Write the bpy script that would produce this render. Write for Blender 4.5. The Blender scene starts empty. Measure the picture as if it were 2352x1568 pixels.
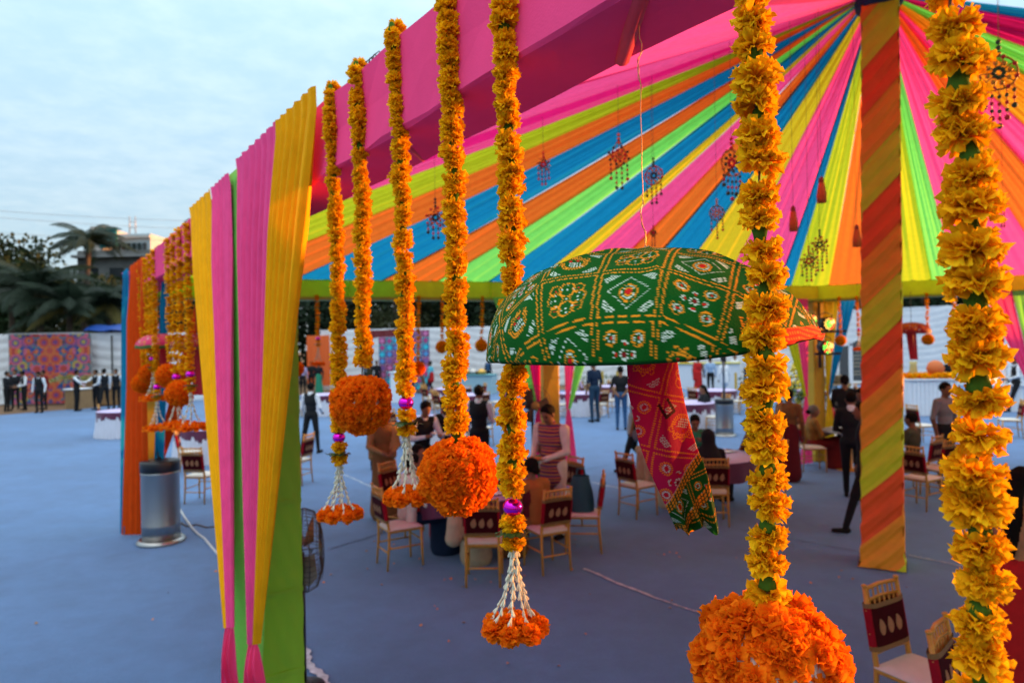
import bpy, math, random
import numpy as np
from mathutils import Vector, Matrix
sc = bpy.context.scene
C = sc.collection
PI = math.pi
R = math.radians
random.seed(7)
RNG = np.random.default_rng(11)

# ---------------------------------------------------------------- camera, sky, sun, exposure
EYE = 2.5
ROLL = R(1.1)
FPX, CX, CY, HY = 1567.0, 1175.5, 784.0, 5.0
cam_d = bpy.data.cameras.new('camera')
cam = bpy.data.objects.new('camera', cam_d)
C.objects.link(cam)
cam.matrix_world = Matrix.Translation((0, 0, EYE)) @ Matrix.Rotation(R(90), 4, 'X') @ Matrix.Rotation(-ROLL, 4, 'Z')
cam_d.lens = 24.0
cam_d.sensor_width = 36.0
cam_d.shift_y = HY / 2351.0
cam_d.clip_start = 0.05
cam_d.clip_end = 600
cam_d.dof.use_dof = True
cam_d.dof.focus_distance = 1.38
cam_d.dof.aperture_fstop = 3.8
cam_d.dof.aperture_blades = 9
sc.camera = cam

SUN_EL, SUN_AZ = 6.5, 13.0           # elevation; azimuth measured from +X towards +Y
sund = bpy.data.lights.new('sun', 'SUN')
sund.energy = 2.8
sund.angle = R(0.5)
sund.color = (1.0, 0.38, 0.09)
sun = bpy.data.objects.new('sun', sund)
C.objects.link(sun)
sdir = Vector((math.cos(R(SUN_EL)) * math.cos(R(SUN_AZ)), math.cos(R(SUN_EL)) * math.sin(R(SUN_AZ)), math.sin(R(SUN_EL))))
sun.rotation_euler = sdir.to_track_quat('Z', 'Y').to_euler()

w = bpy.data.worlds.new('World')
sc.world = w
w.use_nodes = True
nt = w.node_tree
nt.nodes.clear()
N = nt.nodes.new
L = nt.links.new
out = N('ShaderNodeOutputWorld')
bg = N('ShaderNodeBackground')
bg.inputs['Strength'].default_value = 0.15
sky = N('ShaderNodeTexSky')
sky.sky_type = 'NISHITA'
sky.sun_disc = False
sky.sun_elevation = R(SUN_EL)
sky.sun_rotation = R(90 - SUN_AZ)
sky.altitude = 0
sky.air_density = 1.0
sky.dust_density = 0.6
sky.ozone_density = 1.6
tc = N('ShaderNodeTexCoord')
# thin rippled high cloud: the direction is projected on a plane high above
sep = N('ShaderNodeSeparateXYZ'); L(tc.outputs['Generated'], sep.inputs[0])
mz = N('ShaderNodeMath'); mz.operation = 'MAXIMUM'; mz.inputs[1].default_value = 0.0; L(sep.outputs['Z'], mz.inputs[0])
az = N('ShaderNodeMath'); az.operation = 'ADD'; az.inputs[1].default_value = 0.10; L(mz.outputs[0], az.inputs[0])
dx = N('ShaderNodeMath'); dx.operation = 'DIVIDE'; L(sep.outputs['X'], dx.inputs[0]); L(az.outputs[0], dx.inputs[1])
dy = N('ShaderNodeMath'); dy.operation = 'DIVIDE'; L(sep.outputs['Y'], dy.inputs[0]); L(az.outputs[0], dy.inputs[1])
cmb = N('ShaderNodeCombineXYZ'); L(dx.outputs[0], cmb.inputs[0]); L(dy.outputs[0], cmb.inputs[1])
n1 = N('ShaderNodeTexNoise'); n1.inputs['Scale'].default_value = 6.5; n1.inputs['Detail'].default_value = 7; n1.inputs['Roughness'].default_value = 0.6; n1.inputs['Distortion'].default_value = 0.15
L(cmb.outputs[0], n1.inputs['Vector'])
n2 = N('ShaderNodeTexNoise'); n2.inputs['Scale'].default_value = 0.9; n2.inputs['Detail'].default_value = 3
L(cmb.outputs[0], n2.inputs['Vector'])
ad = N('ShaderNodeMath'); ad.operation = 'MULTIPLY_ADD'; ad.inputs[1].default_value = 0.6; L(n2.outputs['Fac'], ad.inputs[0]); L(n1.outputs['Fac'], ad.inputs[2])
cr = N('ShaderNodeMapRange'); cr.inputs['From Min'].default_value = 0.55; cr.inputs['From Max'].default_value = 1.10; cr.inputs['To Min'].default_value = 0.0; cr.inputs['To Max'].default_value = 0.45; cr.interpolation_type = 'SMOOTHSTEP'
L(ad.outputs[0], cr.inputs['Value'])
# veil: more of it near the horizon (evening haze)
vr = N('ShaderNodeMapRange'); vr.inputs['From Min'].default_value = 0.0; vr.inputs['From Max'].default_value = 0.5; vr.inputs['To Min'].default_value = 0.92; vr.inputs['To Max'].default_value = 0.90
L(mz.outputs[0], vr.inputs['Value'])
vc = N('ShaderNodeValToRGB')
for p_, c_ in ((0.0, (.75, .95, 1.13)), (0.14, (.80, 1.09, 1.32)), (0.42, (1.04, 1.52, 1.88)), (1.0, (4.1, 4.6, 4.8))):
    if p_ in (0.0, 1.0):
        e_ = vc.color_ramp.elements[0 if p_ == 0.0 else -1]
    else:
        e_ = vc.color_ramp.elements.new(p_)
    e_.color = (*c_, 1)
L(mz.outputs[0], vc.inputs['Fac'])
mxv = N('ShaderNodeMix'); mxv.data_type = 'RGBA'; L(vc.outputs['Color'], mxv.inputs['B'])
L(vr.outputs[0], mxv.inputs['Factor']); L(sky.outputs[0], mxv.inputs['A'])
SKY_GAIN = N('ShaderNodeVectorMath'); SKY_GAIN.operation = 'MULTIPLY'; SKY_GAIN.inputs[1].default_value = (1.0, 1.0, 1.0)
L(mxv.outputs['Result'], SKY_GAIN.inputs[0])
mxc = N('ShaderNodeMix'); mxc.data_type = 'RGBA'
clb = N('ShaderNodeVectorMath'); clb.operation = 'MULTIPLY'; clb.inputs[1].default_value = (1.55, 1.30, 1.15); L(SKY_GAIN.outputs[0], clb.inputs[0]); L(clb.outputs[0], mxc.inputs['B'])
L(cr.outputs[0], mxc.inputs['Factor']); L(SKY_GAIN.outputs[0], mxc.inputs['A'])
L(mxc.outputs['Result'], bg.inputs['Color'])
L(bg.outputs[0], out.inputs[0])

sc.view_settings.view_transform = 'Standard'
sc.view_settings.look = 'None'
sc.view_settings.gamma = 1
sc.view_settings.use_curve_mapping = False
sc.view_settings.exposure = 2.02
sc.render.engine = 'CYCLES'
sc.cycles.max_bounces = 8
sc.cycles.diffuse_bounces = 3
sc.cycles.glossy_bounces = 3
sc.cycles.transmission_bounces = 5
sc.cycles.transparent_max_bounces = 8
sc.cycles.use_denoising = True
sc.cycles.caustics_reflective = False
sc.cycles.caustics_refractive = False

# ---------------------------------------------------------------- survey helpers (photo survey -> metres)
def dr(x, y):
    a, b = x - CX, y - CY
    c, s = math.cos(ROLL), math.sin(ROLL)
    return a * c - b * s, b * c + a * s - HY
def at(x, y, d):
    # a surveyed direction at distance d along the view axis
    a, b = dr(x, y)
    return Vector((a / FPX * d, d, EYE - b / FPX * d))
def gnd(x, y):
    a, b = dr(x, y)
    d = FPX * EYE / b
    return Vector((a / FPX * d, d, 0))

# ---------------------------------------------------------------- object helpers
def mesh_obj(name, me, parent=None):
    o = bpy.data.objects.new(name, me)
    C.objects.link(o)
    if parent is not None:
        o.parent = parent
    return o
def thing(name, label, cat, loc=(0, 0, 0), rz=0.0, group=None):
    o = bpy.data.objects.new(name, None)
    o.empty_display_size = 0.1
    C.objects.link(o)
    o.location = loc
    o.rotation_euler = (0, 0, rz)
    o['label'] = label
    o['category'] = cat
    if group:
        o['group'] = group
    return o
def tag(o, label, cat, group=None):
    o['label'] = label
    o['category'] = cat
    if group:
        o['group'] = group
    return o
def dup(root, loc, rz, label, group=None, scale=None):
    r = root.copy(); C.objects.link(r)
    r.location = loc; r.rotation_euler = (0, 0, rz)
    r['label'] = label
    if group:
        r['group'] = group
    if scale:
        r.scale = (scale,) * 3
    def rec(src, dst):
        for ch in src.children:
            c = ch.copy(); C.objects.link(c); c.parent = dst
            rec(ch, c)
    rec(root, r)
    return r

class MB:
    """collects shapes into one mesh"""
    def __init__(s):
        s.v = []; s.f = []; s.m = []; s.cur = 0; s.smooth = []; s.sm = True
    def add(s, vs, fs, smooth=None):
        b = len(s.v)
        s.v.extend([tuple(v) for v in vs])
        for f in fs:
            s.f.append([b + i for i in f]); s.m.append(s.cur)
            s.smooth.append(s.sm if smooth is None else smooth)
    def box(s, c, d, rz=0, bev=0.0):
        cx, cy, cz = c; hx, hy, hz = d[0] / 2, d[1] / 2, d[2] / 2
        co, si = math.cos(rz), math.sin(rz)
        vs = []
        if bev > 0:
            b = min(bev, hx * .9, hy * .9, hz * .9)
            for sz in (-1, 1):
                for ex, ey, ez in ((hx - b, hy - b, hz), (hx, hy, hz - b)) if sz > 0 else ((hx, hy, hz - b), (hx - b, hy - b, hz)):
                    pass
            rings = [(hx - b, hy - b, -hz), (hx, hy, -hz + b), (hx, hy, hz - b), (hx - b, hy - b, hz)]
            for (ax, ay, zz) in rings:
                # eight-sided ring with clipped corners
                for px, py in ((ax - b, -ay), (ax, -ay + b), (ax, ay - b), (ax - b, ay), (-ax + b, ay), (-ax, ay - b), (-ax, -ay + b), (-ax + b, -ay)):
                    vs.append((cx + px * co - py * si, cy + px * si + py * co, cz + zz))
            fs = [list(range(7, -1, -1)), list(range(24, 32))]
            for r in range(3):
                for i in range(8):
                    j = (i + 1) % 8
                    fs.append([r * 8 + i, r * 8 + j, r * 8 + 8 + j, r * 8 + 8 + i])
            s.add(vs, fs, False)
            return
        for z in (-hz, hz):
            for px, py in ((-hx, -hy), (hx, -hy), (hx, hy), (-hx, hy)):
                vs.append((cx + px * co - py * si, cy + px * si + py * co, cz + z))
        s.add(vs, [[3, 2, 1, 0], [4, 5, 6, 7], [0, 1, 5, 4], [1, 2, 6, 5], [2, 3, 7, 6], [3, 0, 4, 7]], False)
    def tube(s, pts, rad, n=8, caps=True, closed=False):
        pts = [Vector(p) for p in pts]
        k = len(pts)
        if not hasattr(rad, '__len__'):
            rad = [rad] * k
        vs = []
        up = None
        for i, p in enumerate(pts):
            if closed:
                t = pts[(i + 1) % k] - pts[i - 1]
            else:
                t = pts[min(i + 1, k - 1)] - pts[max(i - 1, 0)]
            t.normalize()
            if up is None:
                up = Vector((0, 0, 1)) if abs(t.z) < 0.9 else Vector((1, 0, 0))
            a = t.cross(up)
            if a.length < 1e-6:
                a = t.cross(Vector((0.3, 1, 0.2)))
            a.normalize()
            b = a.cross(t); b.normalize()
            up = b
            for j in range(n):
                q = 2 * PI * j / n
                vs.append(p + (a * math.cos(q) + b * math.sin(q)) * rad[i])
        fs = []
        for i in range(k if closed else k - 1):
            i2 = (i + 1) % k
            for j in range(n):
                j2 = (j + 1) % n
                fs.append([i * n + j, i2 * n + j, i2 * n + j2, i * n + j2])
        if caps and not closed:
            fs.append(list(range(n)))
            fs.append([(k - 1) * n + j for j in range(n - 1, -1, -1)])
        s.add(vs, fs)
    def lathe(s, prof, n=24, c=(0, 0, 0), sx=1, sy=1):
        vs = []
        for r, z in prof:
            for j in range(n):
                q = 2 * PI * j / n
                vs.append((c[0] + r * math.cos(q) * sx, c[1] + r * math.sin(q) * sy, c[2] + z))
        fs = []
        for i in range(len(prof) - 1):
            for j in range(n):
                j2 = (j + 1) % n
                fs.append([i * n + j, i * n + j2, (i + 1) * n + j2, (i + 1) * n + j])
        if prof[0][0] > 1e-5:
            fs.append([j for j in range(n - 1, -1, -1)])
        if prof[-1][0] > 1e-5:
            fs.append([(len(prof) - 1) * n + j for j in range(n)])
        s.add(vs, fs)
    def ball(s, c, r, n=12, m=8):
        if not hasattr(r, '__len__'):
            r = (r, r, r)
        prof = [(max(1e-6, math.sin(PI * i / m)), -math.cos(PI * i / m)) for i in range(m + 1)]
        vs = []
        for a, z in prof:
            for j in range(n):
                q = 2 * PI * j / n
                vs.append((c[0] + r[0] * a * math.cos(q), c[1] + r[1] * a * math.sin(q), c[2] + r[2] * z))
        fs = []
        for i in range(m):
            for j in range(n):
                j2 = (j + 1) % n
                fs.append([i * n + j, i * n + j2, (i + 1) * n + j2, (i + 1) * n + j])
        s.add(vs, fs)
    def grid(s, fn, nu, nv, wrap=False):
        vs = []
        for i in range(nv + 1):
            for j in range(nu if wrap else nu + 1):
                vs.append(fn(j / nu, i / nv))
        wdt = nu if wrap else nu + 1
        fs = []
        for i in range(nv):
            for j in range(nu):
                j2 = (j + 1) % wdt
                fs.append([i * wdt + j, i * wdt + j2, (i + 1) * wdt + j2, (i + 1) * wdt + j])
        s.add(vs, fs)
    def prism(s, poly, z0, z1, axis='z'):
        n = len(poly)
        def P(a, b, z):
            return (a, b, z) if axis == 'z' else ((a, z, b) if axis == 'y' else (z, a, b))
        vs = [P(a, b, z0) for a, b in poly] + [P(a, b, z1) for a, b in poly]
        fs = [list(range(n - 1, -1, -1)), list(range(n, 2 * n))]
        for i in range(n):
            j = (i + 1) % n
            fs.append([i, j, n + j, n + i])
        s.add(vs, fs, False)
    def mesh(s, name, mats):
        me = bpy.data.meshes.new(name)
        me.from_pydata(s.v, [], s.f)
        if not isinstance(mats, (list, tuple)):
            mats = [mats]
        for m in mats:
            me.materials.append(m)
        if len(mats) > 1:
            me.polygons.foreach_set('material_index', s.m)
        me.polygons.foreach_set('use_smooth', s.smooth)
        me.update()
        return me
    def build(s, name, mats, parent=None):
        return mesh_obj(name, s.mesh(name, mats), parent)

def np_mesh(name, verts, quads, mats, colors=None, smooth=True, mi=None):
    me = bpy.data.meshes.new(name)
    verts = np.asarray(verts, dtype=np.float32).reshape(-1, 3)
    quads = np.asarray(quads, dtype=np.int32)
    k = quads.shape[1]
    me.vertices.add(len(verts)); me.vertices.foreach_set('co', verts.ravel())
    me.loops.add(quads.size); me.loops.foreach_set('vertex_index', quads.ravel())
    me.polygons.add(len(quads))
    me.polygons.foreach_set('loop_start', np.arange(0, quads.size, k, dtype=np.int32))
    me.polygons.foreach_set('loop_total', np.full(len(quads), k, dtype=np.int32))
    if not isinstance(mats, (list, tuple)):
        mats = [mats]
    for m in mats:
        me.materials.append(m)
    if mi is not None:
        me.polygons.foreach_set('material_index', np.asarray(mi, dtype=np.int32))
    me.polygons.foreach_set('use_smooth', np.full(len(quads), smooth))
    if colors is not None:
        ca = me.color_attributes.new('col', 'FLOAT_COLOR', 'POINT')
        col = np.ones((len(verts), 4), dtype=np.float32)
        col[:, :3] = colors
        ca.data.foreach_set('color', col.ravel())
    me.update()
    me.validate()
    return me
def grid_quads(nu, nv, wrap=False):
    wd = nu if wrap else nu + 1
    j, i = np.meshgrid(np.arange(nu), np.arange(nv))
    j2 = (j + 1) % wd
    return np.stack([i * wd + j, i * wd + j2, (i + 1) * wd + j2, (i + 1) * wd + j], -1).reshape(-1, 4)

# ---------------------------------------------------------------- materials
MATS = {}
def mat(name, col, rough=0.6, metal=0.0, trans=0.0, var=0.0, vscale=6.0, bump=0.0, bscale=80.0, sheen=0.0, attr=False, spec=0.5, emit=0.0, stretch=None):
    if name in MATS:
        return MATS[name]
    m = bpy.data.materials.new(name)
    m.use_nodes = True
    t = m.node_tree
    b = t.nodes['Principled BSDF']
    o = t.nodes['Material Output']
    b.inputs['Roughness'].default_value = rough
    b.inputs['Metallic'].default_value = metal
    b.inputs['Specular IOR Level'].default_value = spec
    if sheen:
        b.inputs['Sheen Weight'].default_value = sheen
    src = None
    if attr:
        a = t.nodes.new('ShaderNodeVertexColor'); a.layer_name = 'col'
        src = a.outputs['Color']
    b.inputs['Base Color'].default_value = (*col, 1)
    tcn = None
    if var or bump:
        tcn = t.nodes.new('ShaderNodeTexCoord')
        vec = tcn.outputs['Object']
        if stretch:
            mp = t.nodes.new('ShaderNodeMapping'); mp.inputs['Scale'].default_value = stretch
            t.links.new(vec, mp.inputs['Vector']); vec = mp.outputs['Vector']
    if var:
        nz = t.nodes.new('ShaderNodeTexNoise'); nz.inputs['Scale'].default_value = vscale; nz.inputs['Detail'].default_value = 5; nz.inputs['Roughness'].default_value = 0.6
        t.links.new(vec, nz.inputs['Vector'])
        mr = t.nodes.new('ShaderNodeMapRange'); mr.inputs['From Min'].default_value = 0.3; mr.inputs['From Max'].default_value = 0.7
        mr.inputs['To Min'].default_value = 1 - var; mr.inputs['To Max'].default_value = 1 + var
        t.links.new(nz.outputs['Fac'], mr.inputs['Value'])
        mu = t.nodes.new('ShaderNodeVectorMath'); mu.operation = 'MULTIPLY'
        if src:
            t.links.new(src, mu.inputs[0])
        else:
            mu.inputs[0].default_value = col
        t.links.new(mr.outputs[0], mu.inputs[1])
        src = mu.outputs[0]
    if src:
        t.links.new(src, b.inputs['Base Color'])
    if bump:
        nb = t.nodes.new('ShaderNodeTexNoise'); nb.inputs['Scale'].default_value = bscale; nb.inputs['Detail'].default_value = 4
        t.links.new(vec, nb.inputs['Vector'])
        bm = t.nodes.new('ShaderNodeBump'); bm.inputs['Strength'].default_value = bump; bm.inputs['Distance'].default_value = 0.01
        t.links.new(nb.outputs['Fac'], bm.inputs['Height']); t.links.new(bm.outputs[0], b.inputs['Normal'])
    if emit:
        b.inputs['Emission Color'].default_value = (*col, 1)
        b.inputs['Emission Strength'].default_value = emit
    if trans:
        tr = t.nodes.new('ShaderNodeBsdfTranslucent')
        tr.inputs['Color'].default_value = (*col, 1)
        if src:
            t.links.new(src, tr.inputs['Color'])
        mx = t.nodes.new('ShaderNodeMixShader'); mx.inputs[0].default_value = trans
        t.links.new(b.outputs[0], mx.inputs[1]); t.links.new(tr.outputs[0], mx.inputs[2])
        t.links.new(mx.outputs[0], o.inputs[0])
    MATS[name] = m
    return m

COL = dict(pink=(.98, .085, .28), hot=(.88, .015, .20), orange=(.88, .17, .02), amber=(.85, .36, .015), yellow=(.80, .55, .02),
           lime=(.58, .62, .02), green=(.24, .78, .13), blue=(.008, .24, .46), navy=(.006, .10, .22), magenta=(.75, .02, .22), red=(.75, .05, .015))
def cloth(c, trans=0.45, bump=0.15):
    return mat('cloth_' + c, COL[c], rough=0.8, trans=trans, var=0.06, vscale=9, bump=bump, bscale=220, spec=0.08, sheen=0.0)
# ---------------------------------------------------------------- tent plan (metres)
X0B, SLB = 1.29, 0.698                    # outer face of the front beam: X = X0B - SLB * Y
BT, BB = EYE + 1.08, EYE + 0.755          # beam top and bottom
def beamY(x, y):                          # where the sight line of a survey point meets that face
    a, b = dr(x, y)
    return FPX * X0B / (a + SLB * FPX)
def beamYo(x, y, off):                    # the same for a plane held off that face
    a, b = dr(x, y)
    return FPX * (X0B - off * math.hypot(1, SLB)) / (a + SLB * FPX)
def beamP(Y, z=0.0, off=0.0):             # off = metres in front of (outside) the face
    n = Vector((-1, -SLB, 0)).normalized()
    return Vector((X0B - SLB * Y, Y, z)) + n * off
BD = Vector((-SLB, 1, 0)).normalized()    # along the front beam, away from the camera
BN = Vector((-1, -SLB, 0)).normalized()   # outwards
BW = 0.27
YC1 = 9.75
C1 = beamP(YC1, 0)
C2 = Vector((6.2, 13.9, 0))
C3 = Vector((16.8, 7.8, 0))
C0 = beamP(-2.2, 0)
C4 = C0 + Vector((9.5, -2.0, 0))
POLE = Vector((4.1, 7.5, 0))
APEX = 6.25

# ---------------------------------------------------------------- ground
def ground_mat():
    m = bpy.data.materials.new('carpet_blue'); m.use_nodes = True
    t = m.node_tree; b = t.nodes['Principled BSDF']
    b.inputs['Roughness'].default_value = 0.95
    b.inputs['Specular IOR Level'].default_value = 0.15
    b.inputs['Sheen Weight'].default_value = 0.25
    tcn = t.nodes.new('ShaderNodeTexCoord')
    def noise(sc_, det, rough=0.6):
        n = t.nodes.new('ShaderNodeTexNoise'); n.inputs['Scale'].default_value = sc_; n.inputs['Detail'].default_value = det; n.inputs['Roughness'].default_value = rough
        t.links.new(tcn.outputs['Object'], n.inputs['Vector']); return n
    a = noise(0.30, 7, .65); c = noise(3.2, 6, 0.7); f = noise(150, 3)
    mr = t.nodes.new('ShaderNodeMapRange'); mr.inputs['From Min'].default_value = .3; mr.inputs['From Max'].default_value = .72; mr.inputs['To Min'].default_value = 0.74; mr.inputs['To Max'].default_value = 1.16
    t.links.new(a.outputs['Fac'], mr.inputs['Value'])
    mr2 = t.nodes.new('ShaderNodeMapRange'); mr2.inputs['From Min'].default_value = .25; mr2.inputs['From Max'].default_value = .75; mr2.inputs['To Min'].default_value = 0.82; mr2.inputs['To Max'].default_value = 1.16
    t.links.new(c.outputs['Fac'], mr2.inputs['Value'])
    mr3 = t.nodes.new('ShaderNodeMapRange'); mr3.inputs['From Min'].default_value = .25; mr3.inputs['From Max'].default_value = .75; mr3.inputs['To Min'].default_value = 0.8; mr3.inputs['To Max'].default_value = 1.2
    t.links.new(f.outputs['Fac'], mr3.inputs['Value'])
    mu = t.nodes.new('ShaderNodeMath'); mu.operation = 'MULTIPLY'; t.links.new(mr.outputs[0], mu.inputs[0]); t.links.new(mr2.outputs[0], mu.inputs[1])
    mu2 = t.nodes.new('ShaderNodeMath'); mu2.operation = 'MULTIPLY'; t.links.new(mu.outputs[0], mu2.inputs[0]); t.links.new(mr3.outputs[0], mu2.inputs[1])
    v = t.nodes.new('ShaderNodeVectorMath'); v.operation = 'SCALE'; v.inputs[0].default_value = (0.060, 0.146, 0.318); t.links.new(mu2.outputs[0], v.inputs['Scale'])
    t.links.new(v.outputs[0], b.inputs['Base Color'])
    bm = t.nodes.new('ShaderNodeBump'); bm.inputs['Strength'].default_value = .5; bm.inputs['Distance'].default_value = .004
    t.links.new(f.outputs['Fac'], bm.inputs['Height']); t.links.new(bm.outputs[0], b.inputs['Normal'])
    return m
mb = MB()
mb.box((0, 150, -0.15), (700, 500, 0.2))
o = mb.build('ground', mat('soil', (.16, .09, .045), rough=.95, var=.3, vscale=.6, bump=.6, bscale=20)); o['kind'] = 'structure'
CE0, CE1 = gnd(0, 953), gnd(290, 929)
def carpet_fn(u, v):
    y = -4 + v * 40.0
    lim = 23.5 + 0.0 * u
    x = -30 + u * 75
    yy = y
    if x < -9:
        yy = min(y, CE0.y + (CE1.y - CE0.y) * (x - CE0.x) / (CE1.x - CE0.x))
    return (x, yy, 0.0 + 0.004 * math.sin(x * 1.3 + y * .7) * math.sin(y * .9) + .003 * max(0, math.sin(y * 2.3 + .4 * x + 2 * math.sin(x * .3))) ** 8)
mb = MB(); mb.grid(carpet_fn, 240, 200)
o = mb.build('carpet', ground_mat()); o['kind'] = 'structure'
# carpet seams (pale tape lines and joins)
tape = mat('seam_tape', (.42, .46, .52), rough=.8, var=.35, vscale=14)
dark = mat('seam_join', (.07, .11, .19), rough=.9, var=.3, vscale=8)
for (p, q, wd, m) in [((1340, 1306), (1500, 1372), .035, tape), ((1500, 1372), (1640, 1418), .02, tape), ((686, 1482), (742, 1568), .07, tape), ((742, 1568), (800, 1680), .06, tape),
                      ((790, 1090), (905, 1140), .025, tape), ((1360, 1108), (1425, 1122), .04, tape), ((1300, 1085), (1400, 1068), .02, dark), ((760, 1260), (905, 1215), .02, dark), ((560, 1215), (1000, 1180), .015, dark),
                      ((2085, 1275), (2330, 1325), .02, tape), ((1765, 1540), (1975, 1640), .018, tape), ((1700, 1215), (1990, 1270), .015, dark), ((425, 1190), (505, 1285), .0, tape)]:
    if wd <= 0:
        continue
    a, b = gnd(*p), gnd(*q); d = (b - a); n = Vector((-d.y, d.x, 0)).normalized() * wd / 2
    mb = MB()
    def seam(u, v, a=a, d=d, n=n):
        p_ = a + d * v + n * (2 * u - 1) * (1 + .3 * math.sin(v * 37)) + n * .6 * math.sin(v * 9)
        return (p_.x, p_.y, .008)
    mb.grid(seam, 1, 24)
    o = mb.build('carpet_seam', m); o['kind'] = 'structure'

# ---------------------------------------------------------------- far cloth walls
white_cloth = mat('white_cloth', (.80, .82, .86), rough=.8, trans=.2, var=.05, vscale=1.5, bump=.2, bscale=60)
def cloth_wall(label, pts, hts, swag):
    t = thing('cloth_wall', label, 'wall', (pts[0][0], pts[0][1], 0))
    org = Vector((pts[0][0], pts[0][1], 0))
    for k in range(len(pts) - 1):
        a, b = Vector((*pts[k], 0)), Vector((*pts[k + 1], 0))
        n = max(1, round((b - a).length / 3.0))
        d = (b - a) / n; nn = Vector((d.y, -d.x, 0)).normalized()
        for i in range(n):
            p0 = a + d * i; h0 = hts[k] + (hts[k + 1] - hts[k]) * i / n; h1 = hts[k] + (hts[k + 1] - hts[k]) * (i + 1) / n
            mb = MB()
            ph = random.random() * 6
            def fn(u, v, p0=p0, h0=h0, h1=h1, ph=ph):
                h = h0 + (h1 - h0) * u
                z = h * v
                sag = (1 - (2 * u - 1) ** 2)
                q = (z + .22 * sag) * swag
                y = .05 * abs(math.sin(q * PI)) + .02 * math.sin(u * 30 + ph)
                p = p0 + d * u + nn * (y + .03)
                return (p.x - org.x, p.y - org.y, z)
            mb.grid(fn, 24, 40)
            mb.build('cloth_panel', white_cloth, t)
            mb = MB(); pp = p0 - org; mb.tube([(pp.x, pp.y, 0), (pp.x, pp.y, h0 + .05)], .03, 6)
            mb.build('wall_pole', mat('steel_dull', (.35, .36, .38), rough=.5, metal=.7), t)
    return t
cloth_wall('long white draped cloth wall behind the printed backdrop', [(-36, 33.2), (-15, 34.0), (-12, 37.5)], [at(0, 766, 33.3).z, at(280, 764, 34).z, at(420, 762, 37).z], 2.2)
cloth_wall('white pleated cloth wall behind the middle stage and buffet', [(-11.2, 40), (14.5, 40.5)], [3.5, 3.6], 2.4)
cloth_wall('tall white swagged cloth wall beyond the flower counter', [(14.7, 40), (27, 31), (36, 27)], [4.0, 4.0, 4.0], 3.0)

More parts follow.
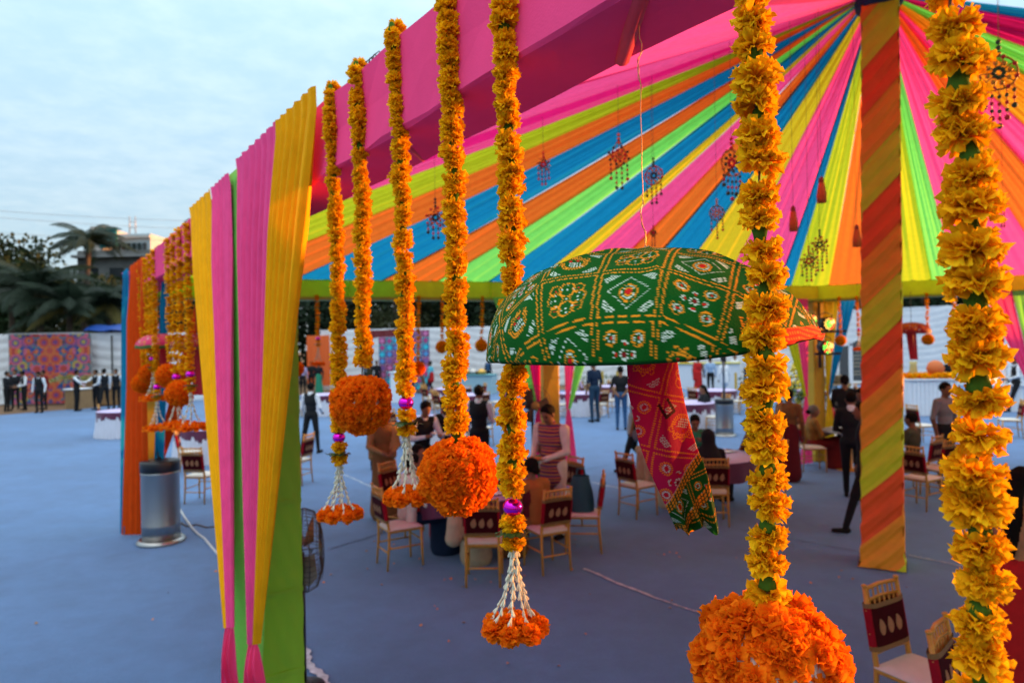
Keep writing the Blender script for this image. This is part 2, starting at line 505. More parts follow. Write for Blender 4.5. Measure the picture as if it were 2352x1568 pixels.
# ---------------------------------------------------------------- tent frame
def tent_frame():
    t = thing('marquee_frame', 'square marquee frame wrapped in pink cloth in front and lime cloth behind', 'marquee', (0, 0, 0))
    pk = mat('cloth_beam_pink', (.98, .080, .255), rough=.85, spec=.06, trans=.12, var=.07, vscale=3, bump=.12, bscale=160)
    # front beam: cloth box with a slightly slack lower edge
    cs = []
    nS = 80
    ya, yb = -1.6, YC1
    def ring(i):
        Y = ya + (yb - ya) * i / nS
        s = Y * 1.22
        w1 = .008 * math.sin(s * 9) + .006 * math.sin(s * 23)
        return [beamP(Y, BT + w1 * .6, 0.004 * math.sin(s * 14)), beamP(Y, BT - .16, .008 * math.sin(s * 5.2) - .006), beamP(Y, BB + .01 + w1 * .4, .004 * math.sin(s * 11)), beamP(Y, BB + .004 * math.sin(s * 6), -.012),
                beamP(Y, BB + .006 * math.sin(s * 4.3), -BW * .5), beamP(Y, BB + .004 * math.sin(s * 7), -BW + .012), beamP(Y, BB + .012, -BW), beamP(Y, BT, -BW), beamP(Y, BT + .01, -BW * .5)]
    mb = MB(); vs = []; fs = []
    for i in range(nS + 1):
        vs += ring(i)
    for i in range(nS):
        for j in range(9):
            j2 = (j + 1) % 9
            fs.append([i * 9 + j, i * 9 + j2, (i + 1) * 9 + j2, (i + 1) * 9 + j])
    mb.add(vs, fs, False)
    o = mb.build('front_beam', pk, t); o['label'] = 'pink cloth covered box beam'
    # stitched joins and wire ends along the top, struts and a sunlit strip under the soffit
    mb = MB()
    for Y in (1.62, 2.1, 2.62, 3.0, 5.9, 7.4):
        for k in range(3):
            p = beamP(Y + .03 * k, BT, -.02)
            mb.tube([p, p + Vector((.01, .0, .04)), p + Vector((.03, .01, .06)), p + Vector((.045, .01, .03))], .003, 5)
    mb.build('tie_wire', mat('wire_dark', (.05, .045, .04), rough=.5, metal=.6), t)
    for Y, dY, w_ in ((1.44, .26, .045), (2.45, .2, .03), (3.3, .2, .03), (4.4, .2, .03), (5.8, .2, .03)):  # first bar: sunlight on the soffit put into shape and red colour
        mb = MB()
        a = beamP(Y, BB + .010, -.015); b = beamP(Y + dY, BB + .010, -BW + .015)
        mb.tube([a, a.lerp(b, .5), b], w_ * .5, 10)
        so = mb.build('soffit_strut_sun_strip', mat('cloth_strut_sun_red', (.88, .07, .12), rough=.6, trans=.2), t)
    # far beams in lime and amber panels, each with a lower rail
    lime = [mat('panel_green', (.46, .74, .04), rough=.6, trans=.5, var=.08), mat('panel_lime', (.62, .70, .04), rough=.6, trans=.5, var=.08), mat('panel_yellow', (.78, .64, .03), rough=.6, trans=.5, var=.08), mat('panel_amber', (.80, .48, .03), rough=.6, trans=.5, var=.08)]
    rail = mat('rail_olive', (.28, .38, .03), rough=.6)
    for a, b, key in ((C1, C2, 0), (C2, C3, 1), (C3, C4, 1), (C4, C0, 1)):
        if key and a is not C2:
            n = 6
        else:
            n = max(1, round((b - a).length / .78))
        d = (b - a) / n; ln = d.length; rz = math.atan2(d.y, d.x)
        for i in range(n):
            c = a + d * (i + .5)
            tt = (i + .5) / n
            mi = (0 if tt < .32 else (1 if tt < .5 else (1 if i % 3 else 2))) if not key else (1 if tt < .2 else (2 if tt < .3 else 3))
            mb = MB(); mb.box((c.x, c.y, (BT + BB) / 2 - .01), (ln - .012, .26, BT - BB - .05), rz, .012)
            mb.build('beam_panel', lime[mi], t)
        c = (a + b) / 2
        mb = MB(); mb.box((c.x, c.y, BB + .0), ((b - a).length, .30, .05), rz, .01)
        mb.build('beam_rail', rail, t)
    # posts
    ylw = mat('post_yellow', (.62, .42, .02), rough=.6, var=.08, trans=.1)
    for p, s in ((C1 + Vector((.25, .1, 0)), .26), (Vector((.62, 11.92, 0)), .30), (C2 + Vector((-.05, .0, 0)), .28), (C2.lerp(C3, .5), .28)):
        mb = MB(); mb.box((p.x, p.y, BB / 2), (s, s, BB), .35, .02)
        for z in (.9, 1.9, 2.8):
            mb.box((p.x, p.y, z), (s + .012, s + .012, .03), .35)
        mb.build('post', ylw, t)
    return t
frame = tent_frame()
MID = C1.lerp(C2, .5)

# near post, sheer green cloth stretched round a truss
def near_post():
    Y = beamY(566, 420) + .10
    c = beamP(Y, 0, -.15)
    t = thing('cloth_wrapped_post', 'square post in stretched light green cloth beside the pedestal fan', 'post', c)
    rz = math.atan2(BD.y, BD.x)
    g = mat('post_green', (.34, .62, .03), rough=.55, trans=.35, var=.10, vscale=3, bump=.25, bscale=60, stretch=(1, 1, .25))
    mb = MB()
    S = .138
    co, si = math.cos(rz), math.sin(rz)
    def fn(u, v):
        q = u * 4; k = int(q) % 4; f = q - int(q)
        cs = [(-1, -1), (1, -1), (1, 1), (-1, 1)]
        a, b = cs[k], cs[(k + 1) % 4]
        x = (a[0] + (b[0] - a[0]) * f); y = (a[1] + (b[1] - a[1]) * f)
        z = v * BB
        pin = 1 - .05 * (math.sin(PI * f) ** 2) * (1 + .3 * math.sin(z * 4)) + .012 * math.sin((z * 3.0 + f * 2.2) * 8)
        x *= S * pin; y *= S * pin
        # slight lean towards the camera side at the foot, as the cloth is pulled tight
        return (x * co - y * si, x * si + y * co, z)
    mb.sm = False
    mb.grid(fn, 64, 160, wrap=True)
    mb.build('cloth_sleeve', g, t)
    mb = MB(); dk = mat('truss_shadow', (.25, .3, .12), rough=.5, metal=.3)
    for z in (.5, 1.0, 1.55, 2.1, 2.6):
        mb = MB(); mb.box((0, 0, z), (2 * S + .004, 2 * S + .004, .028), rz); mb.build('truss_ring', g, t)
    return t
near_post()

# ---------------------------------------------------------------- wrapped centre pole
def wrapped_pole():
    t = thing('wrapped_pole', 'thick centre pole wound with orange, amber and lime cloth bands', 'pole', POLE)
    S = .165; rz = R(60)
    co, si = math.cos(rz), math.sin(rz)
    mb = MB(); mb.box((-.03, 0, APEX / 2), (2 * S - .05, 2 * S - .05, APEX), rz); mb.build('pole_core', mat('core_olive', (.3, .25, .05), rough=.7), t)
    P = 8 * S
    per = 1.55
    top = APEX - .14
    cols = [mat('band_orange', (.95, .13, .012), rough=.6, trans=.12, bump=.35, bscale=40, var=.07), mat('band_amber', (.95, .40, .015), rough=.6, trans=.12, bump=.35, bscale=40, var=.07), mat('band_lime', (.70, .86, .015), rough=.6, trans=.12, bump=.35, bscale=40, var=.07)]
    cols = [cols[0], cols[2], cols[1]]
    for k in range(3):
        for turn in range(-2, 5):
            z00 = (turn + k / 3.0) * per + .61
            mb = MB(); vs = []; fs = []; NU, NV = 48, 26
            ok = False
            for i in range(NU + 1):
                s = i / NU
                q = s * 4; e = int(q) % 4; f = q - int(q)
                cs = [(-1, -1), (1, -1), (1, 1), (-1, 1)]
                a, b = cs[e], cs[(e + 1) % 4]
                x = a[0] + (b[0] - a[0]) * f; y = a[1] + (b[1] - a[1]) * f
                for j in range(NV + 1):
                    v = j / NV
                    z = z00 + s * per + v * per / 3 * 1.02
                    fold = .008 * math.sin(v * 13 + s * 5 + turn) + .0022 * math.sin(v * 33 - s * 9 + k + 2 * math.sin(s * 9)) + .006 * (1 - v) + .002 * k
                    S2 = S + .004 + fold
                    zz = min(max(z, .012), top + .0)
                    if .02 < z < top:
                        ok = True
                    xx, yy = x * S2, y * S2
                    sl = 1 + max(0, .25 - zz) * .35 + .16 * (1 - zz / APEX)
                    vs.append(((xx * co - yy * si) * sl - .075 * (1 - zz / 5), (xx * si + yy * co) * sl, zz))
            if not ok:
                continue
            for i in range(NU):
                for j in range(NV):
                    fs.append([i * (NV + 1) + j, (i + 1) * (NV + 1) + j, (i + 1) * (NV + 1) + j + 1, i * (NV + 1) + j + 1])
            mb.add(vs, fs, False); mb.build('cloth_band', cols[k], t)
    mb = MB()
    mb.lathe([(.215, APEX - .16), (.24, APEX - .12), (.25, APEX), (.22, APEX + .15)], 16)
    mb.build('top_collar', mat('collar_navy', (.008, .06, .10), rough=.7, bump=.3), t)
    return t
wrapped_pole()

# ---------------------------------------------------------------- roof drapes fanning from the pole
RIM = [C0, C1, C2, C3, C4, C0]
def rim_hit(ax, px, py):
    """point of the rim where the vertical plane through the sight lines of apex and survey point leaves it"""
    # sight-plane through eye, apex and the surveyed point
    e = Vector((0, 0, EYE))
    d1 = (ax - e); d2 = at(px, py, 5.0) - e
    n = d1.cross(d2)
    best = None
    for k in range(5):
        a = RIM[k] + Vector((0, 0, BT)); b = RIM[k + 1] + Vector((0, 0, BT))
        fa, fb = n.dot(a - e), n.dot(b - e)
        if fa * fb <= 0 and fa != fb:
            s = fa / (fa - fb)
            p = a.lerp(b, s)
            # on the proper side: direction from apex image to point image must agree
            if p.y > .15:
                ia = Vector((ax.x / ax.y, (ax.z - EYE) / ax.y)); ip = Vector((p.x / p.y, (p.z - EYE) / p.y)); iq = Vector((d2.x / d2.y, d2.z / d2.y))
                if (ip - ia).dot(iq - ia) > 0:
                    if best is None or k == 1 and False:
                        best = (k, s, p)
    return best
APX = Vector((POLE.x, POLE.y, APEX))
SEQ = [('lime', (1534, 167)), ('orange', (695, 545)), ('blue', (682, 627)), ('orange', (850, 650)), ('green', (981, 650)), ('blue', (1104, 650)), ('yellow', (1203, 650)),
       ('pink', (1264, 650)), ('orange', (1360, 650)), ('blue', (1444, 650)), ('yellow', (1534, 650)), ('pink', (1660, 650)), ('blue', (1783, 655)), ('lime', (1812, 655)), ('orange', (1905, 655)),
       ('lime', (2012, 655)), ('green', (2136, 650)), ('pink', (2205, 645)), ('orange', (2351, 517)), ('pink', (2351, 358)), ('amber', (2351, 276)), ('green', (2351, 160)), ('magenta', (2351, 103)), (None, (2351, 39))]
# (colour, start boundary): each drape runs from its boundary to the next
def rim_len(k, s):
    acc = 0
    for i in range(k):
        acc += (RIM[i + 1] - RIM[i]).length
    return acc + s * (RIM[k + 1] - RIM[k]).length
RIML = [(RIM[i + 1] - RIM[i]).length for i in range(5)]
RTOT = sum(RIML)
def rim_point(q):
    q = q % RTOT
    for i in range(5):
        if q <= RIML[i]:
            return RIM[i].lerp(RIM[i + 1], q / RIML[i])
        q -= RIML[i]
    return RIM[5].copy()
canopy = thing('fan_canopy', 'tent roof of coloured cloth drapes fanning out from the wrapped pole', 'canopy', POLE)
bounds = []
for c, p in SEQ:
    h = rim_hit(APX, *p)
    bounds.append((c, rim_len(h[0], h[1]) if h else None))
b0_ = bounds[0][1]
bounds = [('blue', b0_ - 9.6), ('pink', b0_ - 8.8), ('pink', b0_ - 6.6), ('hot', b0_ - 4.4), ('pink', b0_ - 3.2), ('pink', b0_ - 1.5)] + bounds
print('RIM', [(c, round(b, 2) if b else None) for c, b in bounds])
def drape(q0, q1, colour, k):
    gap = random.choice((-.05, -.04, -.03, -.02, -.01, .022))
    q0 += gap; q1 -= gap
    mb = MB()
    npl = max(2, int((q1 - q0) / .30))
    ph = random.random() * 6
    mid = rim_point((q0 + q1) / 2)
    tang = (rim_point(q1) - rim_point(q0)).normalized()
    def ang_at(q):
        e = rim_point(q); return math.atan2(e.y - POLE.y, e.x - POLE.x)
    g0, g1 = ang_at(q0 - .03), ang_at(q1 + .03)
    if g1 - g0 > PI: g1 -= 2 * PI
    if g1 - g0 < -PI: g1 += 2 * PI
    lift = random.uniform(-.03, .03)
    def fn(u, v):
        e = rim_point(q0 + (q1 - q0) * u)
        inn = (POLE - e).normalized()
        e = e + inn * .10
        e.z = BT - .03
        a2 = g0 + (g1 - g0) * u
        p0 = Vector((POLE.x + math.cos(a2) * .24, POLE.y + math.sin(a2) * .24, APEX - .03 + .02 * math.sin(u * 9)))
        # the width opens towards the rim, folds close up towards the pole
        p = p0.lerp(e, v)
        sag = .30 * v * (1 - v)
        fold = math.sin(u * npl * 2 * PI + ph) * .6 + math.sin(u * npl * 4.7 * PI + ph * 2) * .4
        amp = .026 * (1 - v) ** .6 + .009
        p.z += -sag + lift * math.sin(PI * v) + fold * amp * min(1, 6 * v + .25)
        return (p.x - POLE.x, p.y - POLE.y, p.z)
    mb.grid(fn, npl * 14, 26)
    mb.build('drape', cloth(colour, .55), canopy)
for i in range(len(bounds) - 1):
    c, b0 = bounds[i]; b1 = bounds[i + 1][1]
    if b0 is None or b1 is None:
        continue
    drape(b0, b1, c, i)
# the rest of the fan, over and behind the camera
q = bounds[-1][1]; end = RTOT + bounds[0][1]
cyc = ['blue', 'orange', 'lime', 'pink', 'green', 'blue', 'amber', 'pink', 'orange', 'yellow']
i = 0
openings = (rim_len(3, .12), rim_len(3, .57))      # unseen gap made in the drapes to let the low sun in
while q < end - .3:
    if openings[0] < q < openings[1]:
        q = openings[1]
    wd = min(1.15, end - q)
    if end - q - wd < .5:
        wd = end - q
    drape(q, q + wd, cyc[i % 10] if wd < end - q - .01 else 'blue', i); q += wd; i += 1
def roof_z(x, y):
    d = Vector((x - POLE.x, y - POLE.y, 0)); r = d.length
    d.normalize()
    best = 1e9
    for i in range(5):
        a, b = RIM[i] - POLE, RIM[i + 1] - POLE
        e = b - a
        den = d.x * e.y - d.y * e.x
        if abs(den) < 1e-6:
            continue
        tt = (a.x * e.y - a.y * e.x) / den
        ss = (a.x * d.y - a.y * d.x) / den
        if tt > 0 and -.001 <= ss <= 1.001:
            best = min(best, tt)
    v = min(1, r / best)
    return APEX + (BT - APEX) * v - .30 * v * (1 - v)

# ---------------------------------------------------------------- curtains
def curtain_panel(t, org, colour, top0, top1, bot0, bot1, npl, amp, nrm, bulge=0.0, ease=1.0, trans=.45, nv=36, mid=None):
    mb = MB(); ph = random.random() * 6
    top0, top1, bot0, bot1 = map(Vector, (top0, top1, bot0, bot1))
    nrm = Vector(nrm).normalized()
    def fn(u, v):
        a = top0.lerp(top1, u); b = bot0.lerp(bot1, u)
        s = v ** ease
        p = a.lerp(b, s); p.z = a.z + (b.z - a.z) * v
        u2 = u + .035 * math.sin(u * 5 + ph * 3) + .012 * math.sin(v * 4 + ph)
        fold = math.sin(u2 * npl * 2 * PI + ph) + .45 * math.sin(u2 * npl * 3.7 * PI + ph * 1.7 + v * 1.5)
        loose = .25 + .75 * min(1, v * 5)
        p += nrm * (fold * amp * (1 - .62 * v) * loose + bulge * math.sin(PI * v))
        if v < .015:
            p += nrm * .01
        return p - org
    mb.grid(fn, max(10, int(npl * 10)), nv)
    return mb.build('curtain_panel', cloth(colour, trans) if trans > .1 else mat('curtain_' + colour, COL[colour], rough=.8, trans=trans, var=.08, vscale=9, bump=.25, bscale=260, spec=.08), t)
def flare(t, org, colour, tie, foot0, foot1, nrm, npl=3, amp=.02, w0=.05):
    tie, foot0, foot1 = map(Vector, (tie, foot0, foot1)); d = (foot1 - foot0).normalized()
    mb = MB()
    nrm = Vector(nrm).normalized()
    def fn(u, v):
        a = tie + d * (u - .5) * w0
        b = foot0.lerp(foot1, u)
        p = a.lerp(b, v ** .7); p.z = tie.z + (b.z - tie.z) * v
        p += nrm * (amp * math.sin(u * npl * 2 * PI) * (.4 + v) + .07 * math.sin(PI * min(1, v * 1.3)) * math.sin(PI * u))
        return p - org
    mb.grid(fn, 30, 20)
    return mb.build('curtain_tail', cloth(colour), t)
def near_curtain():
    Ys = {x: beamYo(x, y, .06 if x > 535 else .035) - (.06 if x > 535 else .035) * BN.y for x, y in ((440, 497), (487, 460), (531, 425), (541, 410), (527, 428), (549, 404), (641, 325), (728, 258))}
    off = .035
    org = beamP(Ys[541], 0, off)
    t = thing('curtain', 'yellow and pink curtain gathered at the near green post', 'curtain', org)
    tz = BT + .035
    def T(x, o_=off):
        return beamP(Ys[x], tz, o_)
    yp = beamY(590, 420)
    dp = 3.86
    tl = at(527, 1440, dp); tr = at(581, 1478, dp - .05)
    e = Vector((.02, 0, 0))
    curtain_panel(t, org, 'yellow2', T(440), T(487), tl - e * 1.3, tl - e * .4, 5, .026, BN, trans=.08)
    curtain_panel(t, org, 'pink', T(487), T(527), tl - e * .4, tl + e * .9, 5, .022, BN, trans=.08)
    curtain_panel(t, org, 'pink', T(549, .06), T(641, .06), tr - e * 1.2, tr + e * .4, 6, .028, BN, trans=.08)
    curtain_panel(t, org, 'yellow2', T(641, .06), T(728, .06), tr + e * .2, tr + e * 1.5, 6, .028, BN, trans=.08)
    # narrow light green strip between the two halves
    curtain_panel(t, org, 'green', beamP(Ys[487], tz, .012), beamP(Ys[641], tz, .012), at(520, 1575, dp + .10), at(600, 1575, dp + .10), 2, .006, BN, trans=.35)
    flare(t, org, 'pink', tl, at(508, 1600, dp - .03) * 1.0, at(548, 1600, dp - .03), (0, -1, 0))
    flare(t, org, 'pink', tr, at(556, 1612, dp - .1), at(618, 1612, dp - .1), (0, -1, 0))
    # bunched pink cloth and green ends along the top
    mb = MB()
    pts = [beamP(beamY(x, y), tz + dz, .07) for x, y, dz in ((541, 430, -.10), (545, 405, .0), (560, 385, .05), (575, 375, .06), (592, 355, .05), (615, 338, .045), (640, 322, .04))]
    mb.tube(pts, [.02, .045, .05, .04, .045, .035, .015], 10)
    mb.tube([p + Vector((0, 0, .03)) for p in pts[1:5]], [.01, .03, .028, .012], 8)
    mb.build('cloth_knot', cloth('magenta'), t)
    mb = MB()
    pts = [beamP(beamY(x, y), tz + .03, .05) for x, y in ((497, 455), (515, 435), (533, 420))]
    mb.tube(pts, [.012, .03, .015], 8)
    pts = [beamP(beamY(x, y), tz + .035, .03) for x, y in ((712, 262), (722, 250), (732, 243))]
    mb.tube(pts, [.012, .026, .015], 8)
    mb.build('cloth_end', cloth('green'), t)
    return t
COL['redorange'] = (.85, .085, .006)
COL['yellow2'] = (.97, .43, .005)
near_curtain()
def corner_curtain():
    Y0, Y1, Y2 = beamY(296, 628), beamY(307, 615), beamY(318, 603)
    org = beamP(Y1, 0, .1)
    t = thing('curtain', 'blue and orange curtain falling to the carpet behind the steel heater', 'curtain', org)
    tz = BT - .0
    zf = Y1 + .45
    curtain_panel(t, org, 'pink', beamP(Y0 + .25, tz, .05), beamP(Y0 + .1, tz, .05), at(304, 700, zf + .4), at(309, 700, zf + .4), 1, .01, BN)
    curtain_panel(t, org, 'blue', beamP(Y0 + .1, tz, .05), beamP(Y1, tz, .05), at(277, 1224, zf), at(292, 1226, zf), 2, .02, BN)
    curtain_panel(t, org, 'redorange', beamP(Y1, tz, .04), beamP(Y2 - .55, tz, .02), at(280, 1227, zf + .0), at(338, 1226, zf + .0), 4, .045, BN, trans=.2)
    curtain_panel(t, org, 'blue', beamP(Y2 - 1.1, tz, -.1), beamP(Y2 - 1.4, tz, -.1), at(350, 1180, zf + .25), at(372, 1180, zf + .25), 2, .02, BN)
    curtain_panel(t, org, 'redorange', beamP(beamY(395, 560), tz - .05, -.35), beamP(beamY(462, 510), tz - .05, -.35), at(352, 1060, zf + .45), at(372, 1062, zf + .45), 5, .03, BN)
    flare(t, org, 'redorange', at(362, 1060, zf + .45), at(335, 1180, zf + .4), at(378, 1180, zf + .4), (0, -1, 0))
    return t
corner_curtain()
FD = (C2 - C1).normalized(); FN = Vector((FD.y, -FD.x, 0))
def far_curtain(c, left, right, tie_z, label, d=FD, nrm=None):
    nrm = FN if nrm is None else nrm
    org = Vector((c.x, c.y, 0))
    t = thing('curtain', label, 'curtain', org)
    f = nrm * .2
    def T(o_):
        return c + d * o_ + f + Vector((0, 0, BB + .02))
    tl = c - d * .28 + f + Vector((0, 0, tie_z)); tr = c + d * .28 + f + Vector((0, 0, tie_z))
    e = d * .04
    n = len(left)
    for i, cc in enumerate(left):
        a0 = -1.05 + .85 * i / n * 1.0; a1 = -1.05 + .85 * (i + 1) / n
        curtain_panel(t, org, cc, T(a0), T(a1), tl - e + e * 2 * i / n, tl - e + e * 2 * (i + 1) / n, 3, .022, nrm)
    n = len(right)
    for i, cc in enumerate(right):
        a0 = .2 + .85 * i / n; a1 = .2 + .85 * (i + 1) / n
        curtain_panel(t, org, cc, T(a0), T(a1), tr - e + e * 2 * i / n, tr - e + e * 2 * (i + 1) / n, 3, .022, nrm)
    if left:
        flare(t, org, left[-1], tl, tl - d * .18 - Vector((0, 0, tie_z - .02)), tl + d * .14 - Vector((0, 0, tie_z - .02)), nrm)
    if right:
        flare(t, org, right[0], tr, tr - d * .14 - Vector((0, 0, tie_z - .02)), tr + d * .18 - Vector((0, 0, tie_z - .02)), nrm)
    return t
far_curtain(Vector((.62, 11.9, 0)), ['green', 'hot'], ['pink', 'green'], 1.35, 'green and pink curtain on the yellow post behind the waiter in the striped waistcoat')
far_curtain(C2 + Vector((-.2, -.1, 0)), ['lime', 'pink'], ['yellow', 'blue'], 1.35, 'yellow and blue curtain on the far corner post beside the stage lights')
c3 = C2.lerp(C3, .5)
D2 = (C3 - C2).normalized()
far_curtain(at(2420, 700, 12.0).to_2d().to_3d(), ['pink', 'green'], ['orange'], 1.35, 'pink curtain on the last far post at the right', d=D2, nrm=Vector((D2.y, -D2.x, 0)))
# ---------------------------------------------------------------- marigolds
m_yel = mat('petal_yellow', (.86, .43, .012), rough=.75, trans=.42, attr=True, spec=.08)
m_org = mat('petal_orange', (.90, .20, .006), rough=.75, trans=.45, attr=True, spec=.08)
m_leaf = mat('leaf_green', (.025, .075, .015), rough=.45, trans=.15, var=.25, vscale=30)
m_calyx = mat('calyx_green', (.05, .12, .012), rough=.85, var=.3, vscale=60, spec=.05)
m_thread = mat('thread', (.10, .08, .05), rough=.8)
m_bud = mat('bud_cream', (.80, .77, .60), rough=.5, trans=.25, var=.08, vscale=40)
m_bead = mat('bead_magenta', (.75, .01, .55), rough=.16, metal=.9)
def petal_arrays(rng, rows, nu, nv, base_col, tip_col, jitter):
    """rows: (count, elevation deg, length, width, start radius, start height)"""
    V, Q, K = [], [], []
    off = 0
    u = np.linspace(-1, 1, nu + 1); v = np.linspace(0, 1, nv + 1)
    U, W = np.meshgrid(u, v)
    q = grid_quads(nu, nv)
    for cnt, el, ln, wd, r0, z0 in rows:
        for k in range(cnt):
            a = 2 * PI * (k + rng.uniform(-.35, .35)) / cnt + rng.uniform(0, .5)
            e = math.radians(el + rng.uniform(-16, 16)); l = ln * rng.uniform(.78, 1.15); wdt = wd * rng.uniform(.75, 1.2)
            prof = .22 + .78 * np.sin(np.clip(W * 1.15, 0, 1) * PI / 2)
            tipc = (1 - .16 * (W ** 3) * (np.abs(U) ** 2.2) - .10 * (W ** 3) * (.5 + .5 * np.cos(U * rng.uniform(4, 8) + rng.uniform(0, 6))))
            x = U * wdt * .5 * prof
            curl = rng.uniform(-1.1, 1.0)
            # arc in the radial plane
            th = e + curl * W * .9
            dl = l / nv
            rr = r0 + np.cumsum(np.cos(th) * dl, 0) - np.cos(th[0]) * dl
            zz = z0 + np.cumsum(np.sin(th) * dl, 0) - np.sin(th[0]) * dl
            ph = rng.uniform(0, 6.28)
            rr = r0 + (rr - r0) * tipc; zz = z0 + (zz - z0) * tipc
            ruf = (W ** 1.5) * l * .14 * (np.sin(U * rng.uniform(2.6, 4.6) + ph) + .5 * np.sin(U * rng.uniform(6, 9) + ph * 2))
            cup = -.25 * wdt * (U ** 2) * rng.uniform(-.6, 1.0)
            rr2 = rr - np.sin(th) * (ruf + cup) + (W ** 3) * l * .05 * np.cos(U * 7 + ph)
            zz2 = zz + np.cos(th) * (ruf + cup)
            X = rr2 * math.cos(a) - x * math.sin(a); Y = rr2 * math.sin(a) + x * math.cos(a)
            V.append(np.stack([X, Y, zz2], -1).reshape(-1, 3))
            Q.append(q + off); off += (nu + 1) * (nv + 1)
            t = rng.uniform(0, 1) * jitter
            bc = np.array(base_col) * (1 + rng.uniform(-.10, .10)); tcx = np.array(tip_col) * (1 + rng.uniform(-.12, .12))
            tcx = tcx * (1 - t) + bc * t
            m = np.clip(W * 1.3, 0, 1)[..., None]
            K.append((bc * (1 - m) + tcx * m).reshape(-1, 3))
    return np.concatenate(V), np.concatenate(Q), np.concatenate(K)
YB, YT = (.90, .33, .003), (1.0, .60, .008)
OB, OT = (.92, .14, .003), (1.0, .26, .006)
ROWS_Y = [(20, -20, .034, .0195, .004, .000), (22, -2, .036, .019, .004, .003), (22, 12, .035, .018, .004, .005), (20, 27, .032, .017, .004, .007), (17, 42, .027, .015, .003, .008), (13, 58, .023, .013, .002, .009), (9, 76, .019, .011, .001, .010)]
ROWS_O = [(13, -8, .026, .017, .004, .000), (13, 14, .026, .016, .004, .002), (12, 34, .024, .015, .003, .004), (10, 54, .021, .013, .002, .005), (8, 72, .018, .011, .001, .006), (4, 85, .016, .009, .001, .006)]
FLY, FLO, FLYS = [], [], []
for i in range(5):
    rng = np.random.default_rng(100 + i)
    FLY.append(np_mesh('flower', *petal_arrays(rng, ROWS_Y, 4, 4, YB, YT, .6)[:2], m_yel, None)) if False else None
    v, q, k = petal_arrays(rng, ROWS_Y, 6, 4, YB, YT, .6)
    # green calyx under the bloom
    FLY.append(np_mesh('flower', v, q, m_yel, k))
    v, q, k = petal_arrays(rng, ROWS_O, 3, 3, OB, OT, .5)
    FLO.append(np_mesh('flower', v, q, m_org, k))
LOW = []
for i in range(3):
    rng = np.random.default_rng(200 + i)
    LOW.append(petal_arrays(rng, [(11, -8, .040, .030, .003, 0), (10, 22, .036, .028, .003, .006), (7, 55, .028, .022, .002, .010)], 2, 2, YB, YT, .6))
LOWO = []
for i in range(3):
    rng = np.random.default_rng(300 + i)
    LOWO.append(petal_arrays(rng, [(10, -6, .030, .022, .003, 0), (9, 26, .027, .020, .003, .003), (6, 60, .022, .016, .002, .005)], 2, 2, OB, OT, .5))
cal = MB(); cal.lathe([(.001, -.022), (.006, -.020), (.0085, -.008), (.011, .002), (.004, .006)], 10)
CALYX = cal.mesh('calyx', m_calyx)
def rot_to(d, spin):
    return Vector(d).to_track_quat('Z', 'Y').to_matrix() @ Matrix.Rotation(spin, 3, 'Z')
def place(me, name, parent, p, rm, s):
    o = mesh_obj(name, me, parent)
    o.matrix_local = Matrix.Translation(p) @ rm.to_4x4() @ Matrix.Scale(s, 4)
    return o
def strand_path(top, bottom, k, sway, wob=.006):
    pts = []
    for i in range(k):
        v = i / (k - 1)
        p = top.lerp(bottom, v)
        p += Vector((sway * math.sin(PI * v) + random.uniform(-wob, wob), random.uniform(-wob, wob), 0))
        pts.append(p)
    return pts
def flower_ball(t, c, r, fs=1.0, patch=None):
    mb = MB(); mb.ball((0, 0, 0), r * .86, 20, 12)
    core = mb.build('foam_core', mat('foam', (.55, .52, .48), rough=.9, bump=.5, bscale=60), t); core.location = c
    n = int(4 * PI * r * r / (.030 * fs) ** 2 * .80)
    ga = PI * (3 - math.sqrt(5))
    for i in range(n):
        z = 1 - 2 * (i + .5) / n; a = i * ga + random.uniform(-.1, .1)
        rr = math.sqrt(1 - z * z)
        d = Vector((rr * math.cos(a), rr * math.sin(a), z)) + Vector((random.uniform(-.1, .1), random.uniform(-.1, .1), random.uniform(-.1, .1)))
        d.normalize()
        if patch is not None and d.dot(patch) > .94:
            continue
        if d.z > .97:
            continue
        s = fs * random.uniform(.95, 1.35)
        place(FLO[i % 5], 'flower', t, c + d * (r * .82 + random.uniform(-.004, .006) + .005 * math.sin(d.x * 5 + 1) * math.sin(d.z * 6 + d.y * 4)), rot_to(d + Vector((random.uniform(-.3, .3), random.uniform(-.3, .3), random.uniform(-.3, .3))), random.random() * 6), s)
def bud_strand(t, a, b, n, droop, buds=True, sc_=1.0):
    mb = MB()
    pts = []
    for i in range(n * 2 + 1):
        v = i / (n * 2)
        p = a.lerp(b, v)
        h = (b - a); h.z = 0
        p -= h * (.32 * math.sin(PI * v)) * droop
        pts.append(p)
    mb.tube(pts, [.0018 * sc_] * len(pts), 5)
    for i in range(n):
        p = pts[i * 2]; q = pts[min(i * 2 + 2, len(pts) - 1)]
        d = (q - p).normalized()
        for k in range(2):
            sp = Vector((random.uniform(-1, 1), random.uniform(-1, 1), random.uniform(-.2, .5))).normalized() * .45
            m = p + d * .002 + (d).normalized() * .0
            e = m + (d + sp * .7).normalized() * .024 * sc_ + sp * .002
            mid = m.lerp(e, .5)
            mb.tube([m, mid, m.lerp(e, .82), e], [.0017 * sc_, .0026 * sc_, .0036 * sc_, .0008 * sc_], 6)
    return mb.build('bud_strand', m_bud, t)
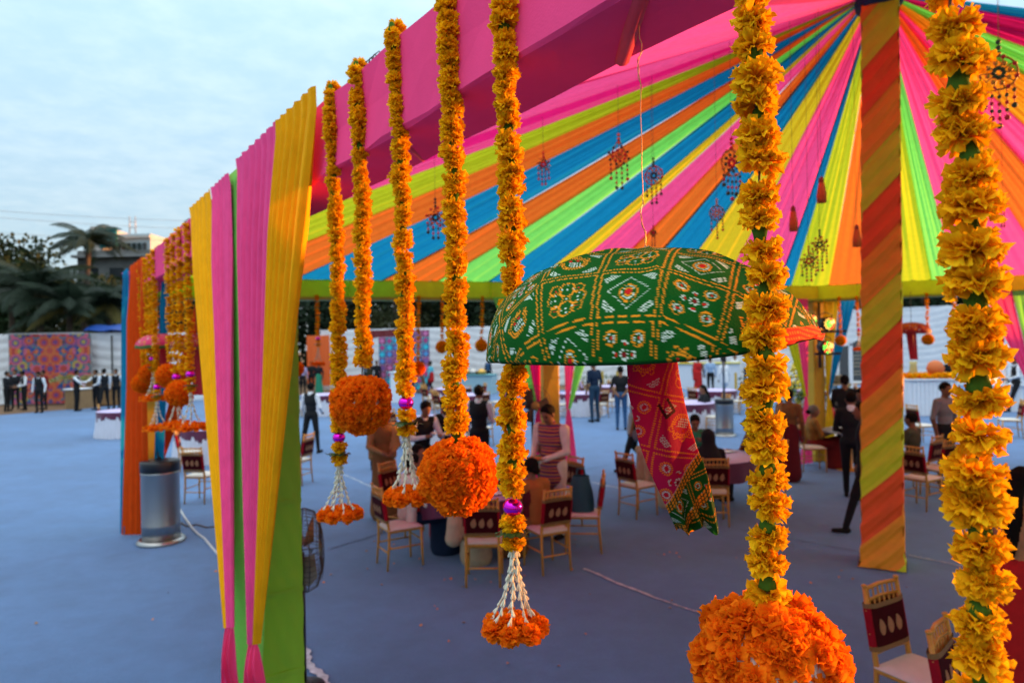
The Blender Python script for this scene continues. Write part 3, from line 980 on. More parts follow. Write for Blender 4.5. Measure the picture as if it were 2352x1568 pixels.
def tassel_end(t, p, hi=True, sc_=1.0, wide=.075, length=.20):
    """bead, flower, leaf ruff, flower, cream bud strands and a ring of orange flowers; p = top point"""
    z = p.copy()
    mb = MB(); mb.ball((0, 0, 0), (.027 * sc_, .027 * sc_, .024 * sc_), 20, 12)
    b = mb.build('bead', m_bead, t); b.location = z - Vector((0, 0, .030 * sc_)); z.z -= .068 * sc_
    fl = FLY if hi else None
    def yellow(zz, dn):
        if hi:
            place(random.choice(FLY), 'flower', t, zz, rot_to((0, 0, -1 if dn else 1), random.random() * 6), .92 * sc_)
        else:
            v, q, k = LOW[0]; o = mesh_obj('flower', np_mesh('flower', v * .95 * sc_, q, m_yel, k), t); o.location = zz
    yellow(z, True); z.z -= .030 * sc_
    mb = MB()
    for i in range(9):
        a = 2 * PI * i / 9 + random.uniform(-.2, .2); l = .046 * sc_ * random.uniform(.85, 1.15); tz = random.uniform(-.25, .15)
        ca, sa = math.cos(a), math.sin(a)
        def lf(u, v, ca=ca, sa=sa, l=l, tz=tz):
            wv = .016 * sc_ * math.sin(PI * min(1, .12 + v * .88)) * (u - .5) * 2
            r = .006 + l * v
            return (r * ca - wv * sa, r * sa + wv * ca, tz * l * v * v + .005 * math.sin(v * 9 + a) - abs(u - .5) * .006)
        mb.grid(lf, 2, 5)
    lo = mb.build('leaf_ruff', m_leaf, t); lo.location = z
    z.z -= .022 * sc_
    yellow(z, True); z.z -= .02 * sc_
    n = 7 if hi else 6
    for i in range(n):
        a = 2 * PI * i / n + random.uniform(-.2, .2)
        rr = wide * sc_ * random.uniform(.55, .95)
        bud_strand(t, z + Vector((.008 * math.cos(a), .008 * math.sin(a), 0)), z + Vector((rr * math.cos(a), rr * math.sin(a), -length * sc_ * random.uniform(.92, 1.06))), 9 if hi else 6, .8, sc_=sc_)
    for ring, (cnt, rr, dz) in enumerate(((7, wide * .82, 0), (3, wide * .3, .008))):
        for i in range(cnt):
            a = 2 * PI * i / cnt + ring
            c = z + Vector((rr * sc_ * math.cos(a), rr * sc_ * math.sin(a), -length * sc_ - .016 * sc_ + dz))
            for kk in (1, -1):
                if hi:
                    place(FLO[(i + ring) % 5], 'flower', t, c, rot_to((math.cos(a) * .4, math.sin(a) * .4, kk), random.random() * 6), 1.15 * sc_)
                elif kk > 0:
                    v, q, k = LOWO[i % 3]; o = mesh_obj('flower', np_mesh('flower', v * 1.25 * sc_, q, m_org, k), t); o.location = c
def near_garland(label, xs, yt, yb, end, pitch, size, off=.06, endarg=None, yb_x=None, top_ext=0.0):
    """xs = survey x of the strand top; yt, yb = top and bottom of the yellow strand"""
    Y = beamY(xs, max(yt, -300))
    Y = FPX * X0B / (dr(xs, max(yt, 0))[0] + SLB * FPX)
    base = beamP(Y, 0, off)
    d = base.y
    top = at(xs, yt, d)
    if top.z < BT:
        pass
    bot = at(yb_x if yb_x else xs, yb, d)
    t = thing('marigold_garland', label, 'garland', (top.x, top.y, top.z), 0, 'marigold garlands hanging from the front beam')
    org = top.copy()
    n = max(4, int((top - bot).length / pitch))
    pts = strand_path(Vector((0, 0, 0)), bot - org, n + 1, .012)
    mb = MB(); mb.tube(pts, .0022, 6); mb.build('thread', m_thread, t)
    for i in range(n):
        p = (pts[i] + pts[i + 1]) / 2
        dn = (i % 2 == 0) if random.random() < .85 else random.random() < .5
        ax = Vector((random.uniform(-.35, .35), random.uniform(-.35, .35), -1 if dn else 1))
        s = size * random.uniform(.88, 1.14)
        place(FLY[random.randrange(5)], 'flower', t, p, rot_to(ax, random.random() * 6), s)
        if i % 3 == 0 or random.random() < .3:
            place(CALYX, 'calyx', t, p - Vector((0, 0, (-.012 if dn else .012))), rot_to((0, 0, 1 if not dn else -1), 0), 1.5 * size)
    # looped over the beam edge at the top
    if yt > 20:
        for k in range(2):
            place(FLY[k], 'flower', t, Vector((.01, .03 + .03 * k, .012 - .0 * k)), rot_to((0, 1, .6), k), size)
    e = bot - org
    if end == 'ball':
        r, cx, cy = endarg[:3]
        c = at(cx, cy, d + (endarg[4] if len(endarg) > 4 else 0)) - org
        mb = MB(); mb.tube([e, e.lerp(c, .5) , c], .0025, 6); mb.build('thread', m_thread, t)
        flower_ball(t, c, r, 1.15 if len(endarg) > 3 else 1.0, endarg[3] if len(endarg) > 3 else None)
    elif end == 'tassel':
        tassel_end(t, e, True, *endarg)
    return t
# five garlands on the left of the cloth umbrella, two in front on the right
near_garland('marigold garland next to the yellow curtain, ending in a cream bud tassel', 756, 205, 988, 'tassel', .037, .90, endarg=(1.0, .085, .20), yb_x=778)
near_garland('marigold garland with an orange flower ball, second from the yellow curtain', 817, 155, 842, 'ball', .038, .93, endarg=(.112, 829, 928), yb_x=832)
near_garland('marigold garland ending in a pink bead and short bud tassel between two orange balls', 902, 68, 905, 'tassel', .038, .93, endarg=(1.0, .075, .20), yb_x=932)
near_garland('marigold garland with a large orange flower ball in front of the occupied chairs', 1026, -30, 1000, 'ball', .040, .97, endarg=(.112, 1052, 1092), yb_x=1046)
near_garland('long marigold garland passing behind the green cloth umbrella, with a bud tassel', 1152, -80, 1138, 'tassel', .044, 1.0, endarg=(1.0, .075, .195), yb_x=1177)
near_garland('close marigold garland in front of the umbrella with the biggest orange ball', 1722, -120, 1392, 'ball', .049, .98, endarg=(.121, 1768, 1535, Vector((.10, -.90, .05)).normalized()), yb_x=1760)
near_garland('closest marigold garland, running out of the bottom of the view at the right', 2184, -160, 1640, None, .050, .97, yb_x=2246)

def low_strand(t, p0, p1, pitch, size, rng):
    """far garland: its blooms are too small to pick apart, one mesh"""
    n = max(4, int((p0 - p1).length / pitch))
    V, Q, K = [], [], []; off = 0
    for i in range(n):
        v, q, k = LOW[i % 3]
        p = p0.lerp(p1, (i + .5) / n)
        a = rng.uniform(0, 6.28); s = size * rng.uniform(.88, 1.12)
        c_, s_ = math.cos(a), math.sin(a); fl = 1 if i % 2 else -1
        w = np.stack([(v[:, 0] * c_ - v[:, 1] * s_) * s + p.x + rng.uniform(-.006, .006), (v[:, 0] * s_ + v[:, 1] * c_) * s + p.y + rng.uniform(-.006, .006), v[:, 2] * s * fl + p.z], -1)
        V.append(w); Q.append(q + off); K.append(k * rng.uniform(.92, 1.05)); off += len(v)
    o = mesh_obj('flower_strand', np_mesh('flower_strand', np.concatenate(V), np.concatenate(Q), m_yel, np.concatenate(K)), t)
    o['kind'] = 'stuff'
def low_ball(t, c, r, rng, orange=True):
    V, Q, K = [], [], []; off = 0
    n = 90; ga = PI * (3 - math.sqrt(5))
    src = LOWO if orange else LOW
    for i in range(n):
        z = 1 - 2 * (i + .5) / n; a = i * ga; rr = math.sqrt(1 - z * z)
        d = Vector((rr * math.cos(a), rr * math.sin(a), z))
        m = np.array(rot_to(d, rng.uniform(0, 6.28)))
        v, q, k = src[i % 3]
        s = r / .11 * (1.15 if orange else .95)
        V.append(v @ m.T * s + np.array(d * r * .8 + c)); Q.append(q + off); K.append(k); off += len(v)
    v, q, k = src[0]
    o = mesh_obj('flower_ball', np_mesh('flower_ball', np.concatenate(V), np.concatenate(Q), m_org if orange else m_yel, np.concatenate(K)), t)
    o['kind'] = 'stuff'
    mb = MB(); mb.ball(c, r * .84, 14, 9); mb.build('foam_core', m_org if False else mat('ball_core', (.6, .16, .01) if orange else (.6, .3, .01), rough=.9), t)
GRP2 = 'marigold garlands at the far left corner of the marquee'
def left_garland(label, x, yt, yb, end, ey=None, ex=None):
    Y = FPX * X0B / (dr(x, yt)[0] + SLB * FPX)
    base = beamP(Y, 0, .13)
    d = base.y; rng = np.random.default_rng(int(x * 7))
    top = at(x, yt, d); bot = at(x + 8, yb, d)
    t = thing('marigold_garland', label, 'garland', top, 0, GRP2)
    e = bot - top
    low_strand(t, Vector((0, 0, 0)), e, .045, 1.0, rng)
    if end == 'ball':
        c = at(ex or x + 8, ey, d) - top
        low_ball(t, c, .115, rng)
    else:
        tassel_end(t, e, False, 1.35, .085, .20)
left_garland('garland nearest the orange corner curtain, with an orange ball', 322, 602, 845, 'ball', 880, 327)
left_garland('second garland from the orange corner curtain, with an orange ball', 334, 590, 832, 'ball', 858, 344)
left_garland('fourth garland from the corner curtain, hanging lowest of its bunch with a tassel', 352, 572, 880, 'tassel')
left_garland('third garland from the corner curtain, with a short tassel', 343, 582, 815, 'tassel')
left_garland('garland with an orange ball just right of the small pink umbrella', 384, 545, 832, 'ball', 862, 388)
left_garland('garland with a tassel just right of the small pink umbrella', 397, 535, 855, 'tassel')
left_garland('garland with an orange ball next to the pink beaded tassel', 411, 522, 862, 'ball', 903, 412)
left_garland('garland with a shiny pink bead and tassel, nearest the yellow curtain at the corner', 429, 508, 848, 'tassel')

GRP3 = 'marigold garlands hanging from the far lime beam'
def far_garland(label, x, yb, end, right=False, size=.95):
    # foot of the far beam on this sight line
    a, b = dr(x, 690); kx = a / FPX
    P0, D = (C2, C3 - C2) if right else (C1, C2 - C1)
    # x = kx*y
    s = (kx * P0.y - P0.x) / (D.x - kx * D.y)
    c = P0 + D * s
    nn = Vector((D.y, -D.x, 0)).normalized()
    c += nn * .16
    rng = np.random.default_rng(int(x))
    top = Vector((c.x, c.y, BB + .06)); d = c.y
    bot = at(x + 3, yb, d)
    t = thing('marigold_garland', label, 'garland', top, 0, GRP3)
    e = bot - top; e.y = 0
    low_strand(t, Vector((0, 0, 0)), e, .052, size, rng)
    if end == 'ball':
        low_ball(t, e - Vector((0, 0, .1)), .115, rng)
    elif end == 'yball':
        low_ball(t, e - Vector((0, 0, .06)), .10, rng, False)
    elif end == 'tassel':
        tassel_end(t, e, False, 1.2, .075, .2)
far_garland('far garland with an orange ball against the orange wall panel', 677, 832, 'ball')
far_garland('far garland with a tassel at the right edge of the orange wall panel', 727, 772, 'tassel')
far_garland('far garland half hidden by the first tasselled garland, with an orange ball', 772, 825, 'ball')
far_garland('far garland with an orange ball over the patchwork panel', 957, 832, 'ball')
far_garland('far garland with a small amber ball beside the patchwork panel', 1012, 788, 'yball')
far_garland('far garland with a small amber ball left of the green umbrella', 1102, 785, 'yball')
far_garland('far garland with an amber ball just right of the stage lights', 1927, 775, 'yball', True)
far_garland('far garland with a tassel over the dark menu board', 1968, 752, 'tassel', True)
far_garland('far garland with a small amber ball just right of the wrapped pole', 2127, 772, 'yball', True)
far_garland('far garland mostly hidden behind the closest garland', 2190, 790, 'yball', True)
far_garland('far garland with an orange ball right of the closest garland', 2284, 768, 'ball', True)

# ---------------------------------------------------------------- printed cloth (tie-dyed dot pattern)
def bandhani(u, v, cell, ground, rng_shift=0):
    """dot-print on cloth coordinates in metres; returns linear rgb"""
    n = len(u)
    col = np.tile(np.array(ground), (n, 1))
    OR = np.array((.80, .26, .012)); WH = np.array((.56, .66, .54)); RD = np.array((.55, .012, .010)); DK = np.array((.20, .012, .012))
    cu = np.floor(u / cell); cv = np.floor(v / cell)
    p = (u / cell - cu) - .5; q = (v / cell - cv) - .5
    kind = ((cu * 1 + cv * 3 + rng_shift) % 4).astype(int)
    p0, q0 = p, q
    def dash(s, per, duty=.62):
        return (s / per - np.floor(s / per)) < duty
    def put(m, c):
        col[m] = c
    # double dotted lines along the cell borders
    ap, aq = np.abs(p), np.abs(q)
    put((np.abs(ap - .455) < .016) & (aq < .47) & dash(q + 10, .042), OR)
    put((np.abs(aq - .455) < .016) & (ap < .47) & dash(p + 10, .042), OR)
    # corner hatches of pale dashes (kinds 1 and 3)
    a, b = np.abs(p), np.abs(q)
    d1 = (a + b); d2 = (a - b)
    hat = (d1 > .54) & (d1 < .70) & (np.abs(d2) < .20 - (d1 - .54) * .6) & dash(d1 - .54, .054, .70) & dash(d2 + 5, .05, .70)
    put(hat & ((kind == 1) | (kind == 3)), WH)
    def ringdots(px, qx, r, wd, cnt, c, mask, duty=.6):
        rr = np.hypot(px, qx); th = np.arctan2(qx, px)
        put(mask & (np.abs(rr - r) < wd) & dash(th / (2 * PI) * cnt + 50, 1.0, duty), c)
    p, q = p * 1.14, q * 1.14
    ap, aq = np.abs(p), np.abs(q)
    k0 = kind == 0
    # kind 0: rosette with four ringed rounds
    rr = np.hypot(p, q); th = np.arctan2(q, p)
    put(k0 & (rr < .045), DK); ringdots(p, q, .075, .022, 8, WH, k0, .55)
    put(k0 & (np.abs(rr - .17 - .05 * np.cos(4 * th)) < .018) & (np.cos(4 * th) > .2) & dash(th * 9, 1, .7), WH)
    put(k0 & (np.hypot(ap, q) > 0) & (np.hypot(np.minimum(np.abs(ap - .17), 9), aq) < .03), RD)
    put(k0 & (np.hypot(ap, aq - .17) < .03), RD)
    for sx in (-1, 1):
        for sy in (-1, 1):
            px, qx = p - sx * .26, q - sy * .26
            ringdots(px, qx, .115, .022, 18, OR, k0); ringdots(px, qx, .066, .016, 13, WH, k0)
            put(k0 & (np.hypot(px, qx) < .03), RD)
    # kind 1: pot-bellied paisley with petals
    k1 = kind == 1
    px, qx = p * 1.0, q * 1.0 + .03
    r1 = np.hypot(px, qx * 1.05); t1 = np.arctan2(qx, px)
    ringdots(px, qx, .235, .020, 30, OR, k1); ringdots(px, qx, .185, .020, 24, OR, k1 & (t1 < 2.2))
    put(k1 & (np.abs(r1 - .29 - .04 * np.cos(9 * t1)) < .018) & (t1 > .2) & dash(t1 * 8, 1, .75), OR)
    put(k1 & (np.hypot(px - .05, qx - .10) < .035), RD); put(k1 & (np.hypot(px + .08, qx - .08) < .035), RD); put(k1 & (np.hypot(px, qx + .0) < .025), DK)
    put(k1 & (np.abs(px + qx * .4) < .12) & (np.abs(qx + .05) < .10) & dash(px + 5, .05, .6) & dash(qx + 5, .05, .6), WH)
    # kind 2: interlaced rings
    k2 = kind == 2
    for sx in (-.22, 0, .22):
        for sy in (-.22, 0, .22):
            px, qx = p - sx, q - sy
            if (sx == 0) != (sy == 0):
                ringdots(px, qx, .155, .018, 20, OR, k2)
            elif sx or sy:
                ringdots(px, qx, .11, .016, 16, OR, k2)
            put(k2 & (np.abs(px) + np.abs(qx) < .026), RD if (sx * sy) else WH)
    put(k2 & (np.abs(np.abs(p) + np.abs(q) - .33) < .012) & (dash(p * 9, 1, .3)), WH)
    # kind 3: diamond of pale dots round a drop
    k3 = kind == 3
    dd = ap + aq
    put(k3 & (np.abs(dd - .37) < .016) & dash((p - q) * np.sign(p * q + 1e-9) + 20, .05, .55) & ~hat, WH)
    px, qx = p, q + .02
    r3 = np.hypot(px * 1.35, qx) * (1 + .35 * np.clip(qx, -1, 1)); t3 = np.arctan2(qx, px)
    put(k3 & (np.abs(r3 - .20) < .022) & dash(t3 * 4.2 + 30, 1, .6), OR); put(k3 & (np.abs(r3 - .145) < .018) & dash(t3 * 3.4 + 30, 1, .6), WH)
    put(k3 & (r3 < .075), RD); put(k3 & (np.abs(r3 - .095) < .014), OR)
    return col
m_print = mat('printed_cloth', (.05, .2, .05), rough=.8, attr=True, bump=.15, bscale=260, spec=.08)
m_print_thin = mat('printed_cloth_thin', (.5, .02, .05), rough=.62, attr=True, trans=.5, bump=.15, bscale=200, spec=.08)
GREEN_G = (.004, .082, .008)
def big_umbrella():
    d = 1.60
    c = at(1487, 804, d)
    Rr = .380
    t = thing('cloth_umbrella', 'large green printed cloth umbrella hanging on a wire with a red sash', 'umbrella', c)
    H = .236
    NU, NV = 560, 300
    th = np.linspace(0, 2 * PI, NU, endpoint=False); v = np.linspace(0, 1, NV + 1)
    TH, Vv = np.meshgrid(th, v)
    qr = np.sin(Vv * PI / 2) ** .85                     # radius fraction, fine near the rim
    cs = np.cos(TH - .0)
    wgt = .5 + .5 * cs
    pe = 2.5 * (1 - wgt) + 2.1 * wgt; ee = .44 * (1 - wgt) + .56 * wgt
    hh = np.clip(1 - qr ** pe, 0, 1) ** ee
    rr = qr * Rr * (1 + .012 * np.sin(TH * 5 + 1) * qr ** 3)
    X = rr * np.cos(TH); Y = rr * np.sin(TH); Z = hh * H
    # soft ribs and creases of a cloth stretched on spokes
    rib = np.abs(np.sin(TH * 4 + .5)) ** .6
    Z -= .018 * rib * np.sin(Vv * PI) * (1 - wgt * .3)
    Z += .004 * np.sin(TH * 17 + Vv * 8) * Vv ** 3 * (1 - Vv) * 6 + .0035 * np.sin(TH * 7 + 9 * Vv) * np.sin(TH * 3 + 14 * Vv) * Vv * (1 - Vv) * 4
    rim = np.clip((Vv - .93) / .07, 0, 1)
    X *= 1 + .010 * np.sin(TH * 23) * rim; Y *= 1 + .010 * np.sin(TH * 23) * rim
    Z += .006 * np.sin(TH * 2 + 2.2) * rim - .018 * rim * np.sin(TH * 3) * .3 + .022 * X / Rr * rim * 1.0
    # cloth coordinates: arc length from the crown, turned
    ds = np.sqrt(np.diff(rr, axis=0) ** 2 + np.diff(Z, axis=0) ** 2)
    s = np.concatenate([np.zeros((1, NU)), np.cumsum(ds, 0)], 0)
    rot = R(-19)
    u_ = s * np.cos(TH - rot); v_ = s * np.sin(TH - rot)
    col = bandhani((u_ + .055).ravel(), (v_ + .02).ravel(), .134, GREEN_G)
    # red folded hem on the right part of the rim
    red = ((TH > 5.1) | (TH < .3)) & (Vv > .93 - .10 * np.sin(np.clip((TH - 5.1) / 1.45, 0, 1) * PI) ** .5)
    rc = np.where(((s * 90) % 1 < .5)[..., None] & ((TH * 40) % 1 < .55)[..., None], np.array((.85, .16, .02)), np.array((.72, .02, .012)))
    col = np.where(red.ravel()[:, None], rc.reshape(-1, 3), col)
    # underside closing inwards
    Xb, Yb, Zb = [X], [Y], [Z]
    lastX, lastY, lastZ = X[-1], Y[-1], Z[-1]
    for f, dz in ((.985, -.006), (.93, .004), (.7, .02), (.05, .03)):
        Xb.append((lastX * f)[None]); Yb.append((lastY * f)[None]); Zb.append((lastZ + dz)[None])
    ex = 4
    V = np.stack([np.concatenate(Xb), np.concatenate(Yb), np.concatenate(Zb)], -1).reshape(-1, 3)
    col = np.concatenate([col, np.tile(np.array((.006, .05, .01)), (NU * ex, 1))])
    q = grid_quads(NU, NV + ex, True)
    o = mesh_obj('canopy_cloth', np_mesh('canopy_cloth', V, q, m_print, col), t)
    # wire up to the soffit
    mb = MB(); pts = []
    wt = Vector((at(1467, 45, d) - c)); wt.z = BB - c.z
    w0 = Vector((at(1478, 578, d) - c)); w0.z = H * .985; w0.y = 0
    wt.y = 0
    for i in range(60):
        v = i / 59
        p = w0.lerp(wt, v)
        k = .006 * math.sin(v * 30) * (1 if .0 < v < .2 or .72 < v < .9 else .15)
        pts.append(p + Vector((k, k * .5, 0)))
    mb.tube(pts, .0011, 6)
    pts2 = [p + Vector((.003 * math.sin(i * 1.7), .003 * math.cos(i * 1.7), 0)) for i, p in enumerate(pts[:14])]
    mb.tube(pts2, .0009, 5)
    pts2 = [p + Vector((.0035 * math.sin(i * 1.3), .0035 * math.cos(i * 1.3), 0)) for i, p in enumerate(pts[40:52])]
    mb.tube(pts2, .0009, 5)
    mb.build('hanging_wire', mat('copper_wire', (.45, .22, .12), rough=.35, metal=.8), t)
    # sash: a flattened sleeve of red print with a green end
    L_ = [(1441, 818), (1446, 900), (1458, 960), (1471, 1020), (1487, 1070), (1506, 1115), (1525, 1160), (1541, 1195), (1550, 1216)]
    R_ = [(1557, 812), (1566, 865), (1577, 920), (1590, 980), (1602, 1030), (1612, 1060), (1623, 1105), (1634, 1150), (1644, 1192)]
    NUs, NVs = 150, 420
    ts = np.linspace(0, 1, len(L_)); tv = np.linspace(0, 1, NVs + 1)
    def interp(A, k):
        return np.interp(tv, ts, [k(a) for a in A])
    lp = [at(x, y, d) - c for x, y in L_]; rp = [at(x, y, d) - c for x, y in R_]
    def sm(a):
        for _ in range(14):
            a = np.concatenate([[a[0]], (a[:-2] + a[1:-1] * 2 + a[2:]) / 4, [a[-1]]])
        return a
    lx, lz = np.interp(tv, ts, [p.x for p in lp]), np.interp(tv, ts, [p.z for p in lp])
    rx, rz_ = np.interp(tv, ts, [p.x for p in rp]), np.interp(tv, ts, [p.z for p in rp])
    lx, lz, rx, rz_ = map(sm, (lx, lz, rx, rz_))
    al = np.linspace(0, 2 * PI, NUs, endpoint=False)
    ca = -np.cos(al)            # -1 left .. 1 right
    f = (ca + 1) / 2
    Fx = lx[:, None] * (1 - f) + rx[:, None] * f; Fz = lz[:, None] * (1 - f) + rz_[:, None] * f
    TV = tv[:, None]
    thick = .010 + .012 * np.sin(PI * np.clip(TV * 1.2, 0, 1))
    Fy = -np.sin(al)[None] * thick
    low = np.clip((TV - .74) / .26, 0, 1)
    Fy += .020 * np.sin(f[None] * 3 * 2 * PI + 1.0) * low + .010 * np.sin(f[None] * 2.2 * PI + TV * 5) * np.clip(TV * 3, 0, 1) + .02 * np.sin(TV * 4 + 1)
    Fz = Fz + low ** 2 * (.012 * np.sin(f[None] * 2 * 2 * PI + .6) - .006)
    # tuck below the canopy
    Fz[0] += .03
    arc = np.concatenate([[0], np.cumsum(np.hypot(np.diff((lx + rx) / 2), np.diff((lz + rz_) / 2)))])
    side = np.where(np.sin(al) >= 0, 0., .5)
    U = f[None] * .135 + 0 * TV + side[None]; A = arc[:, None] + 0 * f[None]
    red_g = (.50, .010, .075)
    cr = bandhani((U * .82 + A * .42 + .02).ravel(), (A * .9 - U * .45 + .07).ravel(), .125, red_g, 1)
    # green end, its border slants
    bl = A + (f[None] - .5) * .075
    e0 = .292
    band = (bl > e0).ravel()
    cg = bandhani((U * 1.0 + .01).ravel(), (A + .05).ravel(), .088, (.010, .085, .010), 3)
    cr = np.where(band[:, None], cg, cr)
    b2 = bl.ravel() - e0; uu = U.ravel()
    for s0, s1 in ((.000, .022), (.072, .094), (.165, .185)):
        m = (b2 > s0) & (b2 < s1)
        cr[m] = (.05, .06, .012)
        dd = m & (((b2 - s0) / .0075 % 1) < .66) & ((uu / .0085 % 1) < .66)
        cr[dd] = (.80, .27, .012)
    m = np.abs(b2 + .001) < .0012
    cr[m] = (.55, .35, .25)
    # dark U mark
    mu = f[None] * .12 - .072; mv = A - .130
    mu2 = mu * math.cos(.3) - mv * math.sin(.3); mv2 = mu * math.sin(.3) + mv * math.cos(.3)
    U1 = (np.abs(mv2) < .019) & (np.abs(np.abs(mu2) - .0115) < .0032) & ((mu2 > 0) | (mv2 > -.019))
    U2 = (np.abs(mv2 - .0165) < .0035) & (np.abs(mu2) < .0135)
    um = ((U1 | U2) & (side[None] < .1)).ravel()
    cr[um] = (.06, .012, .012)
    V = np.stack([Fx + 0 * TV, Fy, Fz], -1).reshape(-1, 3)
    o = mesh_obj('sash', np_mesh('sash', V, grid_quads(NUs, NVs, True), m_print_thin, cr), t)
    # frayed threads at the corner of the hem
    mb = MB(); cpt = Vector((rx[-1], 0, rz_[-1])) + Vector((-.004, .0, .012))
    for i in range(14):
        a = cpt + Vector((-.03 * i / 14, .002 * math.sin(i), -.005 * math.sin(i * 2)))
        mb.tube([a, a + Vector((.002 * math.sin(i * 3), 0, -.009)), a + Vector((.006 * math.sin(i * 5), 0, -.016))], .0007, 4)
    mb.build('fringe', mat('thread_green', (.03, .12, .02), rough=.7), t)
    return t
big_umbrella()
def small_umbrella(label, c, r, ground, skirt):
    t = thing('cloth_umbrella', label, 'umbrella', c)
    NU, NV = 96, 40
    th = np.linspace(0, 2 * PI, NU, endpoint=False); v = np.linspace(0, 1, NV + 1)
    TH, V_ = np.meshgrid(th, v)
    rr = r * np.sin(V_ * PI / 2); hh = r * .62 * np.cos(V_ * PI / 2) ** .8 - .012 * np.abs(np.sin(TH * 4))
    col = bandhani((rr * np.cos(TH)).ravel(), (rr * np.sin(TH)).ravel(), .16, ground)
    col[(V_ > .9).ravel()] = skirt
    V = np.stack([rr * np.cos(TH), rr * np.sin(TH), hh], -1).reshape(-1, 3)
    mesh_obj('canopy_cloth', np_mesh('canopy_cloth', V, grid_quads(NU, NV, True), mat('printed_small', ground, rough=.6, attr=True, trans=.3), col), t)
    mb = MB(); mb.tube([(0, 0, r * .6), (0, 0, BB - c.z)], .004, 5); mb.build('hanging_wire', m_thread, t)
    def sl(u, v):
        return ((u - .5) * .18 * (1 - .2 * v) + .04 * v, .02 * math.sin(u * 9), -.0 - .45 * v)
    mb = MB(); mb.grid(sl, 10, 10); mb.build('sash', mat('cloth_sash_red', (.55, .02, .03), rough=.6, trans=.3), t)
    return t
small_umbrella('small pink printed umbrella between the two garland bunches at the far left corner', at(368, 798, 7.6), .25, (.85, .03, .16), (.06, .16, .02))
small_umbrella('small dark red umbrella half hidden by the yellow curtain', at(452, 800, 6.6), .24, (.42, .01, .02), (.2, .05, .02))
small_umbrella('maroon umbrella hanging just right of the wrapped pole', at(2092, 765, 11.6), .30, (.30, .008, .02), (.25, .01, .02))

# ---------------------------------------------------------------- beaded ornaments under the roof
m_rim = mat('ornament_wire', (.42, .18, .03), rough=.5, metal=.3)
bead_mats = [mat('bead_red', (.62, .02, .03), rough=.4), mat('bead_dark_green', (.02, .09, .03), rough=.4), mat('bead_gold', (.7, .38, .05), rough=.35, metal=.5)]
def ornament(label, x, y, d, r, shape, drop, n=5):
    c = at(x, y, d)
    t = thing('beaded_ornament', label, 'ornament', c, random.uniform(-.6, .6), 'beaded ornaments hanging under the roof')
    top = roof_z(c.x, c.y) - c.z
    mb = MB(); mb.tube([(0, 0, r), (0, 0, max(top, r + .1))], .0018, 4); mb.build('thread', m_thread, t)
    mb = MB()
    if shape == 'wheel':
        k = 28; mb.tube([(r * math.cos(2 * PI * i / k), 0, r * math.sin(2 * PI * i / k)) for i in range(k)], .006, 6, closed=True)
        mb.tube([(r * .3 * math.cos(2 * PI * i / 12), 0, r * .3 * math.sin(2 * PI * i / 12)) for i in range(12)], .006, 6, closed=True)
        for i in range(10):
            a = 2 * PI * i / 10; mb.tube([(r * .28 * math.cos(a), 0, r * .28 * math.sin(a)), (r * math.cos(a), 0, r * math.sin(a))], .004, 5)
    elif shape == 'diamond':
        P = [(0, 0, r * 1.5), (r * .8, 0, 0), (0, 0, -r * 1.1), (-r * .8, 0, 0)]
        mb.tube(P, .007, 6, closed=True)
        for i in range(4):
            mb.tube([(0, 0, 0), P[i]], .004, 5)
    else:
        for i in range(5):
            a = 2 * PI * i / 5 + PI / 2; a2 = 2 * PI * (i + 2) / 5 + PI / 2
            mb.tube([(r * math.cos(a), 0, r * math.sin(a)), (r * math.cos(a2), 0, r * math.sin(a2))], .005, 5)
    mb.build('ornament_frame', m_rim, t)
    for k in range(3):
        mb = MB()
        for i in range(8):
            a = 2 * PI * i / 8 + k * .26
            rr = r * (.28, .62, .98)[k]
            mb.ball((rr * math.cos(a), 0, rr * math.sin(a) * (1 if shape != 'diamond' else .8)), r * .10 + .004, 8, 6)
        if k == 0:
            for i in range(3):
                mb.ball((0, 0, r * (1.15 + .35 * i)), r * .11 + .004, 8, 6)
        mb.build('bead_ring', bead_mats[(k + int(x)) % 3], t)['kind'] = 'stuff'
    for i in range(n):
        xx = (i - (n - 1) / 2) / max(1, (n - 1) / 2) * r * .8
        ln = drop * (1 - .45 * abs(i - (n - 1) / 2) / (n / 2))
        z0 = -math.sqrt(max(0, r * r - xx * xx)) * (1 if shape == 'wheel' else .7)
        mb = MB()
        mb.tube([(xx, 0, z0), (xx, 0, z0 - ln)], .0028, 4)
        m = max(3, int(ln / (r * .38)))
        for j in range(1, m + 1):
            mb.cur = j % 2
            mb.ball((xx, 0, z0 - ln * j / m), r * (.13 if j == m else .08) + .004, 8, 6)
        mb.build('bead_string', bead_mats, t)
for a in [('small beaded star ornament in front of the blue drape left of the long garland', 1248, 378, 6.6, .062, 'star', .17, 4), ('long diamond shaped beaded ornament against blue and orange drapes', 1421, 358, 6.4, .105, 'diamond', .26, 4), ('oval wheel ornament with bead strings below the hanging wire', 1501, 404, 6.6, .088, 'wheel', .20, 4),
          ('round spoked wheel ornament half behind the close garland', 1680, 375, 6.0, .115, 'wheel', .20, 5), ('small oval beaded ornament against the blue drape left of the close garland', 1646, 490, 7.0, .075, 'wheel', .18, 3), ('narrow beaded drop just above the green umbrella', 1500, 535, 7.2, .04, 'diamond', .14, 2),
          ('red beaded ornament between the fourth and fifth garlands', 1000, 500, 6.2, .09, 'star', .14, 4), ('large spoked wheel ornament at the upper right', 2293, 168, 4.3, .105, 'wheel', .23, 5), ('slim beaded drop at the right of the closest garland', 2302, 470, 6.0, .035, 'diamond', .22, 2),
          ('pair of faint beaded strings on the lime drape', 1882, 562, 6.6, .075, 'star', .22, 4), ('lower beaded cluster on the lime drape', 1857, 600, 7.0, .08, 'star', .16, 4)]:
    ornament(*a)
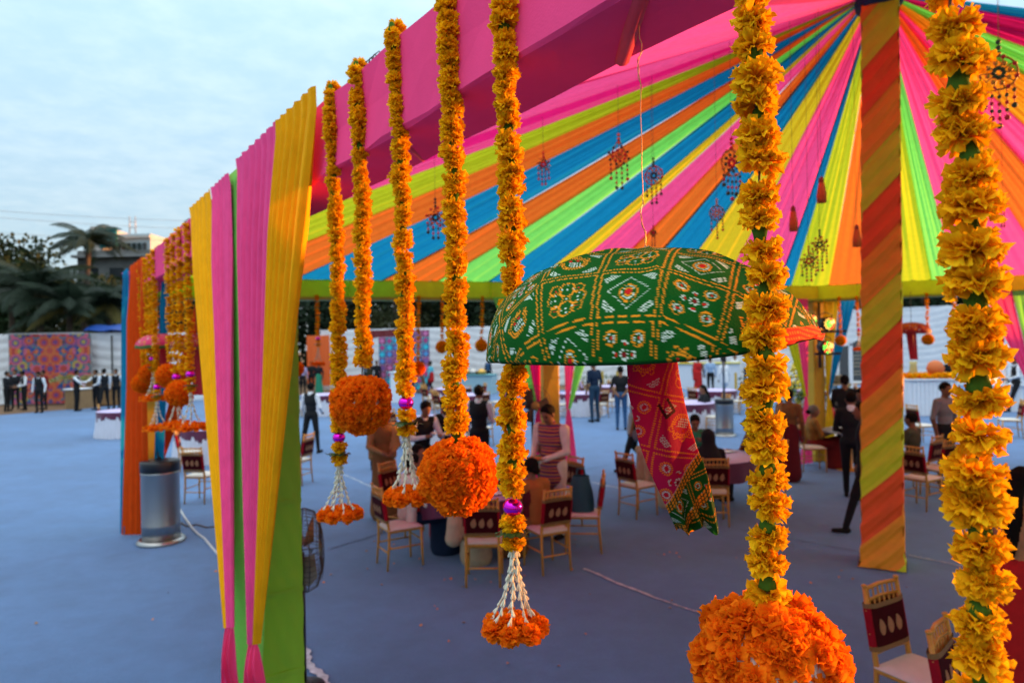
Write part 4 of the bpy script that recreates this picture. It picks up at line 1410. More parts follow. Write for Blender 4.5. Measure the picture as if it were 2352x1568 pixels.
def yarn_tassel(label, x, y, d):
    c = at(x, y, d)
    t = thing('yarn_tassel', label, 'tassel', c, 0, 'orange yarn tassels under the roof')
    top = roof_z(c.x, c.y) - c.z
    mb = MB(); mb.tube([(0, 0, .1), (0, 0, max(top, .3))], .0018, 4); mb.build('thread', m_thread, t)
    mb = MB(); mb.lathe([(.006, .10), (.018, .085), (.022, .06), (.02, .04)], 12); mb.build('tassel_head', mat('tassel_head', (.35, .06, .02), rough=.7), t)
    mb = MB()
    for i in range(28):
        a = i * 2.4; r0 = .018; r1 = .036 * random.uniform(.8, 1.1)
        mb.tube([(r0 * math.cos(a), r0 * math.sin(a), .045), (r1 * math.cos(a), r1 * math.sin(a), -.06), (r1 * math.cos(a) * .95, r1 * math.sin(a) * .95, -.13)], .006, 5)
    mb.build('tassel_yarn', mat('yarn_orange', (.75, .20, .03), rough=.8), t)
yarn_tassel('orange yarn tassel hanging at the edge of the blue drape', 1886, 432, 6.0)
yarn_tassel('orange yarn tassel against the pink drape', 1821, 498, 6.2)
yarn_tassel('small orange yarn tassel on the orange drape beside the wrapped pole', 1967, 538, 7.0)
# ---------------------------------------------------------------- people: one smooth skinned surface per body
def surface(prims, h, blend=.022, cut=None):
    """smooth union of tapered capsules and ellipsoids, meshed by surface nets; returns verts, quads, nearest primitive"""
    lo = np.array([1e9] * 3); hi = -lo
    for p in prims:
        if p[0] == 'c':
            a, b, ra, rb = np.array(p[1]), np.array(p[2]), p[3], p[4]
            lo = np.minimum(lo, np.minimum(a - ra, b - rb)); hi = np.maximum(hi, np.maximum(a + ra, b + rb))
        else:
            c, r = np.array(p[1]), np.array(p[2]); m = r.max(); lo = np.minimum(lo, c - m); hi = np.maximum(hi, c + m)
    lo = lo - 3 * h; hi = hi + 3 * h
    n = np.ceil((hi - lo) / h).astype(int) + 1
    ax = [lo[i] + h * np.arange(n[i]) for i in range(3)]
    Fd = np.full(n, 1.0)
    def dist(p, P):
        if p[0] == 'c':
            a, b, ra, rb = np.array(p[1], float), np.array(p[2], float), p[3], p[4]
            ab = b - a; L2 = max(1e-9, ab @ ab)
            t = np.clip(((P - a) @ ab) / L2, 0, 1)
            return np.linalg.norm(P - a - t[..., None] * ab, axis=-1) - (ra + (rb - ra) * t)
        c, r = np.array(p[1], float), np.array(p[2], float)
        q = (P - c)
        if len(p) > 4 and p[4] is not None:
            q = q @ p[4]
        k0 = np.linalg.norm(q / r, axis=-1); k1 = np.linalg.norm(q / (r * r), axis=-1)
        return np.where(k1 > 1e-9, k0 * (k0 - 1) / np.maximum(k1, 1e-9), -r.min())
    for p in prims:
        if p[0] == 'c':
            m = max(p[3], p[4]); plo = np.minimum(p[1], p[2]) - m - .05; phi = np.maximum(p[1], p[2]) + m + .05
        else:
            m = max(p[2]); plo = np.array(p[1]) - m - .05; phi = np.array(p[1]) + m + .05
        i0 = np.clip(np.floor((plo - lo) / h).astype(int), 0, n - 1); i1 = np.clip(np.ceil((phi - lo) / h).astype(int) + 1, 1, n)
        sl = tuple(slice(a, b) for a, b in zip(i0, i1))
        G = np.stack(np.meshgrid(*[ax[k][sl[k]] for k in range(3)], indexing='ij'), -1)
        d = dist(p, G)
        f = Fd[sl]
        bl = p[5] if len(p) > 5 else blend
        k = np.clip(.5 + .5 * (f - d) / bl, 0, 1)
        Fd[sl] = f * (1 - k) + d * k - bl * k * (1 - k)
    if cut is not None:
        G = np.stack(np.meshgrid(*ax, indexing='ij'), -1)
        Fd = np.maximum(Fd, cut(G))
    ins = Fd < 0
    s = ins.astype(np.int8)
    cs = sum(s[i:n[0] - 1 + i, j:n[1] - 1 + j, k:n[2] - 1 + k] for i in (0, 1) for j in (0, 1) for k in (0, 1))
    act = (cs > 0) & (cs < 8)
    idx = np.argwhere(act)
    vid = np.full(act.shape, -1, dtype=np.int64); vid[act] = np.arange(len(idx))
    acc = np.zeros((len(idx), 3)); cnt = np.zeros(len(idx))
    cor = [(i, j, k) for i in (0, 1) for j in (0, 1) for k in (0, 1)]
    for a in cor:
        for b in cor:
            if sum(b) - sum(a) == 1 and all(y >= x for x, y in zip(a, b)):
                ia = idx + a; ib = idx + b
                fa = Fd[ia[:, 0], ia[:, 1], ia[:, 2]]; fb = Fd[ib[:, 0], ib[:, 1], ib[:, 2]]
                m = (fa < 0) != (fb < 0)
                t = np.where(m, fa / np.where(m, fa - fb, 1), 0)
                pos = np.array(a) + t[:, None] * (np.array(b) - np.array(a))
                acc[m] += pos[m]; cnt[m] += 1
    V = lo + (idx + acc / cnt[:, None]) * h
    Q = []
    for axis in range(3):
        o1, o2 = (axis + 1) % 3, (axis + 2) % 3
        a = ins; sh = [slice(None)] * 3; sh2 = [slice(None)] * 3
        sh[axis] = slice(0, n[axis] - 1); sh2[axis] = slice(1, n[axis])
        ch = a[tuple(sh)] != a[tuple(sh2)]
        e = np.argwhere(ch)
        e = e[(e[:, o1] > 0) & (e[:, o2] > 0) & (e[:, o1] < n[o1] - 1) & (e[:, o2] < n[o2] - 1)]
        d1 = np.zeros(3, int); d1[o1] = 1; d2 = np.zeros(3, int); d2[o2] = 1
        q = np.stack([vid[tuple((e - d1 - d2).T)], vid[tuple((e - d2).T)], vid[tuple(e.T)], vid[tuple((e - d1).T)]], -1)
        fl = a[tuple(e.T)]
        q[~fl] = q[~fl][:, ::-1]
        Q.append(q)
    Q = np.concatenate(Q)
    Q = Q[(Q >= 0).all(1)]
    cen = V[Q].mean(1)
    best = np.full(len(cen), 1e9); who = np.zeros(len(cen), int)
    for i, p in enumerate(prims):
        d = dist(p, cen)
        m = d < best - 1e-6
        best[m] = d[m]; who[m] = i
    return V, Q, who

PM = {}
def pmat(key):
    """cloth, skin and hair colours for people"""
    if key in PM:
        return PM[key]
    T = dict(skin=(.22, .10, .055), skin2=(.15, .065, .035), glove=(.75, .72, .70), white=(.72, .74, .78), offwhite=(.68, .62, .52), black=(.012, .012, .014), vest=(.012, .013, .016), suit=(.014, .015, .019), hair=(.010, .008, .007), grey_hair=(.16, .14, .12),
             navy=(.010, .022, .05), jeans=(.03, .09, .20), darkjeans=(.02, .05, .09), brown=(.20, .09, .03), tan=(.36, .20, .08), saree_red=(.18, .012, .010), saree_red2=(.45, .015, .015), mustard=(.28, .13, .025), maroon=(.12, .01, .015), orange=(.60, .14, .02), green=(.03, .22, .12), teal=(.01, .30, .33),
             camo=(.07, .07, .04), grey=(.22, .20, .20), bluew=(.30, .42, .60), lilac=(.42, .33, .50), blush=(.48, .22, .10), cream=(.55, .42, .28), shoe=(.010, .009, .008), eye=(.02, .015, .012), lip=(.20, .06, .045), sky=(.10, .42, .52), pinkcloth=(.45, .12, .20), gold=(.40, .22, .05), rust=(.36, .13, .03), sheer=(.40, .30, .19))
    m = mat('wear_' + key, T[key], rough=(.5 if key.startswith('skin') else (.75 if 'hair' in key else .85)), var=.10, vscale=14, bump=(.12 if (key.startswith('skin') or 'hair' in key) else .55), bscale=(90 if (key.startswith('skin') or 'hair' in key) else 16), spec=(.05 if 'hair' in key else .2))
    PM[key] = m
    return m
def stripes_mat():
    m = bpy.data.materials.new('striped_cloth'); m.use_nodes = True
    t = m.node_tree; b = t.nodes['Principled BSDF']; b.inputs['Roughness'].default_value = .8
    tcn = t.nodes.new('ShaderNodeTexCoord'); sp = t.nodes.new('ShaderNodeSeparateXYZ'); t.links.new(tcn.outputs['Object'], sp.inputs[0])
    nz = t.nodes.new('ShaderNodeTexNoise'); nz.inputs['Scale'].default_value = 6; t.links.new(tcn.outputs['Object'], nz.inputs['Vector'])
    ma = t.nodes.new('ShaderNodeMath'); ma.operation = 'MULTIPLY_ADD'; ma.inputs[1].default_value = .03; t.links.new(nz.outputs['Fac'], ma.inputs[0]); t.links.new(sp.outputs['Z'], ma.inputs[2])
    mu = t.nodes.new('ShaderNodeMath'); mu.operation = 'MULTIPLY'; mu.inputs[1].default_value = 1 / .125; t.links.new(ma.outputs[0], mu.inputs[0])
    fr = t.nodes.new('ShaderNodeMath'); fr.operation = 'FRACT'; t.links.new(mu.outputs[0], fr.inputs[0])
    cr = t.nodes.new('ShaderNodeValToRGB'); cr.color_ramp.interpolation = 'CONSTANT'
    cols = [(0, (.13, .012, .10)), (.16, (.62, .20, .02)), (.28, (.03, .03, .09)), (.42, (.55, .15, .03)), (.54, (.16, .012, .12)), (.70, (.03, .08, .12)), (.80, (.62, .24, .03)), (.90, (.10, .01, .05))]
    while len(cr.color_ramp.elements) < len(cols):
        cr.color_ramp.elements.new(.5)
    for e, (p, c) in zip(cr.color_ramp.elements, cols):
        e.position = p; e.color = (*c, 1)
    t.links.new(fr.outputs[0], cr.inputs[0]); t.links.new(cr.outputs[0], b.inputs['Base Color'])
    return m
def prims_for(pose, wear, arms, detail, head_turn=0.0, head_down=0.0, lean=0.0, girth=1.0):
    """local frame: +Y is forward, Z up, height 1.72"""
    P = []
    top, bot, fore = wear.get('top', 'white'), wear.get('legs', 'black'), wear.get('fore', wear.get('arm', wear.get('top', 'white')))
    arm = wear.get('arm', top); skin = wear.get('skin', 'skin'); hand = wear.get('hand', skin); shoe = wear.get('shoe', 'shoe')
    dz = -.44 if pose == 'sit' else 0.0
    g = girth
    def c(a, b, ra, rb, m, bl=.022): P.append(('c', a, b, ra, rb, bl) if False else ('c', a, b, ra, rb, bl)); MK.append(m)
    def e(cn, r, m, bl=.022, rot=None): P.append(('e', cn, r, None, rot, bl)); MK.append(m)
    MK = []
    ly = lean
    # torso
    e((0, 0, .955 + dz), (.160 * g, .115 * g, .12), wear.get('hip', bot))
    e((0, ly * .25, 1.10 + dz), (.140 * g, .105 * g, .15), top)
    e((0, ly * .6, 1.27 + dz), (.168 * g, .118 * g, .17), top)
    e((0, ly * .85, 1.36 + dz), (.165 * g, .10 * g, .09), top)
    sh = [(s * .178 * g, ly * .95, 1.405 + dz) for s in (-1, 1)]
    c((-.12 * g, ly * .95, 1.41 + dz), (.12 * g, ly * .95, 1.41 + dz), .062, .062, top)
    # neck and head
    hd = np.array((0, ly * 1.15 + .035 + head_down * .06, 1.60 + dz - head_down * .03))
    c((0, ly * .98 - .005, 1.43 + dz), tuple(hd + (0, -.02, -.05)), .054, .050, skin)
    if wear.get('collar'):
        c((0, ly * .98, 1.445 + dz), (0, ly * .98 + .004, 1.475 + dz), .066, .060, wear['collar'], .008)
    ct, st = math.cos(head_turn), math.sin(head_turn); cd, sd = math.cos(head_down), math.sin(head_down)
    Rz = np.array([[ct, -st, 0], [st, ct, 0], [0, 0, 1]]); Rx = np.array([[1, 0, 0], [0, cd, sd], [0, -sd, cd]])
    HR = Rz @ Rx
    def H(x, y, z): return tuple(hd + HR @ np.array((x, y, z)))
    e(H(0, -.012, .03), (.076, .096, .092), skin, .02, HR); e(H(0, .02, -.035), (.060, .070, .078), skin, .03, HR)
    if detail > 0:
        c(H(0, .088, .012), H(0, .106, -.022), .009, .014, skin, .012)
        for s in (-1, 1):
            e(H(s * .078, -.008, -.002), (.011, .022, .032), skin, .008, HR)
            c(H(s * .012, .086, .035), H(s * .045, .074, .034), .009, .007, skin, .012)
    if detail > 1:
        for s in (-1, 1):
            e(H(s * .031, .080, .012), (.012, .008, .006), 'eye', .003, HR)
            c(H(s * .014, .093, .034), H(s * .046, .080, .034), .004, .003, 'hair', .003)
        c(H(-.020, .086, -.052), H(.020, .086, -.052), .006, .006, 'lip', .004)
    # legs
    if pose == 'sit':
        kn = [(s * .11, .42, .50) for s in (-1, 1)]; an = [(s * .11, .44, .09) for s in (-1, 1)]; hp = [(s * .09, .02, .50) for s in (-1, 1)]
    elif pose == 'walk':
        hp = [(s * .09, 0, .93) for s in (-1, 1)]; kn = [(-.09, .14, .52), (.09, .06, .50)]; an = [(-.09, .26, .10), (.09, -.22, .16)]
    elif pose == 'stride':
        hp = [(s * .09, 0, .93) for s in (-1, 1)]; kn = [(-.16, -.04, .50), (.13, .03, .50)]; an = [(-.26, -.02, .09), (.17, .02, .09)]
    else:
        hp = [(s * .09, 0, .93) for s in (-1, 1)]; kn = [(s * .10, .015, .50) for s in (-1, 1)]; an = [(s * .105, -.02, .09) for s in (-1, 1)]
    lw = wear.get('loose', 1.0)
    for i in range(2):
        c(hp[i], kn[i], .088 * g * lw ** .5, .060 * lw, bot); c(kn[i], an[i], .058 * lw, .042 * lw, bot)
        a = an[i]
        c((a[0], a[1] - .03, a[2] - .055), (a[0] * 1.08, a[1] + .15, .04 if pose != 'walk' or i == 0 else a[2] - .1), .036, .032, shoe, .012)
    if wear.get('skirt'):
        m = wear['skirt']
        if pose == 'sit':
            e((0, .20, .52), (.20, .30, .11), m); c((0, .42, .48), (0, .45, .10), .17, .20, m)
        else:
            c((0, 0, .98), (0, 0, .14), .155 * g, .215, m); c((-.06, .02, .5), (-.1, .03, .1), .14, .15, m)
    # arms
    for i, s in enumerate((-1, 1)):
        el, wr = arms[i]
        el = (el[0], el[1] + ly * .9, el[2] + dz); wr = (wr[0], wr[1] + ly * .9, wr[2] + dz)
        c(sh[i], el, .056 * g, .044, arm); c(el, wr, .043, .030, fore)
        d = np.array(wr) - np.array(el); d /= np.linalg.norm(d)
        if wear.get('cuff'):
            c(tuple(np.array(wr) - d * .03), wr, .036, .036, wear['cuff'], .006)
        pc = np.array(wr) + d * .045
        sd_ = np.cross(d, (0, 0, 1)) if abs(d[2]) < .8 else np.cross(d, (0, 1, 0)); sd_ /= np.linalg.norm(sd_)
        up = np.cross(sd_, d)
        c(wr, tuple(pc), .028, .034, hand, .012)
        c(tuple(pc - sd_ * .022), tuple(pc + sd_ * .022), .020, .020, hand, .01)
        if detail > 1:
            for k in range(4):
                b0 = pc + sd_ * (k - 1.5) * .019 + d * .018
                ln = (.058, .068, .064, .050)[k]
                m1 = b0 + d * ln * .5 - up * .004; m2 = b0 + d * ln * .82 - up * .022
                c(tuple(b0), tuple(m1), .0095, .0088, hand, .004); c(tuple(m1), tuple(m2), .0088, .0072, hand, .004)
            th0 = pc - d * .025 - sd_ * .026 * s; th1 = th0 - sd_ * .03 * s + d * .028; th2 = th1 + d * .026 - up * .008
            c(tuple(th0), tuple(th1), .012, .0105, hand, .006); c(tuple(th1), tuple(th2), .0105, .008, hand, .004)
        else:
            c(tuple(pc), tuple(pc + d * .075 - up * .012), .026, .016, hand, .012)
            c(tuple(pc - sd_ * .02 * s), tuple(pc - sd_ * .045 * s + d * .03), .013, .010, hand, .01)
    for x in wear.get('extra', []):
        if x == 'pallu':         # end of a saree over the left shoulder and down the back
            m = wear['pallu']
            c((-.15, ly + .02, 1.43 + dz), (.10, .11 + ly * .4, 1.12 + dz), .055, .075, m); c((-.15, ly, 1.44 + dz), (-.13, -.10 + ly * .3, 1.05 + dz), .06, .09, m); c((-.13, -.11, 1.05 + dz), (-.14, -.12, .72 + dz * .6), .085, .10, m)
        if x == 'shawl':
            m = wear['shawl']
            c((-.17, ly - .01, 1.40 + dz), (.17, ly - .01, 1.40 + dz), .075, .075, m); c((-.17, .02, 1.36 + dz), (-.13, .10, .98 + dz), .062, .055, m); c((.17, -.02, 1.36 + dz), (.15, -.07, .95 + dz), .065, .06, m); c((0, -.05, 1.36 + dz), (0, -.09, 1.0 + dz), .10, .09, m)
        if x == 'hood':
            m = wear['hood']
            e(H(0, -.03, .03), (.098, .112, .118), m, .02, HR); c(H(0, -.05, -.05), (0, ly * .6 - .05, 1.32 + dz), .095, .17, m, .04); c((0, -.07, 1.3 + dz), (0, -.10, 1.0 + dz), .16, .17, m, .04)
        if x == 'capejacket':
            c((0, 0, 1.3 + dz), (0, 0, .95 + dz), .155, .17, top)
        if x == 'coat':
            c((0, .0, 1.10 + dz), (0, .0, .80 + dz), .15, .18, wear.get('coat', top))
        if x == 'bun':
            e(H(0, -.12, -.01), (.05, .05, .05), 'hair', .01)
        if x == 'plait':
            c(H(0, -.10, .0), (0, ly - .13, 1.38 + dz), .055, .06, 'hair', .02); c((0, ly - .13, 1.38 + dz), (.0, -.14, 1.12 + dz), .06, .025, 'hair', .02)
    return P, MK, hd, HR
IDLE = [((-.24, -.02, 1.12), (-.24, .05, .87)), ((.24, -.02, 1.12), (.24, .05, .87))]
FRONT = [((-.23, .04, 1.13), (-.08, .24, 1.05)), ((.23, .04, 1.13), (.08, .24, 1.05))]
BEHIND = [((-.25, -.07, 1.14), (-.10, -.16, .98)), ((.25, -.07, 1.14), (.10, -.16, .98))]
REACH = [((-.24, .02, 1.14), (-.16, .30, 1.06)), ((.22, .18, 1.24), (.14, .46, 1.22))]
TABLE = [((-.25, .10, 1.14), (-.12, .34, 1.19)), ((.25, .10, 1.14), (.12, .34, 1.19))]
PHONE = [((-.22, .10, 1.14), (-.05, .26, 1.32)), ((.24, -.02, 1.12), (.24, .05, .87))]
def person(label, loc, rz, pose='stand', wear=None, arms=IDLE, h=1.72, vox=.02, detail=0, hair='hair', group=None, striped=False, **kw):
    P, MK, hd, HR = prims_for(pose, wear, arms, detail, **kw)
    V, Q, who = surface(P, vox)
    keys = sorted(set(MK)); mi = np.array([keys.index(MK[i]) for i in range(len(MK))])[who]
    s = h / 1.72
    t = thing('person', label, 'person', loc, rz, group)
    mats_ = [(stripes_mat() if (striped and k == 'stripe') else pmat(k)) for k in keys]
    o = mesh_obj('body', np_mesh('body', V * s, Q, mats_, None, True, mi), t)
    if hair:
        hx = lambda x, y, z: hd + HR @ np.array((x, y, z))
        ps = [('e', tuple(hx(0, -.020, .040)), (.086, .104, .098), None, HR, .01)]
        if kw.get('head_down', 0) or detail > 1:
            ps.append(('e', tuple(hx(0, .035, .100)), (.058, .040, .026), None, HR, .02))
        nrm = HR @ np.array((0, .80, -.60)); org = hd + HR @ np.array((0, .055, .055))
        V2, Q2, _ = surface(ps, max(.010, vox * .7), .01, cut=lambda G: (G - org) @ nrm)
        V2 = V2 + .003 * np.sin(V2 * 120)
        mesh_obj('hair', np_mesh('hair', V2 * s, Q2, pmat(hair)), t)
    return t
W = dict
waiter = W(top='vest', legs='black', arm='white', fore='white', hip='black', collar='white', hand='skin')
def face(dx, dy):
    """heading so that the figure's front (+Y) looks along (dx, dy)"""
    return math.atan2(-dx, dy)

# far left group by the printed backdrop
GW = 'waiters standing by the printed backdrop'
def G0(x, y):
    p = gnd(x, y); return (p.x, p.y, 0)
person('waiter in a dark suit at the far left end, hands together', G0(17, 945), face(1, .1), 'stand', W(top='suit', legs='black', arm='suit', fore='suit', collar='white', hip='black'), FRONT, vox=.024, group=GW)
person('waiter in a dark suit facing out, behind the left end waiter', G0(36, 940), face(.3, -1), 'stand', W(top='suit', legs='black', arm='suit', fore='suit', collar='white', hip='black'), FRONT, h=1.76, vox=.024, group=GW)
person('waiter with white sleeves and head bowed, third from the left end', G0(57, 942), face(-.6, -.8), 'stand', waiter, FRONT, vox=.024, group=GW, head_down=.5)
person('waiter in a black waistcoat standing in front of the person in red', G0(91, 948), face(.1, -1), 'stand', waiter, IDLE, vox=.024, group=GW, head_down=.3)
person('person in a dark red shirt behind a waiter at the printed backdrop', G0(101, 940), face(-.2, -1), 'stand', W(top='saree_red', legs='black', arm='saree_red'), IDLE, vox=.024, group=GW)
person('waiter reaching out an arm beside the wooden counter', G0(177, 944), face(1, .2), 'stand', waiter, REACH, vox=.024, group=GW)
person('waiter facing out from the wooden counter with one arm held out', G0(222, 941), face(-.3, -1), 'stand', waiter, REACH, vox=.024, group=GW)
person('waiter seen from behind with bent elbow at the wooden counter', G0(241, 942), face(-.8, .5), 'stride', waiter, FRONT, h=1.76, vox=.024, group=GW)
person('waiter at the right end of the wooden counter, arm hanging', G0(268, 938), face(.2, -1), 'stand', waiter, IDLE, vox=.024, group=GW)

# middle of the court
person('waiter in a black waistcoat walking away across the blue carpet', G0(716, 1040), face(.25, 1), 'stride', waiter, [((-.25, .02, 1.12), (-.24, .14, .90)), ((.25, -.02, 1.12), (.20, .18, 1.0))], h=1.66, vox=.016, detail=1)
person('waiter standing with feet apart behind the hanging orange ball', G0(868, 1078), face(-.1, 1), 'stand', waiter, FRONT, vox=.018, detail=1)
person('waiter with folded arms seen from behind, nearest the tall garland with the big ball', (-.60, 11.9, 0), face(.2, 1), 'stand', waiter, FRONT, h=1.78, vox=.016, detail=1)
person('waiter in a waistcoat bending over the occupied table, left of the big ball', (-1.42, 10.5, 0), face(.6, -1), 'stand', waiter, TABLE, h=1.66, vox=.016, detail=1, lean=.12, head_down=.4)
person('waiter with pale sleeves leaning between the tassel and the big ball', (-1.02, 10.7, 0), face(-.2, -1), 'stand', W(top='vest', legs='black', arm='lilac', fore='lilac', hip='black', collar='white', hand='glove'), TABLE, h=1.68, vox=.016, detail=1, lean=.1, head_down=.4)
person('woman in a long tan shawl standing behind the occupied table', (-1.9, 9.9, 0), face(.5, -1), 'stand', W(top='brown', legs='brown', skirt='brown', arm='tan', extra=['shawl', 'plait'], shawl='tan'), FRONT, h=1.62, vox=.016, detail=1)
person('waiter in a striped waistcoat and white gloves holding a plate', (.50, 8.78, 0), face(-.62, -.78), 'stand', W(top='stripe', legs='offwhite', hip='stripe', arm='offwhite', fore='offwhite', cuff='offwhite', hand='glove', collar='stripe', extra=['coat'], coat='stripe', loose=1.15),
       [((-.25, .03, 1.13), (-.10, .24, 1.06)), ((.25, .03, 1.13), (.12, .26, 1.05))], h=1.72, vox=.0085, detail=2, striped=True, head_down=.45, lean=.03, girth=1.16)
person('man in a navy T-shirt and jeans standing side on by the far tables', G0(1366, 969), face(-.5, .8), 'stand', W(top='navy', legs='darkjeans', hip='darkjeans', arm='navy', fore='skin'), IDLE, h=1.92, vox=.018, detail=1)
person('man in a black T-shirt, cap and light jeans seen from behind', G0(1427, 987), face(.2, 1), 'stand', W(top='black', legs='jeans', hip='jeans', arm='black', fore='skin'), BEHIND, h=1.80, vox=.018, detail=1)
person('person in a long grey tunic walking behind the red sash', G0(1462, 1085), face(-.9, .3), 'walk', W(top='grey', legs='black', hip='grey', arm='grey', fore='brown', extra=['coat'], coat='grey'), IDLE, h=1.66, vox=.016, detail=1)
person('woman in black sitting side on at a far table beside the steel heater', G0(1622, 985), face(-1, -.1), 'sit', W(top='black', legs='black', arm='black', extra=['plait']), TABLE, h=1.66, vox=.018, detail=1, lean=.06)
# table behind the sash
person('person in a green shirt with a flowered scarf eating at the middle table', (2.98, 11.25, .0), face(-.1, -1), 'sit', W(top='green', legs='black', arm='green', fore='green', extra=['shawl'], shawl='camo'), PHONE, h=1.72, vox=.014, detail=2, head_down=.35)
person('woman in a black headscarf sitting with her back turned at the middle table', (2.72, 9.55, .0), face(.1, 1), 'sit', W(top='black', legs='black', arm='black', hood='black', extra=['hood']), TABLE, h=1.66, vox=.014, detail=1, hair=None)
person('man with bowed head half hidden behind the close garland at the middle table', (3.75, 10.7, .0), face(-1, -.1), 'sit', W(top='brown', legs='black', arm='brown', fore='brown'), TABLE, h=1.70, vox=.016, detail=1, head_down=.4)
person('guest in a pale green outfit on the chair left of the red sash', (1.95, 10.15, .0), face(.8, .3), 'sit', W(top='cream', legs='cream', arm='cream', skirt='cream', extra=['shawl'], shawl='sheer'), TABLE, h=1.55, vox=.016, detail=1)
# near occupied table
person('guest in a white scarf and navy clothes at the left of the near table', (-1.22, 8.05, .0), face(.9, .5), 'sit', W(top='saree_red2', legs='navy', arm='offwhite', fore='skin', skirt='navy', extra=['shawl'], shawl='offwhite'), TABLE, h=1.64, vox=.014, detail=1)
person('guest in a grey and gold saree with her back turned at the near table', (-.52, 7.42, .0), face(.15, 1), 'sit', W(top='maroon', legs='sheer', arm='brown', skirt='sheer', pallu='sheer', extra=['pallu', 'bun']), TABLE, h=1.6, vox=.014, detail=1)
person('guest in an orange and brown saree beside the long tasselled garland', (.20, 7.75, .0), face(-.6, .9), 'sit', W(top='maroon', legs='brown', arm='mustard', fore='skin2', skirt='brown', shawl='rust', extra=['shawl', 'bun']), TABLE, h=1.6, vox=.014, detail=1)
person('dark haired guest at the back of the near table behind the tasselled garland', (.02, 9.05, .0), face(-.2, -1), 'sit', W(top='mustard', legs='maroon', arm='mustard', skirt='maroon', extra=[]), TABLE, h=1.6, vox=.016, detail=1)
person('guest in a bright red saree at the far left of the near table', (-1.28, 9.0, .0), face(.8, -.5), 'sit', W(top='saree_red2', legs='saree_red2', arm='saree_red2', fore='skin', skirt='saree_red2', pallu='orange', extra=['pallu', 'bun']), TABLE, h=1.6, vox=.016, detail=1)
person('guest in a green kurta at the far right of the near table', (.42, 9.15, .0), face(-.8, -.5), 'sit', W(top='green', legs='cream', arm='green', fore='skin'), TABLE, h=1.66, vox=.016, detail=1)
# right hand side
person('grey haired woman in a maroon and mustard saree sitting with papers on her lap', G0(1868, 1075), face(1, -.1), 'sit', W(top='mustard', legs='saree_red', arm='mustard', fore='skin2', skirt='saree_red', pallu='mustard', extra=['pallu', 'bun']), TABLE, h=1.62, vox=.014, detail=1, hair='grey_hair')
person('grey haired woman in a red saree facing the table beside the standing waiters', G0(1922, 1040), face(1, .2), 'sit', W(top='saree_red2', legs='saree_red2', arm='saree_red2', fore='skin2', skirt='saree_red2', pallu='saree_red2', extra=['pallu', 'bun']), TABLE, h=1.58, vox=.016, detail=1, hair='grey_hair')
person('woman in a brown and gold saree standing just right of the close garland', (4.84, 12.0, 0), face(.6, .8), 'stand', W(top='brown', legs='maroon', skirt='maroon', arm='brown', pallu='tan', extra=['pallu', 'bun']), IDLE, h=1.6, vox=.016, detail=1)
person('tall man in black with a hair knot standing behind the right hand table', G0(1943, 1062), face(.3, 1), 'stand', W(top='black', legs='black', arm='black', extra=['bun']), FRONT, h=1.74, vox=.016, detail=1)
person('waiter in black leaning over with a napkin, nearest the wrapped pole', G0(1958, 1150), face(.5, 1), 'walk', W(top='vest', legs='black', arm='black', fore='black', hip='black', collar='white'), FRONT, h=1.66, vox=.014, detail=1, head_down=.2)
person('second waiter in black whose face shows left of the wrapped pole', G0(1988, 1120), face(-.8, -.3), 'stand', waiter, FRONT, h=1.66, vox=.016, detail=1, head_down=.3)
person('man stepping behind the wrapped pole with one black shoe showing', G0(1990, 1224), face(-.9, .3), 'walk', W(top='suit', legs='black', arm='suit', hip='black'), IDLE, h=1.66, vox=.018, detail=1)
person('guest in a camouflage print shirt sitting right of the wrapped pole', G0(2098, 1120), face(-.6, .9), 'sit', W(top='camo', legs='black', arm='camo', fore='skin2'), TABLE, h=1.66, vox=.016, detail=1)
person('person in a grey top standing behind the closest garland', G0(2172, 1110), face(.3, -1), 'stand', W(top='grey', legs='black', hip='black', arm='grey', fore='skin2'), IDLE, h=1.70, vox=.016, detail=1)
person('waiter in a black waistcoat walking at the far right edge', G0(2334, 945), face(-.9, .2), 'walk', waiter, FRONT, h=1.74, vox=.018, detail=1)
person('woman in a tan blouse and red saree with long black hair at the right edge', (3.37, 4.55, 0), face(.9, .45), 'stand', W(top='blush', legs='saree_red2', skirt='saree_red2', hip='saree_red2', arm='blush', fore='skin', pallu='saree_red2', extra=['plait']), FRONT, h=1.60, vox=.012, detail=2)

# crowd by the stage and buffet, small in the picture
GC = 'guests and staff around the stage and buffet'
def far_person(label, x, yf, wear, rz, pose='stand', arms=IDLE, h=1.70, **kw):
    person(label, G0(x, yf), rz, pose, wear, arms, h=h, vox=.026, detail=0, group=GC, **kw)
far_person('person in a turquoise top with a red bag walking past the patchwork panel', 990, 908, W(top='sky', legs='black', arm='sky', hip='black', extra=['coat'], coat='saree_red2'), face(-.8, .3), 'walk')
far_person('person in a brown tunic walking behind the garland with the far orange ball', 970, 905, W(top='grey', legs='brown', arm='grey', hip='grey'), face(.8, .2), 'walk')
far_person('person in a bright blue shirt behind the far orange ball', 966, 884, W(top='jeans', legs='black', arm='jeans'), face(.2, -1))
far_person('person in a blue jacket and white cap left of the umbrella edge', 1122, 892, W(top='jeans', legs='black', arm='navy'), face(.6, .6))
far_person('person in a lilac shirt with their back turned under the orange panel', 696, 905, W(top='lilac', legs='black', arm='lilac'), face(0, 1))
far_person('person in black standing beside the orange panel tassel', 716, 900, W(top='black', legs='black', arm='black'), face(.4, -1))
far_person('person in a green skirt below the orange panel tassel', 733, 905, W(top='black', legs='green', skirt='green', arm='black'), face(-.2, -1))
far_person('person in a white shirt and waistcoat behind the yellow curtain edge', 672, 915, waiter, face(.4, -1))
far_person('person in a pale blue shirt beside the stage canopy', 842, 895, W(top='bluew', legs='black', arm='bluew'), face(0, -1))
